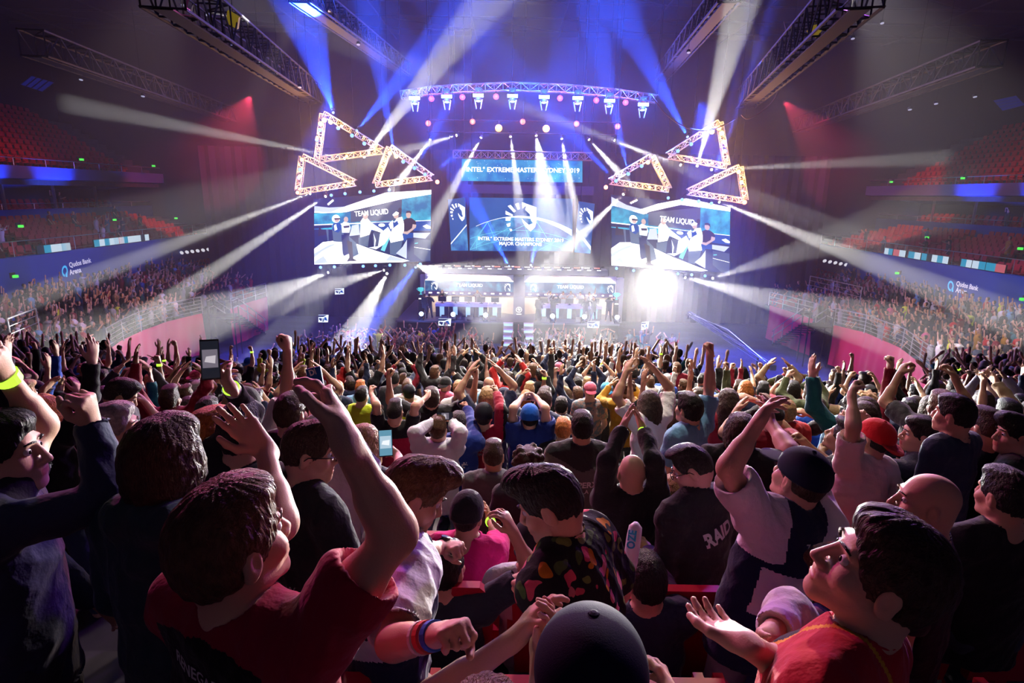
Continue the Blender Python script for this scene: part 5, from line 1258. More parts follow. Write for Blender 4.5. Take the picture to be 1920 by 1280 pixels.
def duo_mat(name, ca, cb):
    m = cloth(name, ca); nt = m.node_tree
    if not any(n.type == 'ATTRIBUTE' for n in nt.nodes):
        a = nt.nodes.new('ShaderNodeAttribute'); a.attribute_name = 'zone'; g = nt.nodes.new('ShaderNodeMath'); g.operation = 'GREATER_THAN'; g.inputs[1].default_value = .5
        x = nt.nodes.new('ShaderNodeMix'); x.data_type = 'RGBA'; x.inputs['A'].default_value = (*ca, 1); x.inputs['B'].default_value = (*cb, 1)
        nt.links.new(a.outputs['Fac'], g.inputs[0]); nt.links.new(g.outputs[0], x.inputs['Factor']); nt.links.new(x.outputs['Result'], nt.nodes['Principled BSDF'].inputs['Base Color'])
    return m
PRINT = mat('print_white', (.6, .6, .62), .7); PRINTG = mat('print_grey', (.25, .25, .27), .7)
def sph(c, r, px, py, side, root):
    """point at distance r from c seen at pixel px,py (near 'n' or far 'f' solution)"""
    d = np.array(ray(px, py)); oc = np.array(CO) - np.array(root) - c; b = d @ oc; q = b * b - (oc @ oc - r * r)
    if q >= 0: t = -b - math.sqrt(q) if side == 'n' else -b + math.sqrt(q); return np.array(CO) - np.array(root) + d * t
    p = np.array(CO) - np.array(root) + d * -b; return c + U(p - c) * r
def hero(label, head, dist, look, yaw, spine=(0, 0, 1), arms=None, k=1., skin=0, hair=('short', 'dark_brown'), top=None, bottom=(.03, .035, .06), group=None, sit=False, roll=0., mouth=0., specs=False, cap=None, wide=1., shorts=False, faced=True, bands=(), seed=1, prints=None, fat=1., headup=.15, headfwd=.03, hscale=1.):
    ct = ray(*head).dot(ray(960, 640)); dist = dist * ct ** -1.4
    Hc = np.array(CO + ray(*head) * dist); yaw = R(yaw); sp = U(spine); f = np.array([-math.sin(yaw), math.cos(yaw), 0]); f = U(f - sp * (f @ sp))
    neck = Hc - sp * headup * k - f * headfwd * k; pel = neck - sp * .5 * k
    fz = ZT(pel[1]); root = np.array([pel[0], pel[1], fz]); gap = pel[2] - fz
    if DBG: print('HERO', label[:30], 'sit' if sit else '', 'gap', round(gap / k, 2), 'y', round(pel[1], 2), 'ideal floor', round(pel[2] - .9 * k, 2))
    J = skeleton(neck - root, sp, yaw, k, 0., sit=sit, wide=wide)
    for q in 'LR':
        a = (arms or {}).get(q); sh = J['sh' + q]; sgn = 1 if q == 'R' else -1
        if a is None:
            e = sh + U(J['s'] * sgn * .22 - J['sp'] + J['f'] * .05) * .29 * k; set_arm(J, q, e, e + U(J['f'] * .55 - J['sp'] * .7 - J['s'] * sgn * .1) * .25 * k, palm=-J['s'] * sgn, curl=.5)
        elif 'dirs' in a:
            t_ = lambda v: J['s'] * v[0] * sgn + J['f'] * v[1] + J['sp'] * v[2]
            if a['dirs'][0][2] > .2: J['sh' + q] = sh = sh + J['sp'] * .045 * k
            e = sh + U(t_(a['dirs'][0])) * .29 * k; w_ = e + U(t_(a['dirs'][1])) * .25 * k
            set_arm(J, q, e, w_, t_(a['hand']) if 'hand' in a else None, t_(a.get('palm', (-1, 0, 0))), a.get('curl', .25), a.get('spread', .12))
        else:
            L1, L2 = .29 * k * a.get('len', 1), .25 * k * a.get('len', 1)
            e = sph(sh, L1, *a['el'], root)
            if e[2] > sh[2]: J['sh' + q] = sh = sh + np.array([0, 0, .04 * k]); e = sph(sh, L1, *a['el'], root)
            w_ = sph(e, L2, *a['wr'], root); tip = sph(w_, .17 * k, *a['tip'], root) if 'tip' in a else w_ + (w_ - e)
            pm = a.get('palm', (0, 1, 0))
            if pm == 'cam': pm = np.array(CO) - root - w_
            elif pm == 'away': pm = -(np.array(CO) - root - w_)
            set_arm(J, q, e, w_, tip - w_, pm, a.get('curl', .25), a.get('spread', .12))
    set_head(J, look, roll, headfwd, headup); h = max(.0042, dist * .0026); J['k'] = k
    V, F = body_field(J, mouth=mouth, fat=fat).mesh(h)
    o = bpy.data.objects.new('person', np_mesh('person', V, F, [SKINS[skin], LIP], lips(J))); COL.objects.link(o); o.location = root
    tag(o, label, 'person', group); hm = HAIRS[hair[1]] if hair else HAIRS['dark_brown']
    top = dict(col=(.02, .02, .025)) | (top or {}); tm = top.get('mats') or [cloth('c%02x%02x%02x' % tuple(int(min(1, q) * 255) for q in top['col']), top['col'])]
    duo = top.get('duo'); tm = [duo_mat(*duo)] if duo else tm
    V, F = top_field(J, top.get('sleeve', .62), top.get('cloth', .014), top.get('hem', .16), top.get('loose', 1.06), top.get('hood', False), top.get('collar', 0)).mesh(max(.0055, h), top.get('folds', .006), seed)
    ts = child(top.get('name', 'shirt'), np_mesh('shirt', V, F, tm, (lambda c: top['paint'](c, J)) if 'paint' in top and not duo else None), o)
    if duo: at_ = ts.data.attributes.new('zone', 'FLOAT', 'POINT'); at_.data.foreach_set('value', np.asarray(top['paint'](V, J), np.float32)) if len(at_.data) == len(V) else None
    for pr in (prints or ()): back_print(ts, J, **pr)
    V, F = bottom_field(J, shorts=shorts).mesh(max(.011, h), .005, seed + 3); child('shorts' if shorts else 'trousers', np_mesh('trousers', V, F, [cloth('c%02x%02x%02x' % tuple(int(min(1, q) * 255) for q in bottom), bottom)]), o)
    shoes(J, o); HMx = head_matrix(J)
    if hair and hair[0] not in ('bald', 'cap', 'snap', 'beanie'):
        c_ = child('hair', hair_mesh(hair[0], max(.0036, h * .8), k * hscale, seed % 3), o, HMx); own_material(c_, hm)
    elif hair and hair[0] == 'bald': pass
    elif hair:
        cm = cap or mat('black_cap', (.012, .012, .02), .8, bump=(400, .1), spec=.15)
        c_ = child('hair', hair_mesh('under', max(.004, h), k, 0), o, HMx); own_material(c_, hm)
        c2 = child('beanie' if hair[0] == 'beanie' else 'cap', hair_mesh(hair[0], max(.004, h), k * 1.07, 0), o, HMx); own_material(c2, cm)
        if hair[0] in ('cap', 'snap'):
            V, F = BRIM(k * 1.07, 1 if hair[0] == 'cap' else -1).mesh(.004); b_ = child('brim', np_mesh('brim', V, F, [cm]), c2)
            M = MB(); M.lathe((0, -.012 * k, .1445 * k), (0, 0, 1), [(.01, 0), (.009, .004), (.004, .006)], 10); bt = M.build('button', cm, None, origin=(0, 0, 0)); bt.parent = c2
    if faced: eyes_brows(J, o, hm)
    if specs: glasses(J, o)
    for (q, m_, at, kw) in bands: wristband(J, o, q, m_, at, **kw)
    o['_J'] = 0; del o['_J']
    return o, J, ts, root
HEROES = []; DBG = False
# ---------------------------------------------------------------- the people nearest the camera
def jersey(c, J):                                   # navy jersey with white shoulder band and lower back panel
    q = c - J['neck']; z = q @ J['sp']; x = q @ J['s']; r = np.zeros(len(c))
    r[(z > -.16) & (np.abs(x) > .085)] = 1
    r[(z < -.2 + .1 * np.abs(x)) & (z > -.41 - .12 * x) & (np.abs(x) < .155)] = 1
    r[(z < -.14 - .15 * np.abs(x)) & (z > -.165 - .15 * np.abs(x)) & (np.abs(x) < .2)] = 0
    return r
def jersey_front(c, J):
    q = c - J['neck']; z = q @ J['sp']; x = q @ J['s']; r = np.zeros(len(c)); f = q @ J['f']
    r[(z > -.055) & (np.abs(x) > .06)] = 1; r[(z > -.16) & (np.abs(x) < .05 + .3 * (z + .16)) & (f > 0)] = 1; r[(z < -.33 + .5 * x) & (z > -.4 + .5 * x)] = 1; r[(np.abs(x) > .31) | (z < -.5)] = 1
    return r
JERSEY = [cloth('jersey_navy', (.008, .014, .05)), cloth('jersey_white', (.72, .7, .74))]
def renegade(c, J):                                 # maroon yoke and sleeves over a black back
    q = c - J['neck']; z = q @ J['sp']; x = q @ J['s']; f = q @ J['f']; r = np.zeros(len(c))
    r[(z < .03 - .2 * np.abs(x)) & (np.abs(x) < .155) & (f < .0)] = 1; r[z < -.3] = 1
    return r
MAROON = [cloth('jersey_maroon', (.3, .008, .035)), cloth('jersey_black', (.008, .007, .009))]
def flames(c, J):                                   # red jersey with yellow piping and black panel
    q = c - J['neck']; z = q @ J['sp']; x = q @ J['s']; r = np.zeros(len(c)); t = x + .35 * z
    r[(t < -.04) & (t > -.052)] = 1; r[(t >= -.04) & (t < .05) & (z < -.03)] = 2; r[(z < -.2) & (np.sin(x * 60) > .3)] = 1
    return r
FLAME = [cloth('jersey_red', (.5, .015, .03)), cloth('jersey_gold', (.7, .32, .02)), cloth('jersey_coal', (.02, .012, .014))]
fl = mat('cloth_floral', (.012, .012, .014), .85, bump=(28, .35), spec=.15); nt = fl.node_tree; b_ = nt.nodes['Principled BSDF']
tc = nt.nodes.new('ShaderNodeTexCoord'); mp = nt.nodes.new('ShaderNodeMapping'); nz = nt.nodes.new('ShaderNodeTexNoise'); nz.inputs['Scale'].default_value = 14; nz.inputs['Detail'].default_value = 1
vm = nt.nodes.new('ShaderNodeVectorMath'); vm.operation = 'MULTIPLY_ADD'; vm.inputs[1].default_value = (.09, .09, .09)
vo = nt.nodes.new('ShaderNodeTexVoronoi'); vo.inputs['Scale'].default_value = 17; rp = nt.nodes.new('ShaderNodeValToRGB'); rp.color_ramp.interpolation = 'CONSTANT'
for i, (pos, c) in enumerate(((0, (.62, .08, .14, 1)), (.22, (.06, .1, .03, 1)), (.45, (.55, .2, .02, 1)), (.6, (.15, .18, .05, 1)), (.8, (.6, .16, .22, 1)))):
    e = rp.color_ramp.elements[i] if i < 2 else rp.color_ramp.elements.new(pos); e.position = pos; e.color = c
mx = nt.nodes.new('ShaderNodeMix'); mx.data_type = 'RGBA'; gt = nt.nodes.new('ShaderNodeMath'); gt.operation = 'LESS_THAN'; gt.inputs[1].default_value = .4
sx = nt.nodes.new('ShaderNodeSeparateColor'); mx.inputs['A'].default_value = (.012, .012, .016, 1)
L_ = nt.links.new; L_(tc.outputs['Object'], nz.inputs['Vector']); L_(nz.outputs['Color'], vm.inputs[0]); L_(tc.outputs['Object'], vm.inputs[2]); L_(vm.outputs[0], vo.inputs['Vector']); L_(vo.outputs['Color'], sx.inputs[0]); L_(sx.outputs[0], rp.inputs[0]); L_(rp.outputs[0], mx.inputs['B']); L_(vo.outputs['Distance'], gt.inputs[0]); L_(gt.outputs[0], mx.inputs['Factor']); L_(mx.outputs['Result'], b_.inputs['Base Color'])
RIGHT, AHEAD = (1, .15, 0), (0, 1, .02)
def H(*a, **kw):
    r = hero(*a, **kw); HEROES.append((r[0].location.x, r[0].location.y, a[1][0], a[1][1])); return r
WATCH = mat('watch_black', (.01, .01, .012), .3); GOLDB = mat('paper_band_gold', (.7, .5, .2), .5); PINKB = mat('band_red', (.6, .06, .05), .5); BLUEB = mat('band_blue', (.03, .12, .5), .5); WHITEB = mat('band_white', (.7, .65, .6), .6)
# maroon jersey man, arm up
H('man in maroon and black jersey, both bare arms raised, seen from behind at lower left', (440, 1022), 1.1, (.56, .82, .14), -28, (-.06, -.12, 1), headup=.17, skin=0, hair=('short', 'brown'), hscale=1.06,
  arms={'R': dict(el=(742, 1003, 'n'), wr=(648, 826, 'n'), tip=(606, 700, 'f'), palm=(-1, .3, 0), curl=.3, spread=.05), 'L': dict(el=(528, 985, 'f'), wr=(497, 842, 'f'), tip=(408, 750, 'f'), palm='cam', curl=.16, spread=.14)},
  top=dict(duo=('maroon_duo', (.3, .008, .035), (.008, .007, .009)), paint=renegade, sleeve=.55, cloth=.02), prints=[dict(lines=[('RENEGADES', .19, .02)], mat_=PRINT, drop=.035, shift=.0)], seed=2)
H('man in navy sweatshirt with one fist raised, face in profile at the left edge', (6, 850), 1.55, (1, .28, .02), -60, (0, .02, 1), skin=0, hair=('short', 'black'), arms={'R': dict(el=(222, 938, 'n'), wr=(166, 778, 'f'), tip=(150, 712, 'n'), palm=(-1, 0, 0), curl=1.05)},
  top=dict(col=(.03, .04, .085), sleeve=1.93, cloth=.02, name='sweatshirt'), seed=3)
H('mostly hidden person at the left edge whose raised bare arm wears a glowing green band', (-95, 850), 1.5, (.5, 1, 0), -10, skin=0, hair=('short', 'brown'), arms={'R': dict(el=(80, 800, 'f'), wr=(8, 700, 'n'), tip=(-20, 640, 'n'), palm=(-1, 0, 0), curl=.2)}, top=dict(col=(.02, .02, .03), sleeve=.5),
  bands=(('R', BANDG, .06, dict(w_=.03, fat=1.15)),), seed=4)
H('person with a long dark bob and teal hooded jumper, seen from behind at left', (312, 862), 1.62, (.35, 1, 0), -12, skin=2, hair=('bob', 'dark_brown'), top=dict(col=(.015, .045, .06), sleeve=1.9, hood=True, name='hoodie', cloth=.022), faced=False, seed=5)
H('grey haired man in black jacket, profile turned to the stage, behind raised navy sleeve', (217, 806), 2.5, (1, .4, .08), -50, skin=2, hair=('short', 'grey'), top=dict(col=(.012, .012, .015), sleeve=1.9, collar=.03, name='jacket'), seed=6)
H('smiling dark haired man looking down, standing behind the grey haired man', (228, 742), 3.9, (.6, .35, -.4), -70, skin=4, hair=('short', 'black'), top=dict(col=(.012, .012, .02)), seed=7, mouth=.3)
H('ginger haired man in black printed T-shirt behind the open raised palm', (394, 822), 2.45, (.65, .8, .02), -35, skin=2, hair=('fade', 'ginger'), top=dict(col=(.014, .013, .015)), prints=[dict(lines=[('RENEGADES', .2, .01)], mat_=PRINTG, drop=.1)], faced=False, seed=8)
H('man with glasses and cropped dark hair in black T-shirt, looking right', (582, 848), 2.35, (1, .22, -.16), -42, (.02, .02, 1), skin=0, hair=('quiff', 'dark_brown'), top=dict(col=(.016, .017, .02), cloth=.018), specs=True, mouth=.2, arms={'R': dict(dirs=((.25, .2, -1), (-.5, 1, .5)), curl=.4)},
  prints=[dict(lines=[('INTEL. W', .16, .02), ('2019 SYDNEY', .17, .01)], mat_=PRINTG, drop=.36, shift=.02)], seed=9)
H('brown haired man in white and navy jersey bending forward to bump fists', (776, 928), 1.9, (.82, .28, -.5), -62, (.12, .1, 1), skin=0, hair=('quiff', 'brown'), shorts=True, bottom=(.5, .45, .42),
  arms={'R': dict(el=(735, 1205, 'n'), wr=(822, 1190, 'n'), tip=(880, 1165, 'n'), palm=(0, 0, -1), curl=1.05), 'L': dict(el=(785, 1040, 'f'), wr=(834, 1022, 'f'), tip=(880, 1028, 'n'), palm=(0, 0, -1), curl=1.05)}, top=dict(duo=('jersey_duo', (.008, .014, .05), (.72, .7, .74)), paint=jersey_front, sleeve=.75, cloth=.022, collar=.02),
  bands=(('L', WATCH, .05, dict(name='wrist_watch', w_=.024, face=(0, -.3, 1))), ('R', PINKB, .22, {}), ('R', BLUEB, .08, {}), ('R', WHITEB, .32, dict(w_=.012))), seed=10)
H('dark haired man in black floral shirt leaning left towards the fist bump', (1030, 945), 1.9, (-.85, .22, -.42), 58, (-.22, .06, 1), skin=0, hair=('quiff', 'black'), top=dict(mats=[fl], sleeve=.7, cloth=.022, collar=.03, name='floral_shirt'),
  arms={'L': dict(el=(1048, 1120, 'f'), wr=(992, 1096, 'f'), tip=(960, 1082, 'f'), palm=(0, 0, -1), curl=1.0), 'R': dict(dirs=((.3, -.1, -1), (-.2, .6, -.7)), curl=.6)}, bottom=(.05, .09, .2), seed=11)
H('person in pale lavender top, only the clapping forearms and hands in frame at bottom', (905, 1420), 1.0, (.3, 1, .1), -15, skin=0, hair=('short', 'brown'), top=dict(col=(.6, .55, .72), sleeve=.6),
  arms={'L': dict(el=(800, 1318, 'f'), wr=(980, 1186, 'f'), tip=(1040, 1092, 'f'), palm=(.9, .2, -.3), curl=.3, spread=.12, len=1.1), 'R': dict(el=(1020, 1400, 'f'), wr=(1012, 1206, 'f'), tip=(1056, 1130, 'n'), palm=(-.9, .1, .3), curl=.35)}, seed=12)
H('person in plain navy cap seen from behind at the bottom centre', (1105, 1292), .93, (.1, 1, -.1), 0, skin=0, hair=('snap', 'black'), cap=mat('navy_cap', (.006, .008, .026), .8, bump=(400, .1), spec=.15), top=dict(col=(.02, .02, .03)), faced=False, seed=13, arms={'R': dict(el=(1290, 1390, 'f'), wr=(1255, 1310, 'f'), tip=(1235, 1245, 'f'), palm=(-1, 0, 0), curl=.4)}, hscale=1.1)
H('young man in red jersey looking up and left, large face lit pink at lower right', (1645, 1076), 1.1, (-.8, .32, .34), 42, (.3, .02, 1), roll=.12, headup=.168, skin=0, hair=('short', 'dark_brown'), hscale=1.05, top=dict(mats=FLAME, paint=flames, sleeve=.8, cloth=.018, collar=.02),
  arms={'L': dict(el=(1492, 1268, 'f'), wr=(1398, 1206, 'n'), tip=(1310, 1152, 'f'), palm=(0, 0, 1), curl=.2, spread=.06)}, seed=14, mouth=.1)
H('bald man turned left, pink lit scalp just above the red jersey man', (1734, 944), 2.05, (-.85, .35, .08), 50, skin=0, hair=('bald', 'brown'), top=dict(col=(.015, .014, .02)), seed=15)
H('man in navy cap and navy white jersey clapping above his head, seen from behind', (1497, 898), 2.3, (-.4, 1, .22), 14, (.2, .05, 1), skin=0, hair=('cap', 'dark_brown'), cap=mat('navy_cap', (.006, .008, .026), .8, bump=(400, .1), spec=.15), bottom=(.3, .26, .34), faced=False,
  arms={'L': dict(el=(1364, 880, 'n'), wr=(1428, 782, 'f'), tip=(1455, 742, 'f'), palm=(1, .2, 0), curl=.35), 'R': dict(el=(1478, 838, 'f'), wr=(1443, 790, 'f'), tip=(1440, 745, 'f'), palm=(-1, .2, 0), curl=.3)}, top=dict(duo=('jersey_duo', (.008, .014, .05), (.72, .7, .74)), paint=jersey, sleeve=.66, cloth=.024, hem=.18, loose=1.1), seed=16, prints=[dict(lines=[('7 5', .05, .02)], mat_=PRINT, drop=.06, shift=.02)])
H('man with glasses in black jacket with big pale letters on the back, looking down', (1297, 878), 3.05, (-.85, .3, -.5), 28, (-.1, .08, 1), skin=2, hair=('fade', 'black'), specs=True, top=dict(col=(.013, .013, .018), sleeve=1.94, cloth=.024, collar=.035, name='jacket', hem=.2), bottom=(.3, .2, .14), prints=[dict(lines=[('RAID', .21, .04)], mat_=PRINT, drop=.13, shift=.02, roll=.15)], seed=17)
H('bald man in black long sleeves clapping straight above his head', (1184, 886), 3.5, (0, 1, .3), 0, skin=0, hair=('bald', 'brown'), faced=False, top=dict(col=(.013, .013, .016), sleeve=1.85, cloth=.018), arms={'L': dict(el=(1140, 862, 'n'), wr=(1168, 802, 'f'), tip=(1182, 757, 'f'), palm=(1, 0, 0), curl=.1), 'R': dict(el=(1226, 862, 'n'), wr=(1205, 804, 'f'), tip=(1187, 757, 'f'), palm=(-1, 0, 0), curl=.1)},
  bands=(('R', BANDG, .08, {}), ('L', WHITEB, .06, {})), seed=18)
H('broad dark haired man in dark grey chevron jersey, standing still with back turned', (1091, 802), 4.35, (0, 1, 0), 0, skin=4, hair=('short', 'black'), faced=False, wide=1.12, top=dict(cloth=.022, duo=('chevron_duo', (.1, .095, .1), (.025, .024, .028)), paint=lambda c, J: (((c - J['neck']) @ J['sp']) > -.13 + .45 * np.abs((c - J['neck']) @ J['s'])).astype(float)), prints=[dict(lines=[('HYPERX', .24, .03), ('G.L.A', .1, .02)], mat_=PRINT, drop=.2)], seed=19)
H('seated person in bright pink top and black beanie, hands clapping', (878, 966), 3.35, (.3, 1, .1), -10, skin=1, hair=('beanie', 'black'), cap=cloth('black_beanie', (.012, .012, .02)), sit=True, faced=False, top=dict(col=(.75, .02, .22)), arms={'R': dict(el=(935, 1005, 'f'), wr=(918, 975, 'f'), tip=(910, 940, 'f'), palm=(-1, .2, 0), curl=.2), 'L': dict(dirs=((.2, .6, -.6), (-.6, .7, .6)))}, bands=(('R', BANDG, .1, {}),), seed=20)
H('person in plain white T-shirt and black cap sitting with back turned', (995, 1022), 3., (.1, 1, -.1), 0, skin=1, hair=('snap', 'black'), sit=True, faced=False, top=dict(col=(.72, .66, .7)), seed=21)
H('seated dark haired person in charcoal T-shirt behind the two bumping fists', (838, 1066), 2.7, (.3, 1, 0), -10, skin=1, hair=('short', 'black'), sit=True, faced=False, top=dict(col=(.02, .025, .04)), arms={'R': dict(dirs=((.5, .2, .3), (-.4, -.1, .9)), curl=.5)}, seed=22)
_, J22, _, r22 = H('seated person in navy jacket holding a pale inflatable stick upright', (1212, 1090), 2.55, (-.1, 1, 0), 0, skin=1, hair=('short', 'black'), sit=True, faced=False, top=dict(col=(.018, .024, .055), sleeve=1.9, name='jacket'), arms={'R': dict(el=(1232, 1078, 'f'), wr=(1216, 1032, 'f'), tip=(1196, 1008, 'f'), palm=(-1, .3, 0), curl=.95)}, bands=(('R', BANDG, .05, {}),), seed=23)
H('seated fair haired man in grey jacket clapping beside the black lettered jacket', (1268, 930), 3.6, (-.6, .8, 0), 25, skin=2, hair=('short', 'blond'), sit=True, faced=False, top=dict(col=(.06, .058, .07), sleeve=1.9, name='jacket'), arms={'L': dict(el=(1232, 975, 'f'), wr=(1240, 955, 'f'), tip=(1243, 930, 'f'), palm=(1, 0, 0)), 'R': dict(dirs=((.2, .5, -.7), (-.5, .6, .6)))}, seed=24)
def blue_sleeve(c, J):
    q = c - J['neck']; r = np.zeros(len(c)); r[(np.abs(q @ J['s']) > .2)] = 1; r[(q @ J['sp']) < -.2] = 1; return r
H('person in royal blue and white jersey bent low beside the red jersey man', (1578, 1092), 1.9, (-.5, .6, -.6), 35, (.28, .2, 1), skin=0, hair=('short', 'brown'), top=dict(duo=('royal_duo', (.01, .03, .25), (.72, .7, .74)), paint=blue_sleeve, sleeve=1.6, cloth=.024), arms={'L': dict(el=(1478, 1150, 'n'), wr=(1438, 1195, 'n'), tip=(1415, 1225, 'n'), palm=(1, 0, 0))}, seed=25)
H('man in red cap and white T-shirt, one bare arm punched straight up', (1636, 822), 3.55, (-.45, .9, .3), 20, (.18, 0, 1), skin=4, hair=('snap', 'black'), cap=cloth('red_cap', (.6, .015, .02)), faced=False, top=dict(col=(.75, .66, .62), cloth=.022), bottom=(.02, .02, .03),
  arms={'L': dict(el=(1600, 800, 'n'), wr=(1597, 738, 'f'), tip=(1604, 705, 'f'), palm=(1, 0, 0), curl=1.), 'R': dict(dirs=((.6, -.1, -.8), (-.6, .4, -.6)))}, seed=26)
H('man in black T-shirt with clasped hands before his mouth, left of red cap', (1580, 822), 3.75, (-.6, .8, .35), 25, skin=4, hair=('fade', 'black'), faced=False, top=dict(col=(.012, .012, .015)), arms={'L': dict(el=(1545, 880, 'f'), wr=(1540, 852, 'f'), tip=(1535, 828, 'f'), palm=(1, 0, 0), curl=.8), 'R': dict(dirs=((.1, .6, -.3), (-.7, .4, .7)), curl=.8)}, seed=27)
H('man in navy top cupping his hands to his mouth, right of the red cap', (1722, 815), 3.7, (-1, .3, .02), 50, skin=0, hair=('short', 'black'), top=dict(col=(.014, .018, .04), sleeve=1.9), arms={'L': dict(dirs=((.1, .8, -.1), (-.1, .5, .8)), curl=.4), 'R': dict(dirs=((.3, .8, -.1), (-.5, .4, .8)), curl=.4)}, seed=28)
H('tall dark haired man in navy sweater standing with back half turned, upper right', (1787, 778), 3.3, (-.55, .85, 0), 25, skin=1, hair=('short', 'black'), faced=False, top=dict(col=(.02, .03, .07), sleeve=1.9, name='sweater'), seed=29)
H('short haired person in dark blue top seen from behind, second from the right edge', (1848, 802), 3.5, (-.1, 1, 0), 5, skin=1, hair=('fade', 'dark_brown'), faced=False, top=dict(col=(.018, .02, .045), sleeve=1.6), seed=30)
H('man with swept dark hair looking left at the right edge of the crowd', (1902, 815), 3.3, (-.95, .2, 0), 45, skin=1, hair=('quiff', 'black'), top=dict(col=(.012, .012, .018)), seed=31)
H('dark figure with back turned at right edge, below the short haired person', (1880, 930), 2.3, (-.2, 1, 0), 5, skin=1, hair=('short', 'black'), faced=False, top=dict(col=(.01, .01, .014), sleeve=1.8), seed=32)
_, J31, _, r31 = H('person in pale grey hoodie filming with a phone held overhead', (822, 806), 5.4, (.1, 1, .1), 0, skin=2, hair=('fade', 'brown'), faced=False, top=dict(col=(.6, .6, .66), sleeve=1.9, hood=True, name='hoodie', cloth=.022), bottom=(.16, .2, .32), arms={'L': dict(el=(778, 812, 'n'), wr=(812, 790, 'f'), tip=(826, 778, 'f'), palm=(1, .3, 0), curl=.6), 'R': dict(el=(864, 812, 'n'), wr=(848, 792, 'f'), tip=(840, 778, 'f'), palm=(-1, .3, 0), curl=.6)}, seed=33)
def flag(c, J):
    q = c - J['neck']; z, x = q @ J['sp'], q @ J['s']; r = np.zeros(len(c))
    for (cx, cz, ra, n) in ((-.06, -.3, .06, 7), (.09, -.2, .035, 7), (.1, -.36, .035, 7), (-.09, -.12, .03, 5)):
        a = np.arctan2(z - cz, x - cx); rr = np.hypot(z - cz, x - cx); r[rr < ra * (.55 + .45 * np.cos(a * n))] = 1
    return r
FLAGM = [cloth('flag_blue', (.012, .03, .2)), cloth('flag_white', (.75, .72, .72)), cloth('flag_red', (.5, .01, .03))]
H('person in blue flag jacket with white stars, blue sleeved fist raised', (859, 796), 5.7, (.1, 1, .1), -5, skin=1, hair=('short', 'black'), faced=False, top=dict(mats=FLAGM, paint=flag, sleeve=1.9, cloth=.03, hem=.3, name='flag_jacket'), arms={'R': dict(el=(884, 792, 'f'), wr=(876, 768, 'f'), tip=(872, 748, 'f'), palm=(-1, 0, 0), curl=1.)}, bands=(('R', GOLDB, .05, {}),), seed=34)
H('person in maroon jersey and black hood, one black sleeved arm raised high', (907, 782), 5.9, (0, 1, .1), 0, skin=1, hair=('beanie', 'black'), faced=False, top=dict(duo=('maroon_duo', (.3, .008, .035), (.008, .007, .009)), paint=lambda c, J: (np.abs((c - J['neck']) @ J['s']) > .2).astype(float), sleeve=1.9, cloth=.02), arms={'R': dict(el=(940, 768, 'n'), wr=(932, 738, 'f'), tip=(928, 716, 'f'), palm=(-1, 0, 0), curl=1.)}, bands=(('R', GOLDB, .06, {}),), prints=[dict(lines=[('RNGDS', .16, .02), ('ESPORTS', .12, .02)], mat_=PRINTG, drop=.12)], seed=35)
def cape(c, J):
    q = c - J['neck']; z, x = q @ J['sp'], q @ J['s']; r = flag(c, J); u, v = x - .08, z + .2; m = (np.abs(u) < .075) & (np.abs(v) < .1)
    w_ = m & ((np.abs(u) < .02) | (np.abs(v) < .022) | (np.abs(np.abs(u) / .075 - np.abs(v) / .1) < .2)); r[m] = 0; r[w_] = 1; r[m & ((np.abs(u) < .011) | (np.abs(v) < .012))] = 2
    return r
H('person draped in a blue union jack flag with royal blue turban, hands joined overhead', (993, 784), 5.9, (0, 1, .1), 0, skin=2, hair=('beanie', 'black'), cap=cloth('royal_turban', (.01, .1, .5)), faced=False, top=dict(mats=FLAGM, paint=cape, sleeve=.4, cloth=.035, hem=.42, loose=1.1, name='flag_cape'),
  arms={'L': dict(el=(962, 766, 'n'), wr=(978, 746, 'f'), tip=(992, 742, 'f'), palm=(1, 0, 0), curl=.4), 'R': dict(el=(1023, 766, 'n'), wr=(1006, 746, 'f'), tip=(992, 744, 'f'), palm=(-1, 0, 0), curl=.4)}, seed=36)
H('person in maroon T-shirt with both fists spread wide above the shoulders', (741, 772), 6., (.1, 1, 0), 0, skin=1, hair=('fade', 'black'), faced=False, top=dict(duo=('maroon_duo', (.3, .008, .035), (.008, .007, .009)), paint=lambda c, J: (((c - J['neck']) @ J['sp']) > -.09).astype(float)), arms={'L': dict(el=(706, 760, 'n'), wr=(696, 738, 'f'), tip=(694, 720, 'f'), palm=(1, 0, 0), curl=1.), 'R': dict(el=(778, 762, 'n'), wr=(800, 744, 'f'), tip=(812, 730, 'f'), palm=(-1, 0, 0), curl=1.)}, seed=37)
_, J37, _, r37 = H('long fair haired person filming the stage on a lit phone', (684, 835), 3.3, (.4, 1, 0), -15, skin=2, hair=('long', 'blond'), faced=False, top=dict(col=(.02, .02, .03)), arms={'R': dict(el=(752, 880, 'f'), wr=(746, 855, 'f'), tip=(728, 838, 'f'), palm=(-1, .4, 0), curl=.6)}, seed=38)
H('brown haired person in black seen from behind, left of the board holder', (546, 776), 3.4, (.2, 1, 0), -5, skin=2, hair=('short', 'dark_brown'), faced=False, top=dict(col=(.012, .013, .014)), seed=39)
_, J41, _, r41 = H('person in black sleeves lifting a dark phone high at left', (452, 812), 2.35, (-.1, 1, .1), 0, skin=1, hair=('short', 'black'), faced=False, top=dict(col=(.012, .012, .016), sleeve=1.85), arms={'L': dict(el=(470, 775, 'f'), wr=(434, 728, 'n'), tip=(404, 690, 'f'), palm=(1, .4, .3), curl=.55)}, bands=(('L', WHITEB, .06, dict(w_=.03)), ('L', BANDG, .0, dict(w_=.014))), seed=40)
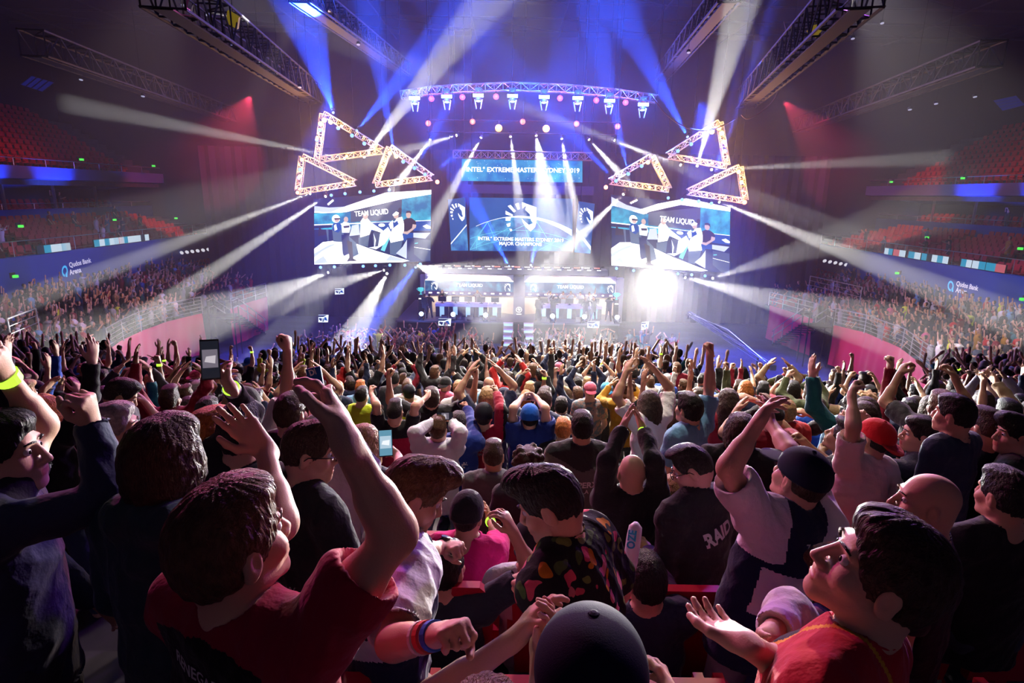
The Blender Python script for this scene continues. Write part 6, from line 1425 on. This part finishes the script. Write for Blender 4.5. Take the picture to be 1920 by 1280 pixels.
_, J42, _, r42 = H('person behind the raised forearm lifting a blue printed board', (628, 818), 3.1, (.1, 1, 0), 0, skin=2, hair=('short', 'blond'), faced=False, top=dict(col=(.6, .58, .62), sleeve=1.6), arms={'L': dict(el=(590, 820, 'f'), wr=(588, 770, 'f'), tip=(590, 740, 'f'), palm=(0, 1, 0), curl=.8), 'R': dict(el=(640, 800, 'f'), wr=(616, 742, 'f'), tip=(606, 715, 'f'), palm=(-.3, 1, 0), curl=.7)}, bands=(('R', WATCH, .06, dict(name='wrist_watch', face=(0, -1, 0))),), seed=41)
H('seated man with shaved head and grey hoodie, back turned in the middle', (925, 856), 4.6, (0, 1, -.1), 0, skin=4, hair=('fade', 'dark_brown'), sit=True, faced=False, top=dict(col=(.08, .08, .09), sleeve=1.9, hood=True, name='hoodie'), seed=42)
H('seated dark curly haired person directly behind the floral shirt man', (990, 872), 4.2, (0, 1, 0), 0, skin=4, hair=('curly', 'dark_brown'), sit=True, faced=False, top=dict(col=(.02, .015, .03)), seed=43)
H('orange haired person in dark top beside the broad grey chevron jersey', (1056, 806), 5.8, (.1, 1, 0), 0, skin=2, hair=('short', 'ginger'), faced=False, top=dict(col=(.03, .03, .035)), seed=44)
HV = dict(duo=('vest_duo', (.5, .62, .03), (.02, .02, .03)), paint=lambda c, J: (np.abs((c - J['neck']) @ J['s']) > .17).astype(float))
H('steward in neon yellow vest turned right, left of the printed board', (545, 712), 8., (.9, .4, 0), -50, skin=1, hair=('fade', 'black'), faced=False, top=dict(HV, sleeve=.7), seed=50)
H('steward in neon yellow vest below the left screen, arms down', (679, 742), 7.6, (.2, 1, 0), -10, skin=2, hair=('short', 'black'), faced=False, top=dict(HV, sleeve=.7), seed=51)
H('steward in neon yellow vest right of the fists spread wide', (767, 738), 8.2, (-.2, 1, 0), 10, skin=1, hair=('cap', 'black'), faced=False, top=dict(HV, sleeve=.7), seed=52)
camo = mat('cloth_camo', (.12, .16, .2), .85, noise=((.35, .22, .2), 22, .45, .55), bump=(28, .35))
H('person in pink cap and pastel camouflage top with back turned, right of centre', (1106, 733), 8.4, (0, 1, 0), 0, skin=2, hair=('snap', 'blond'), cap=cloth('cap_pink', (.6, .12, .2)), faced=False, top=dict(mats=[camo]), seed=53)
H('person in sky blue cap and dark top, just right of the pink cap', (1137, 733), 8.8, (0, 1, 0), 0, skin=1, hair=('snap', 'black'), cap=cloth('cap_sky', (.05, .3, .6)), faced=False, top=dict(col=(.02, .02, .03)), seed=54)
H('fair haired person in bright white T-shirt standing below the left booth', (860, 730), 8.2, (0, 1, 0), 0, skin=2, hair=('short', 'blond'), faced=False, top=dict(col=(.75, .72, .75)), seed=55)
# ---------------------------------------------------------------- things held in hands
def hold(J, root, q): return Vector(J['wr' + q] + J['hd' + q] * .085 + J['hp' + q] * .02) + Vector(root)
def phone(c, n, up, label, lit, size=(.075, .15)):
    c, n, up = Vector(c), Vector(n).normalized(), Vector(up).normalized(); s = up.cross(n).normalized(); up = n.cross(s); Mx = Matrix((s, n, up)).transposed()
    t = thing('mobile_phone', c, label, 'phone'); m = MB(); m.box(c, (size[0], .009, size[1]), rot=Mx); m.build('case', mat('phone_black', (.012, .012, .014), .3), t)
    m = MB(); m.box(c - n * .0055, (size[0] * .92, .002, size[1] * .92), rot=Mx, mi=0)
    m.quad(*[c - n * .008 + s * a * size[0] + up * b * size[1] for a, b in ((-.4, -.2), (.4, -.2), (.4, .25), (-.4, .25))], 1); m.quad(*[c - n * .0085 + s * a * size[0] + up * b * size[1] for a, b in ((-.25, -.1), (.3, -.05), (.2, .08), (-.3, .1))], 2)
    m.build('screen', lit, t); return t
dk = [glow('phone_dark', (.01, .012, .02), 1), glow('phone_dim', (.16, .14, .18), 1), glow('phone_spot', (.55, .5, .55), 1)]; lt = [glow('phone_lit', (.12, .3, .42), 1), glow('phone_lit_pale', (.45, .6, .72), 1), glow('phone_white', (.9, .95, 1), 1)]
phone(P(394, 674, 2.16), ray(394, 674), (.05, 0, 1), 'black mobile phone held up against the drape at left', dk, (.066, .155))
phone(P(723, 830, 3.02), ray(723, 830), (0, 0, 1), 'lit mobile phone held upright by the long fair haired person', lt)
phone(P(834, 780, 5.1), ray(834, 780), (1, .1, 0), 'mobile phone held sideways by the pale grey hoodie', dk)
# inflatable stick in the navy jacket's fist
a, b = P(1193, 978, 2.24), P(1178, 1078, 2.16); t = thing('thunder_stick', b, 'pale inflatable stick with blue print held upright beside the floral shirt', 'inflatable stick')
m = MB(); d = (a - b).normalized(); L = (a - b).length; m.lathe(b, d, [(.008, 0), (.028, .02), (.031, .06), (.031, L - .06), (.028, L - .02), (.008, L)], 16); tb = m.build('tube', mat('inflatable_white', (.75, .78, .82), .3), t, smooth=True)
pl = Plane3(a + Vector((-.1, -.036, 0)), a + Vector((.1, -.036, 0)), b + Vector((-.1, -.036, 0))); m = MB(); pl.text(m, 'OZE', (1190, 1030), (1194.5, 995), 0, 0, .04, 1.2); m.build('lettering', mat('print_cyan', (.02, .35, .6), .5), tb)
# blue board
pl = Plane3(P(573, 692, 2.75), P(604, 686, 2.75), P(585, 768, 2.72)); t = thing('printed_board', pl.hit(590, 760), 'blue printed board with white letters and a red diamond, held up at left centre', 'board')
q4 = ((573, 692), (600, 686), (613, 757), (588, 768)); m = MB(); v = [pl.hit(*p) for p in q4]; m.prism(v, -pl.n * .012); m.prism(v[::-1], -pl.n * .0); m.build('panel', mat('board_blue', (.01, .09, .42), .5), t)
m = MB(); pl.text(m, 'DI', (582, 705), (594, 701), 0, .004, .04, 1.1); pl.text(m, '16', (585, 727), (599, 723), 0, .004, .04, .9); pl.poly(m, [(594, 736), (607, 731), (611, 753), (599, 760)], 0, .004); pl.poly(m, [(598, 742), (603, 737), (606, 744), (601, 750)], 1, .007); m.build('lettering', [PRINT, mat('print_red', (.6, .02, .03), .5)], t)
# ---------------------------------------------------------------- the standing crowd: a few poses built, every person a copy with own clothes and hair
POSES = [  # name, arm specs in torso axes (outward, forward, up): upper arm, forearm
    ('with arms at the sides', None, None, 0), ('with both arms raised', ((.45, .2, .8), (.1, .15, 1)), ((.45, .2, .8), (-.1, .1, 1)), .15), ('with both fists up', ((.8, .1, .35), (.15, .1, 1)), ((.8, .1, .35), (.05, .1, 1)), 1.),
    ('clapping overhead', ((.5, .35, .8), (-.6, .25, .75)), ((.5, .35, .8), (-.6, .25, .75)), .1), ('clapping at chest height', ((.3, .55, -.75), (-.6, .7, .35)), ((.3, .55, -.75), (-.6, .7, .35)), .15),
    ('punching one fist up', ((.3, .15, .9), (0, .1, 1)), None, 1.), ('waving one open hand', None, ((.6, .1, .6), (.1, .15, 1)), .1), ('hands on head', ((.85, -.05, .5), (-.85, -.1, .35)), ((.85, -.05, .5), (-.85, -.1, .35)), .4),
    ('clapping before the face', ((.35, .7, -.1), (-.55, .45, .7)), ((.35, .7, -.1), (-.55, .45, .7)), .12), ('filming with raised hands', ((.35, .7, .25), (-.4, .3, .85)), ((.35, .7, .25), (-.4, .3, .85)), .6),
    ('pointing one arm forward', ((.3, .75, .45), (-.05, .75, .6)), None, .2), ('with folded arms', ((.3, .25, -1), (-.9, .5, .25)), ((.3, .25, -1), (-.9, .5, .2)), .5)]
PROTO = []
for i, (nm, ar, al, curl) in enumerate(POSES):
    J = skeleton((0, 0, 1.445), (0.015 * ((i % 3) - 1), .035, 1), R((-12, 6, 0, 9, -6, 14, -9, 0, 5, -4, 10, -15)[i]), 1., 0.)
    for q, a in (('R', ar), ('L', al)):
        sg = 1 if q == 'R' else -1; t_ = lambda v: J['s'] * v[0] * sg + J['f'] * v[1] + J['sp'] * v[2]; sh = J['sh' + q]
        if a is None: a = ((.2, .03, -1), (-.05, .45, -.8))
        elif a[0][2] > .2: J['sh' + q] = sh = sh + J['sp'] * .05
        e = sh + U(t_(a[0])) * .29; set_arm(J, q, e, e + U(t_(a[1])) * .25, None, t_((-1, .2, 0)), curl if a[0][2] > -.9 else .5)
    set_head(J, J['f'] * 1. + np.array([(-.15, .1, 0, .2, -.2, .1, 0, 0, .1, 0, .15, -.2)[i], 0, (.0, .12, .1, .2, -.05, .1, .05, 0, 0, .1, .05, 0)[i]]))
    V, F = body_field(J, fat=1.15).mesh(.0105); pr = dict(J=J, nm=nm, body=np_mesh('person', V, F, [SKINS[0]]))
    for key, sl in (('short', .62), ('long', 1.9)):
        V, F = top_field(J, sl, .02, loose=1.08, hood=key == 'long').mesh(.0125, .007, i); pr[key] = np_mesh('top', V, F, [cloth('c030305', (.012, .012, .02))])
    V, F = bottom_field(J).mesh(.016, .005, i); pr['bottom'] = np_mesh('bottom', V, F, [cloth('c070708', (.027, .027, .031))])
    pr['hm'] = head_matrix(J); PROTO.append(pr)
HAIRMESH = {s: hair_mesh(s, .009, 1.04, 0) for s in ('short', 'fade', 'quiff', 'curly', 'bob', 'long', 'bun', 'cap', 'snap', 'beanie')}
TOPS = [('black', (.012, .012, .015), 9), ('charcoal', (.035, .035, .04), 4), ('white', (.7, .67, .66), 2.2), ('pale grey', (.36, .36, .38), 2), ('navy', (.014, .02, .055), 4), ('maroon', (.22, .012, .03), 3), ('royal blue', (.015, .06, .35), 1.4), ('olive', (.06, .07, .03), 1), ('teal', (.01, .12, .14), 1), ('mustard', (.4, .2, .02), .6), ('red', (.45, .02, .02), .9), ('neon yellow', (.55, .65, .03), .5), ('tan', (.3, .2, .12), 1), ('sky blue', (.16, .35, .55), .8), ('pink', (.6, .12, .22), .5)]
HST = [('short', 7), ('fade', 6), ('quiff', 3), ('curly', 2), ('bob', 2), ('long', 2.5), ('bun', 1), ('cap', 1.6), ('snap', 1.6), ('beanie', 1), ('bald', .8)]
HNAME = dict(short='short {} hair', fade='cropped {} hair', quiff='swept {} hair', curly='curly {} hair', bob='{} bob hair', long='long {} hair', bun='{} hair in a bun', cap='{} cap', snap='backward {} cap', beanie='{} beanie', bald='bald head')
HCOL = [('black', 4), ('dark_brown', 5), ('brown', 3), ('blond', 1.5), ('ginger', .6), ('grey', .5)]
CAPC = [('black', (.012, .012, .015), 3), ('navy', (.014, .02, .055), 2), ('red', (.5, .02, .02), 1), ('pink', (.6, .12, .2), .5), ('white', (.7, .67, .66), .8), ('blue', (.02, .12, .5), 1)]
def pick(lst): return rng.choices(lst, [q[-1] for q in lst])[0]
KH = {}
spots = []
yrow = 3.55; row = 0
while yrow < 12.6:
    hw = yrow * .93 + 1.0; n = int(2 * hw / .66); off = rng.uniform(-.2, .2); lst = []
    for i in range(n + 1):
        if rng.random() < .1: continue
        x = -hw + i * .66 + off + rng.uniform(-.06, .06); y = yrow + rng.uniform(-.08, .08)
        px, py = pix((x, y, ZT(y) + 1.62))
        if any(math.hypot(x - h[0], y - h[1]) < .42 or (y < h[1] + .2 and abs(px - h[2]) < (330 if h[1] < 7 else 200) / y + (20 if h[1] < 7 else 0) and -60 < py - h[3] < (260 if h[1] < 7 else 75)) for h in HEROES): continue
        if not -40 < px < 1960: continue
        lst.append((x, y))
    spots.append(lst); yrow += ROWD; row += 1
allp = [(r, i, x, y) for r, l in enumerate(spots) for i, (x, y) in enumerate(l)]
allp.sort(key=lambda q: q[3]); NEAR = allp[:248]; FAR_FROM = allp[248:]
ROWN = 'nearest second third fourth fifth sixth seventh eighth ninth tenth eleventh twelfth'.split()
SEEN = {}
recs = []
def land(px):
    for lim, nm in ((200, 'at far left'), (420, 'below left drape'), (590, 'below left stairs'), (700, 'below left screen'), (800, 'below left screen edge'), (960, 'below left booth'), (1140, 'below right booth'), (1260, 'below floodlight'), (1420, 'below right screen'), (1560, 'below right stairs'), (1740, 'below right drape')):
        if px < lim: return nm
    return 'at far right'
for (r, i, x, y) in NEAR:
    pi = rng.choices(range(12), (16, 9, 6, 8, 8, 7, 6, 2, 7, 5, 4, 3))[0]; p = PROTO[pi]; tp = pick(TOPS); hs = pick(HST)[0]; sl = 'long' if rng.random() < .33 else 'short'; sk = rng.choices(range(6), (5, 5, 4, 3, 4, 1.2))[0]
    hc = pick(HCOL)[0]; cc = pick(CAPC); z = ZT(y); sc_ = rng.uniform(.94, 1.06)
    o = bpy.data.objects.new('person', p['body']); COL.objects.link(o); o.location = (x, y, z); o.rotation_euler.z = R(rng.gauss(0, 14)) - math.atan2(-x, 60) * .3 - .25 * math.atan2(x, 25 - y); o.scale = (sc_,) * 3; own_material(o, SKINS[sk])
    c = child('hoodie' if sl == 'long' else 'shirt', p[sl], o); own_material(c, cloth('top_' + tp[0].replace(' ', '_'), tp[1]))
    c = child('trousers', p['bottom'], o); own_material(c, cloth('c%02x' % (pi * 3), [(.027, .027, .031), (.03, .05, .11), (.07, .06, .05), (.012, .012, .014)][pi % 4]))
    if hs != 'bald':
        isc = hs in ('cap', 'snap', 'beanie'); c = child({'cap': 'cap', 'snap': 'cap', 'beanie': 'beanie'}.get(hs, 'hair'), HAIRMESH[hs], o, p['hm']); own_material(c, cloth('cap_' + cc[0], cc[1]) if isc else HAIRS[hc])
        if isc and hs != 'beanie':
            if 'brim' not in KH:
                V, F = BRIM(1.07, 1).mesh(.006); KH['brim'] = np_mesh('brim', V, F, [cloth('cap_black', CAPC[0][1])])
            b_ = child('brim', KH['brim'], c, Matrix.Rotation(0 if hs == 'cap' else math.pi, 4, 'Z')); own_material(b_, cloth('cap_' + cc[0], cc[1]))
    hn = HNAME[hs].format((cc[0] if hs in ('cap', 'snap', 'beanie') else hc.replace('_', ' ')))
    recs.append((o, '%s %s' % (tp[0], 'hoodie' if sl == 'long' else 'T-shirt'), hn, p['nm'], land(pix((x, y, z + 1.6))[0]), r))
    if rng.random() < .1 and pi in (1, 2, 3, 5, 6):
        q = 'R' if pi in (1, 2, 3, 5) else 'L'
        if (pi, q) not in KH: t_ = wristband(p['J'], o, q, BANDG, .08, w_=.03); KH[(pi, q)] = t_.data
        else: child('wristband', KH[(pi, q)], o)
base = {}
for rec in recs: base.setdefault(rec[1:4], []).append(rec)
cnt = {}
for rec in recs:
    o, top_, hn, nm, ld, r = rec
    l = 'person in %s, %s, %s' % (top_, hn, nm)
    if len(base[rec[1:4]]) > 1:
        l += ' ' + ld
        if l in cnt: l = 'person in %s, %s, %s, %s row' % (top_, hn, nm, ROWN[r])
        if l in cnt: l = 'person in %s, %s, %s row, %s' % (top_, hn, ROWN[r], ld)
    cnt[l] = 1; tag(o, l, 'person', 'standing crowd in the seat rows')
def shown_floor(px, py):
    # nobody stands where the drapes and side walls come down to the floor
    return py > np.interp(px, (0, 190, 200, 300, 400, 470, 540, 620, 1262, 1285, 1400, 1500, 1560, 1740, 1765, 1920), (0, 0, 668, 690, 682, 664, 630, 600, 610, 672, 690, 700, 706, 718, 0, 0))
# ---- everyone farther off: one mass nobody could count
def low_person(ar, al, sit):
    m = MB(); tags = []
    def put(fn, t): a = len(m.v); fn(); tags.extend([t] * (len(m.v) - a))
    zb = .45 if sit else 0
    put(lambda: m.tube([(0, 0, .48), (0, 0, .62), (0, .0, .95), (0, .02, 1.22), (0, .02, 1.36), (0, .02, 1.44)] if sit is False else [(0, 0, .48), (0, 0, .95), (0, .02, 1.22), (0, .02, 1.36), (0, .02, 1.44)], [.15, .16, .15, .19, .17, .06] if not sit else [.16, .15, .19, .17, .06], 7), 1)
    put(lambda: m.tube([(0, .02, 1.4), (0, .03, 1.5)], .05, 6), 0)
    put(lambda: m.lathe((0, .045, 1.49), (0, .05, 1), [(.03, 0), (.065, .03), (.076, .09), (.07, .16), (.045, .2)], 8), 0)
    put(lambda: m.lathe((0, .015, 1.53), (0, -.1, 1), [(.05, -.03), (.085, .03), (.09, .1), (.078, .165), (.03, .2)], 8), 2)
    for sg, a in ((1, ar), (-1, al)):
        s0 = Vector((.19 * sg, .02, 1.36)); v = lambda q: Vector((q[0] * sg, q[1], q[2])).normalized(); e = s0 + v(a[0]) * .28; w_ = e + v(a[1]) * .25; h = w_ + v(a[1]) * .15
        put(lambda: m.tube([s0, s0.lerp(e, .75)], [.065, .055], 6), 1); put(lambda: m.tube([s0.lerp(e, .7), e, w_, w_ + (h - w_) * .5, h], [.042, .042, .03, .045, .025], 5), 0)
    if not sit:
        for sg in (-1, 1): put(lambda: m.tube([(.09 * sg, 0, .6), (.1 * sg, .02, .1), (.1 * sg, .12, .03)], [.085, .05, .05], 5), 3)
    else:
        for sg in (-1, 1): put(lambda: m.tube([(.09 * sg, 0, .52), (.1 * sg, .4, .5), (.1 * sg, .42, .05)], [.085, .065, .05], 5), 3)
    return np.array(m.v), m.f, np.array(tags)
LOWP = [low_person(ar or ((.2, .03, -1), (-.05, .45, -.8)), al or ((.2, .03, -1), (-.05, .45, -.8)), st) for st in (False, True) for (_, ar, al, _) in POSES]
NP_ = len(POSES); SKC = [SKINS[i].node_tree.nodes['Principled BSDF'].inputs['Base Color'].default_value[:3] for i in range(6)]; HC_ = [(.012, .01, .01), (.035, .02, .014), (.09, .045, .025), (.3, .18, .09), (.012, .012, .02), (.3, .28, .27)]
MV, MC, MF = [], [], []; nv = 0
def put_low(x, y, z, rot, sit, live=1.):
    global nv
    w_ = (10, 9, 7, 8, 7, 8, 6, 2, 5, 5, 4, 3) if rng.random() < live else (20, 1, 0, 1, 3, 0, 0, 0, 1, 1, 0, 4)
    V, F, T = LOWP[rng.choices(range(NP_), w_)[0] + (NP_ if sit else 0)]; c, s = math.cos(rot), math.sin(rot); k = rng.uniform(.93, 1.05)
    MV.append(np.stack([(V[:, 0] * c - V[:, 1] * s) * k + x, (V[:, 0] * s + V[:, 1] * c) * k + y, V[:, 2] * k + z], 1))
    cols = np.array([rng.choice(SKC[:5]), pick(TOPS)[1], rng.choices(HC_, (4, 5, 3, 1, 2, .6))[0], rng.choice([(.02, .02, .025), (.03, .05, .11)])]); MC.append(cols[T]); MF.extend([tuple(nv + i for i in f) for f in F]); nv += len(V)
for (_, _, x, y) in FAR_FROM:
    if shown_floor(*pix((x, y, ZT(y) + 1.75))): put_low(x, y, ZT(y), rng.gauss(0, .25), False)
y = yrow
while y < 17.6:
    hw = min(y * .93 + 1, 25)
    for i in range(int(2 * hw / .6)):
        x = -hw + i * .6 + rng.uniform(-.15, .15)
        if rng.random() < .13: continue
        px, py = pix((x, y, ZT(y) + 1.6))
        if -30 < px < 1950 and shown_floor(px, py - 6) : put_low(x, y + rng.uniform(-.15, .15), ZT(y), rng.gauss(0, .3) + .3 * math.atan2(x, 40 - y), False)
    y += ROWD
y = 27.5
while y < 36.8:
    for i in range(58):
        x = -17.5 + i * .62 + rng.uniform(-.15, .15)
        dens = .85 if y < 34 else .6
        if x > 7.5: dens *= .35
        if -7.5 > x: dens *= .8
        if abs(x) < 9 and y > 35.2: dens *= .8
        if rng.random() < dens and abs(x + .4) > .7 and shown_floor(*pix((x, y, 1.9))): put_low(x, y + rng.uniform(-.2, .2), 0, rng.gauss(0, .35), y > 33.5 and rng.random() < .6)
    y += .86
for s in (-1, 1):
    for k in range(10):
        for yy in np.arange(19.2, 50, .6):
            if rng.random() < (.12 if yy < 41 else .38) or any(abs(yy - g) < .5 for g in (31.2, 38.1, 44.6)): continue
            put_low(s * (20.8 + .9 * k), float(yy) + rng.uniform(-.1, .1), 1.6 + .1 * k, R(90 * s) * .75, rng.random() < .72, .7)
    for k in range(7):
        for yy in np.arange(31, 56, .62):
            if rng.random() < .05: put_low(s * (30.5 + .85 * k), float(yy), 5.3 + .21 * k, R(90 * s) * .8, rng.random() < .7, .5)
    for yy in np.arange(30, 52, .8):
        if rng.random() < .3: put_low(s * 38.4, float(yy), 7.65, R(90 * s) * .8, False, .4)
me = bpy.data.meshes.new('far_crowd'); MVa, MCa = np.concatenate(MV), np.concatenate(MC)
me.from_pydata(MVa.tolist(), [], MF); ca = me.color_attributes.new('cloth_colour', 'FLOAT_COLOR', 'POINT'); ca.data.foreach_set('color', np.concatenate([MCa, np.ones((len(MCa), 1))], 1).astype(np.float32).ravel())
me.polygons.foreach_set('use_smooth', [True] * len(me.polygons))
m_ = mat('crowd_mixed', (.1, .1, .1), .75); an = m_.node_tree.nodes.new('ShaderNodeAttribute'); an.attribute_name = 'cloth_colour'; m_.node_tree.links.new(an.outputs['Color'], m_.node_tree.nodes['Principled BSDF'].inputs['Base Color'])
me.materials.append(m_); o = bpy.data.objects.new('far_crowd', me); COL.objects.link(o); tag(o, 'the far crowd filling the floor, upper rows and side stands', 'crowd', kind='stuff')
# glowing wristbands, inflatable sticks and cards among the far crowd
STK = mat('inflatable_white', (.75, .78, .82), .3)
for k, (px, py, a, Y, lab) in enumerate(((1290, 655, 25, 19, 'right of centre'), (1318, 665, 20, 19, 'right of centre'), (1250, 705, 8, 16, 'below the floodlight'), (1235, 702, -6, 16, 'below the floodlight'), (1170, 690, 40, 17, 'near the cardboard sheet'), (1155, 680, 2, 17, 'near the cardboard sheet'), (1017, 652, -6, 22, 'at the centre'), (730, 628, -40, 30, 'near the stage at left'), (752, 630, 45, 30, 'near the stage at left'), (772, 628, 40, 30, 'near the stage at left'), (660, 634, -65, 30, 'furthest left near the stage'), (610, 662, -4, 18, 'left of the board holder'), (603, 664, -8, 18, 'left of the board holder'))):
    c = P(px, py, Y); L = .3; d = Vector((math.sin(R(a)), 0, math.cos(R(a)))); m = MB(); m.lathe(c - d * L, d, [(.01, 0), (.04, .03), (.045, .1), (.045, 2 * L - .1), (.04, 2 * L - .03), (.01, 2 * L)], 8)
    tag(m.build('thunder_stick', STK, origin=c, smooth=True), 'small pale inflatable stick held up in the far crowd %s' % lab, 'inflatable stick', 'inflatable sticks %s' % lab)
c = P(1097, 695, 14.5); t = thing('cardboard_sheet', c, 'brown cardboard sheet held overhead in the middle of the crowd', 'board'); m = MB(); m.box(c, (.55, .02, .38), rot=Matrix.Rotation(R(30), 3, 'Y') @ Matrix.Rotation(R(20), 3, 'X')); m.build('sheet', mat('cardboard', (.35, .2, .1), .8), t)
# red folding seats showing between the nearest people
for k, (x, y) in enumerate([(-.6 + .56 * i, 1.42) for i in range(5)] + [(-.3 + .56 * i, 2.27) for i in range(6)] + [(-1.6 + .56 * i, 3.12) for i in range(9)]):
    o = bpy.data.objects.new('arena_seat', SEAT); COL.objects.link(o); o.location = (x, y + .3, ZT(y + .3)); r_ = 0 if y < 2 else 1 if y < 3 else 2
    tag(o, 'red folding seat in the %s row below the camera' % ORD[r_], 'seat', 'red folding seats, %s row' % ORD[r_])
# people on the stage
BOOTH = [('left', 805, 39.2, 3, 'dark clothed person with a camera rig standing at the left end of the stage', (.02, .02, .025), 4), ('l', 796, 39.0, 0, 'person in black standing at the very left edge of the stage', (.015, .015, .02), 0), ('l', 830, 41.0, 4, 'player in dark shirt behind the first desk of the left booth', (.02, .02, .03), 4), ('l', 895, 41.0, 5, 'fair haired person standing behind the fourth desk of left booth', (.5, .42, .38), 8),
         ('r', 1010, 38.9, 0, 'man in dark suit at the near left corner of the right booth', (.03, .03, .045), 0), ('r', 1037, 38.9, 9, 'camera operator in black before the second desk of right booth', (.015, .015, .02), 9), ('r', 1098, 38.9, 0, 'person in black before the fourth desk of the right booth', (.015, .015, .02), 11), ('r', 1113, 38.8, 9, 'camera operator in black before the fifth desk of right booth', (.015, .015, .02), 9), ('r', 1142, 39.2, 8, 'thin dark figure filming at the right end of the stage', (.03, .03, .035), 8),
         ('r', 1031, 41.1, 1, 'player in white jersey at the left of the right booth, arms out', (.65, .62, .62), 10), ('r', 1055, 41.1, 1, 'player in white jersey near the middle of the right booth, leaning', (.65, .62, .62), 4), ('r', 1069, 41.2, 1, 'player in white jersey at the middle of right booth, clapping', (.65, .62, .62), 8), ('r', 1087, 41.1, 1, 'player in white jersey right of the middle in right booth', (.65, .62, .62), 11), ('r', 1104, 41.1, 1, 'two-tone haired player in white jersey at right of the right booth', (.65, .62, .62), 6)]
for k, (sd, px, Y, _, lab, c_, pi) in enumerate(BOOTH):
    x = P(px, 575, Y).x; p = PROTO[pi]; o = bpy.data.objects.new('person', p['body']); COL.objects.link(o); o.location = (x, Y, ZS); o.rotation_euler.z = R(180 if Y > 40 else rng.uniform(-40, 40)); own_material(o, SKINS[k % 5])
    c = child('shirt', p['short' if Y > 40 else 'long'], o); own_material(c, cloth('stage_%d' % k, c_)); c = child('trousers', p['bottom'], o); c = child('hair', HAIRMESH['fade' if k % 2 else 'short'], o, p['hm']); own_material(c, HAIRS[('black', 'dark_brown', 'brown', 'blond')[k % 4]]); tag(o, lab, 'person')
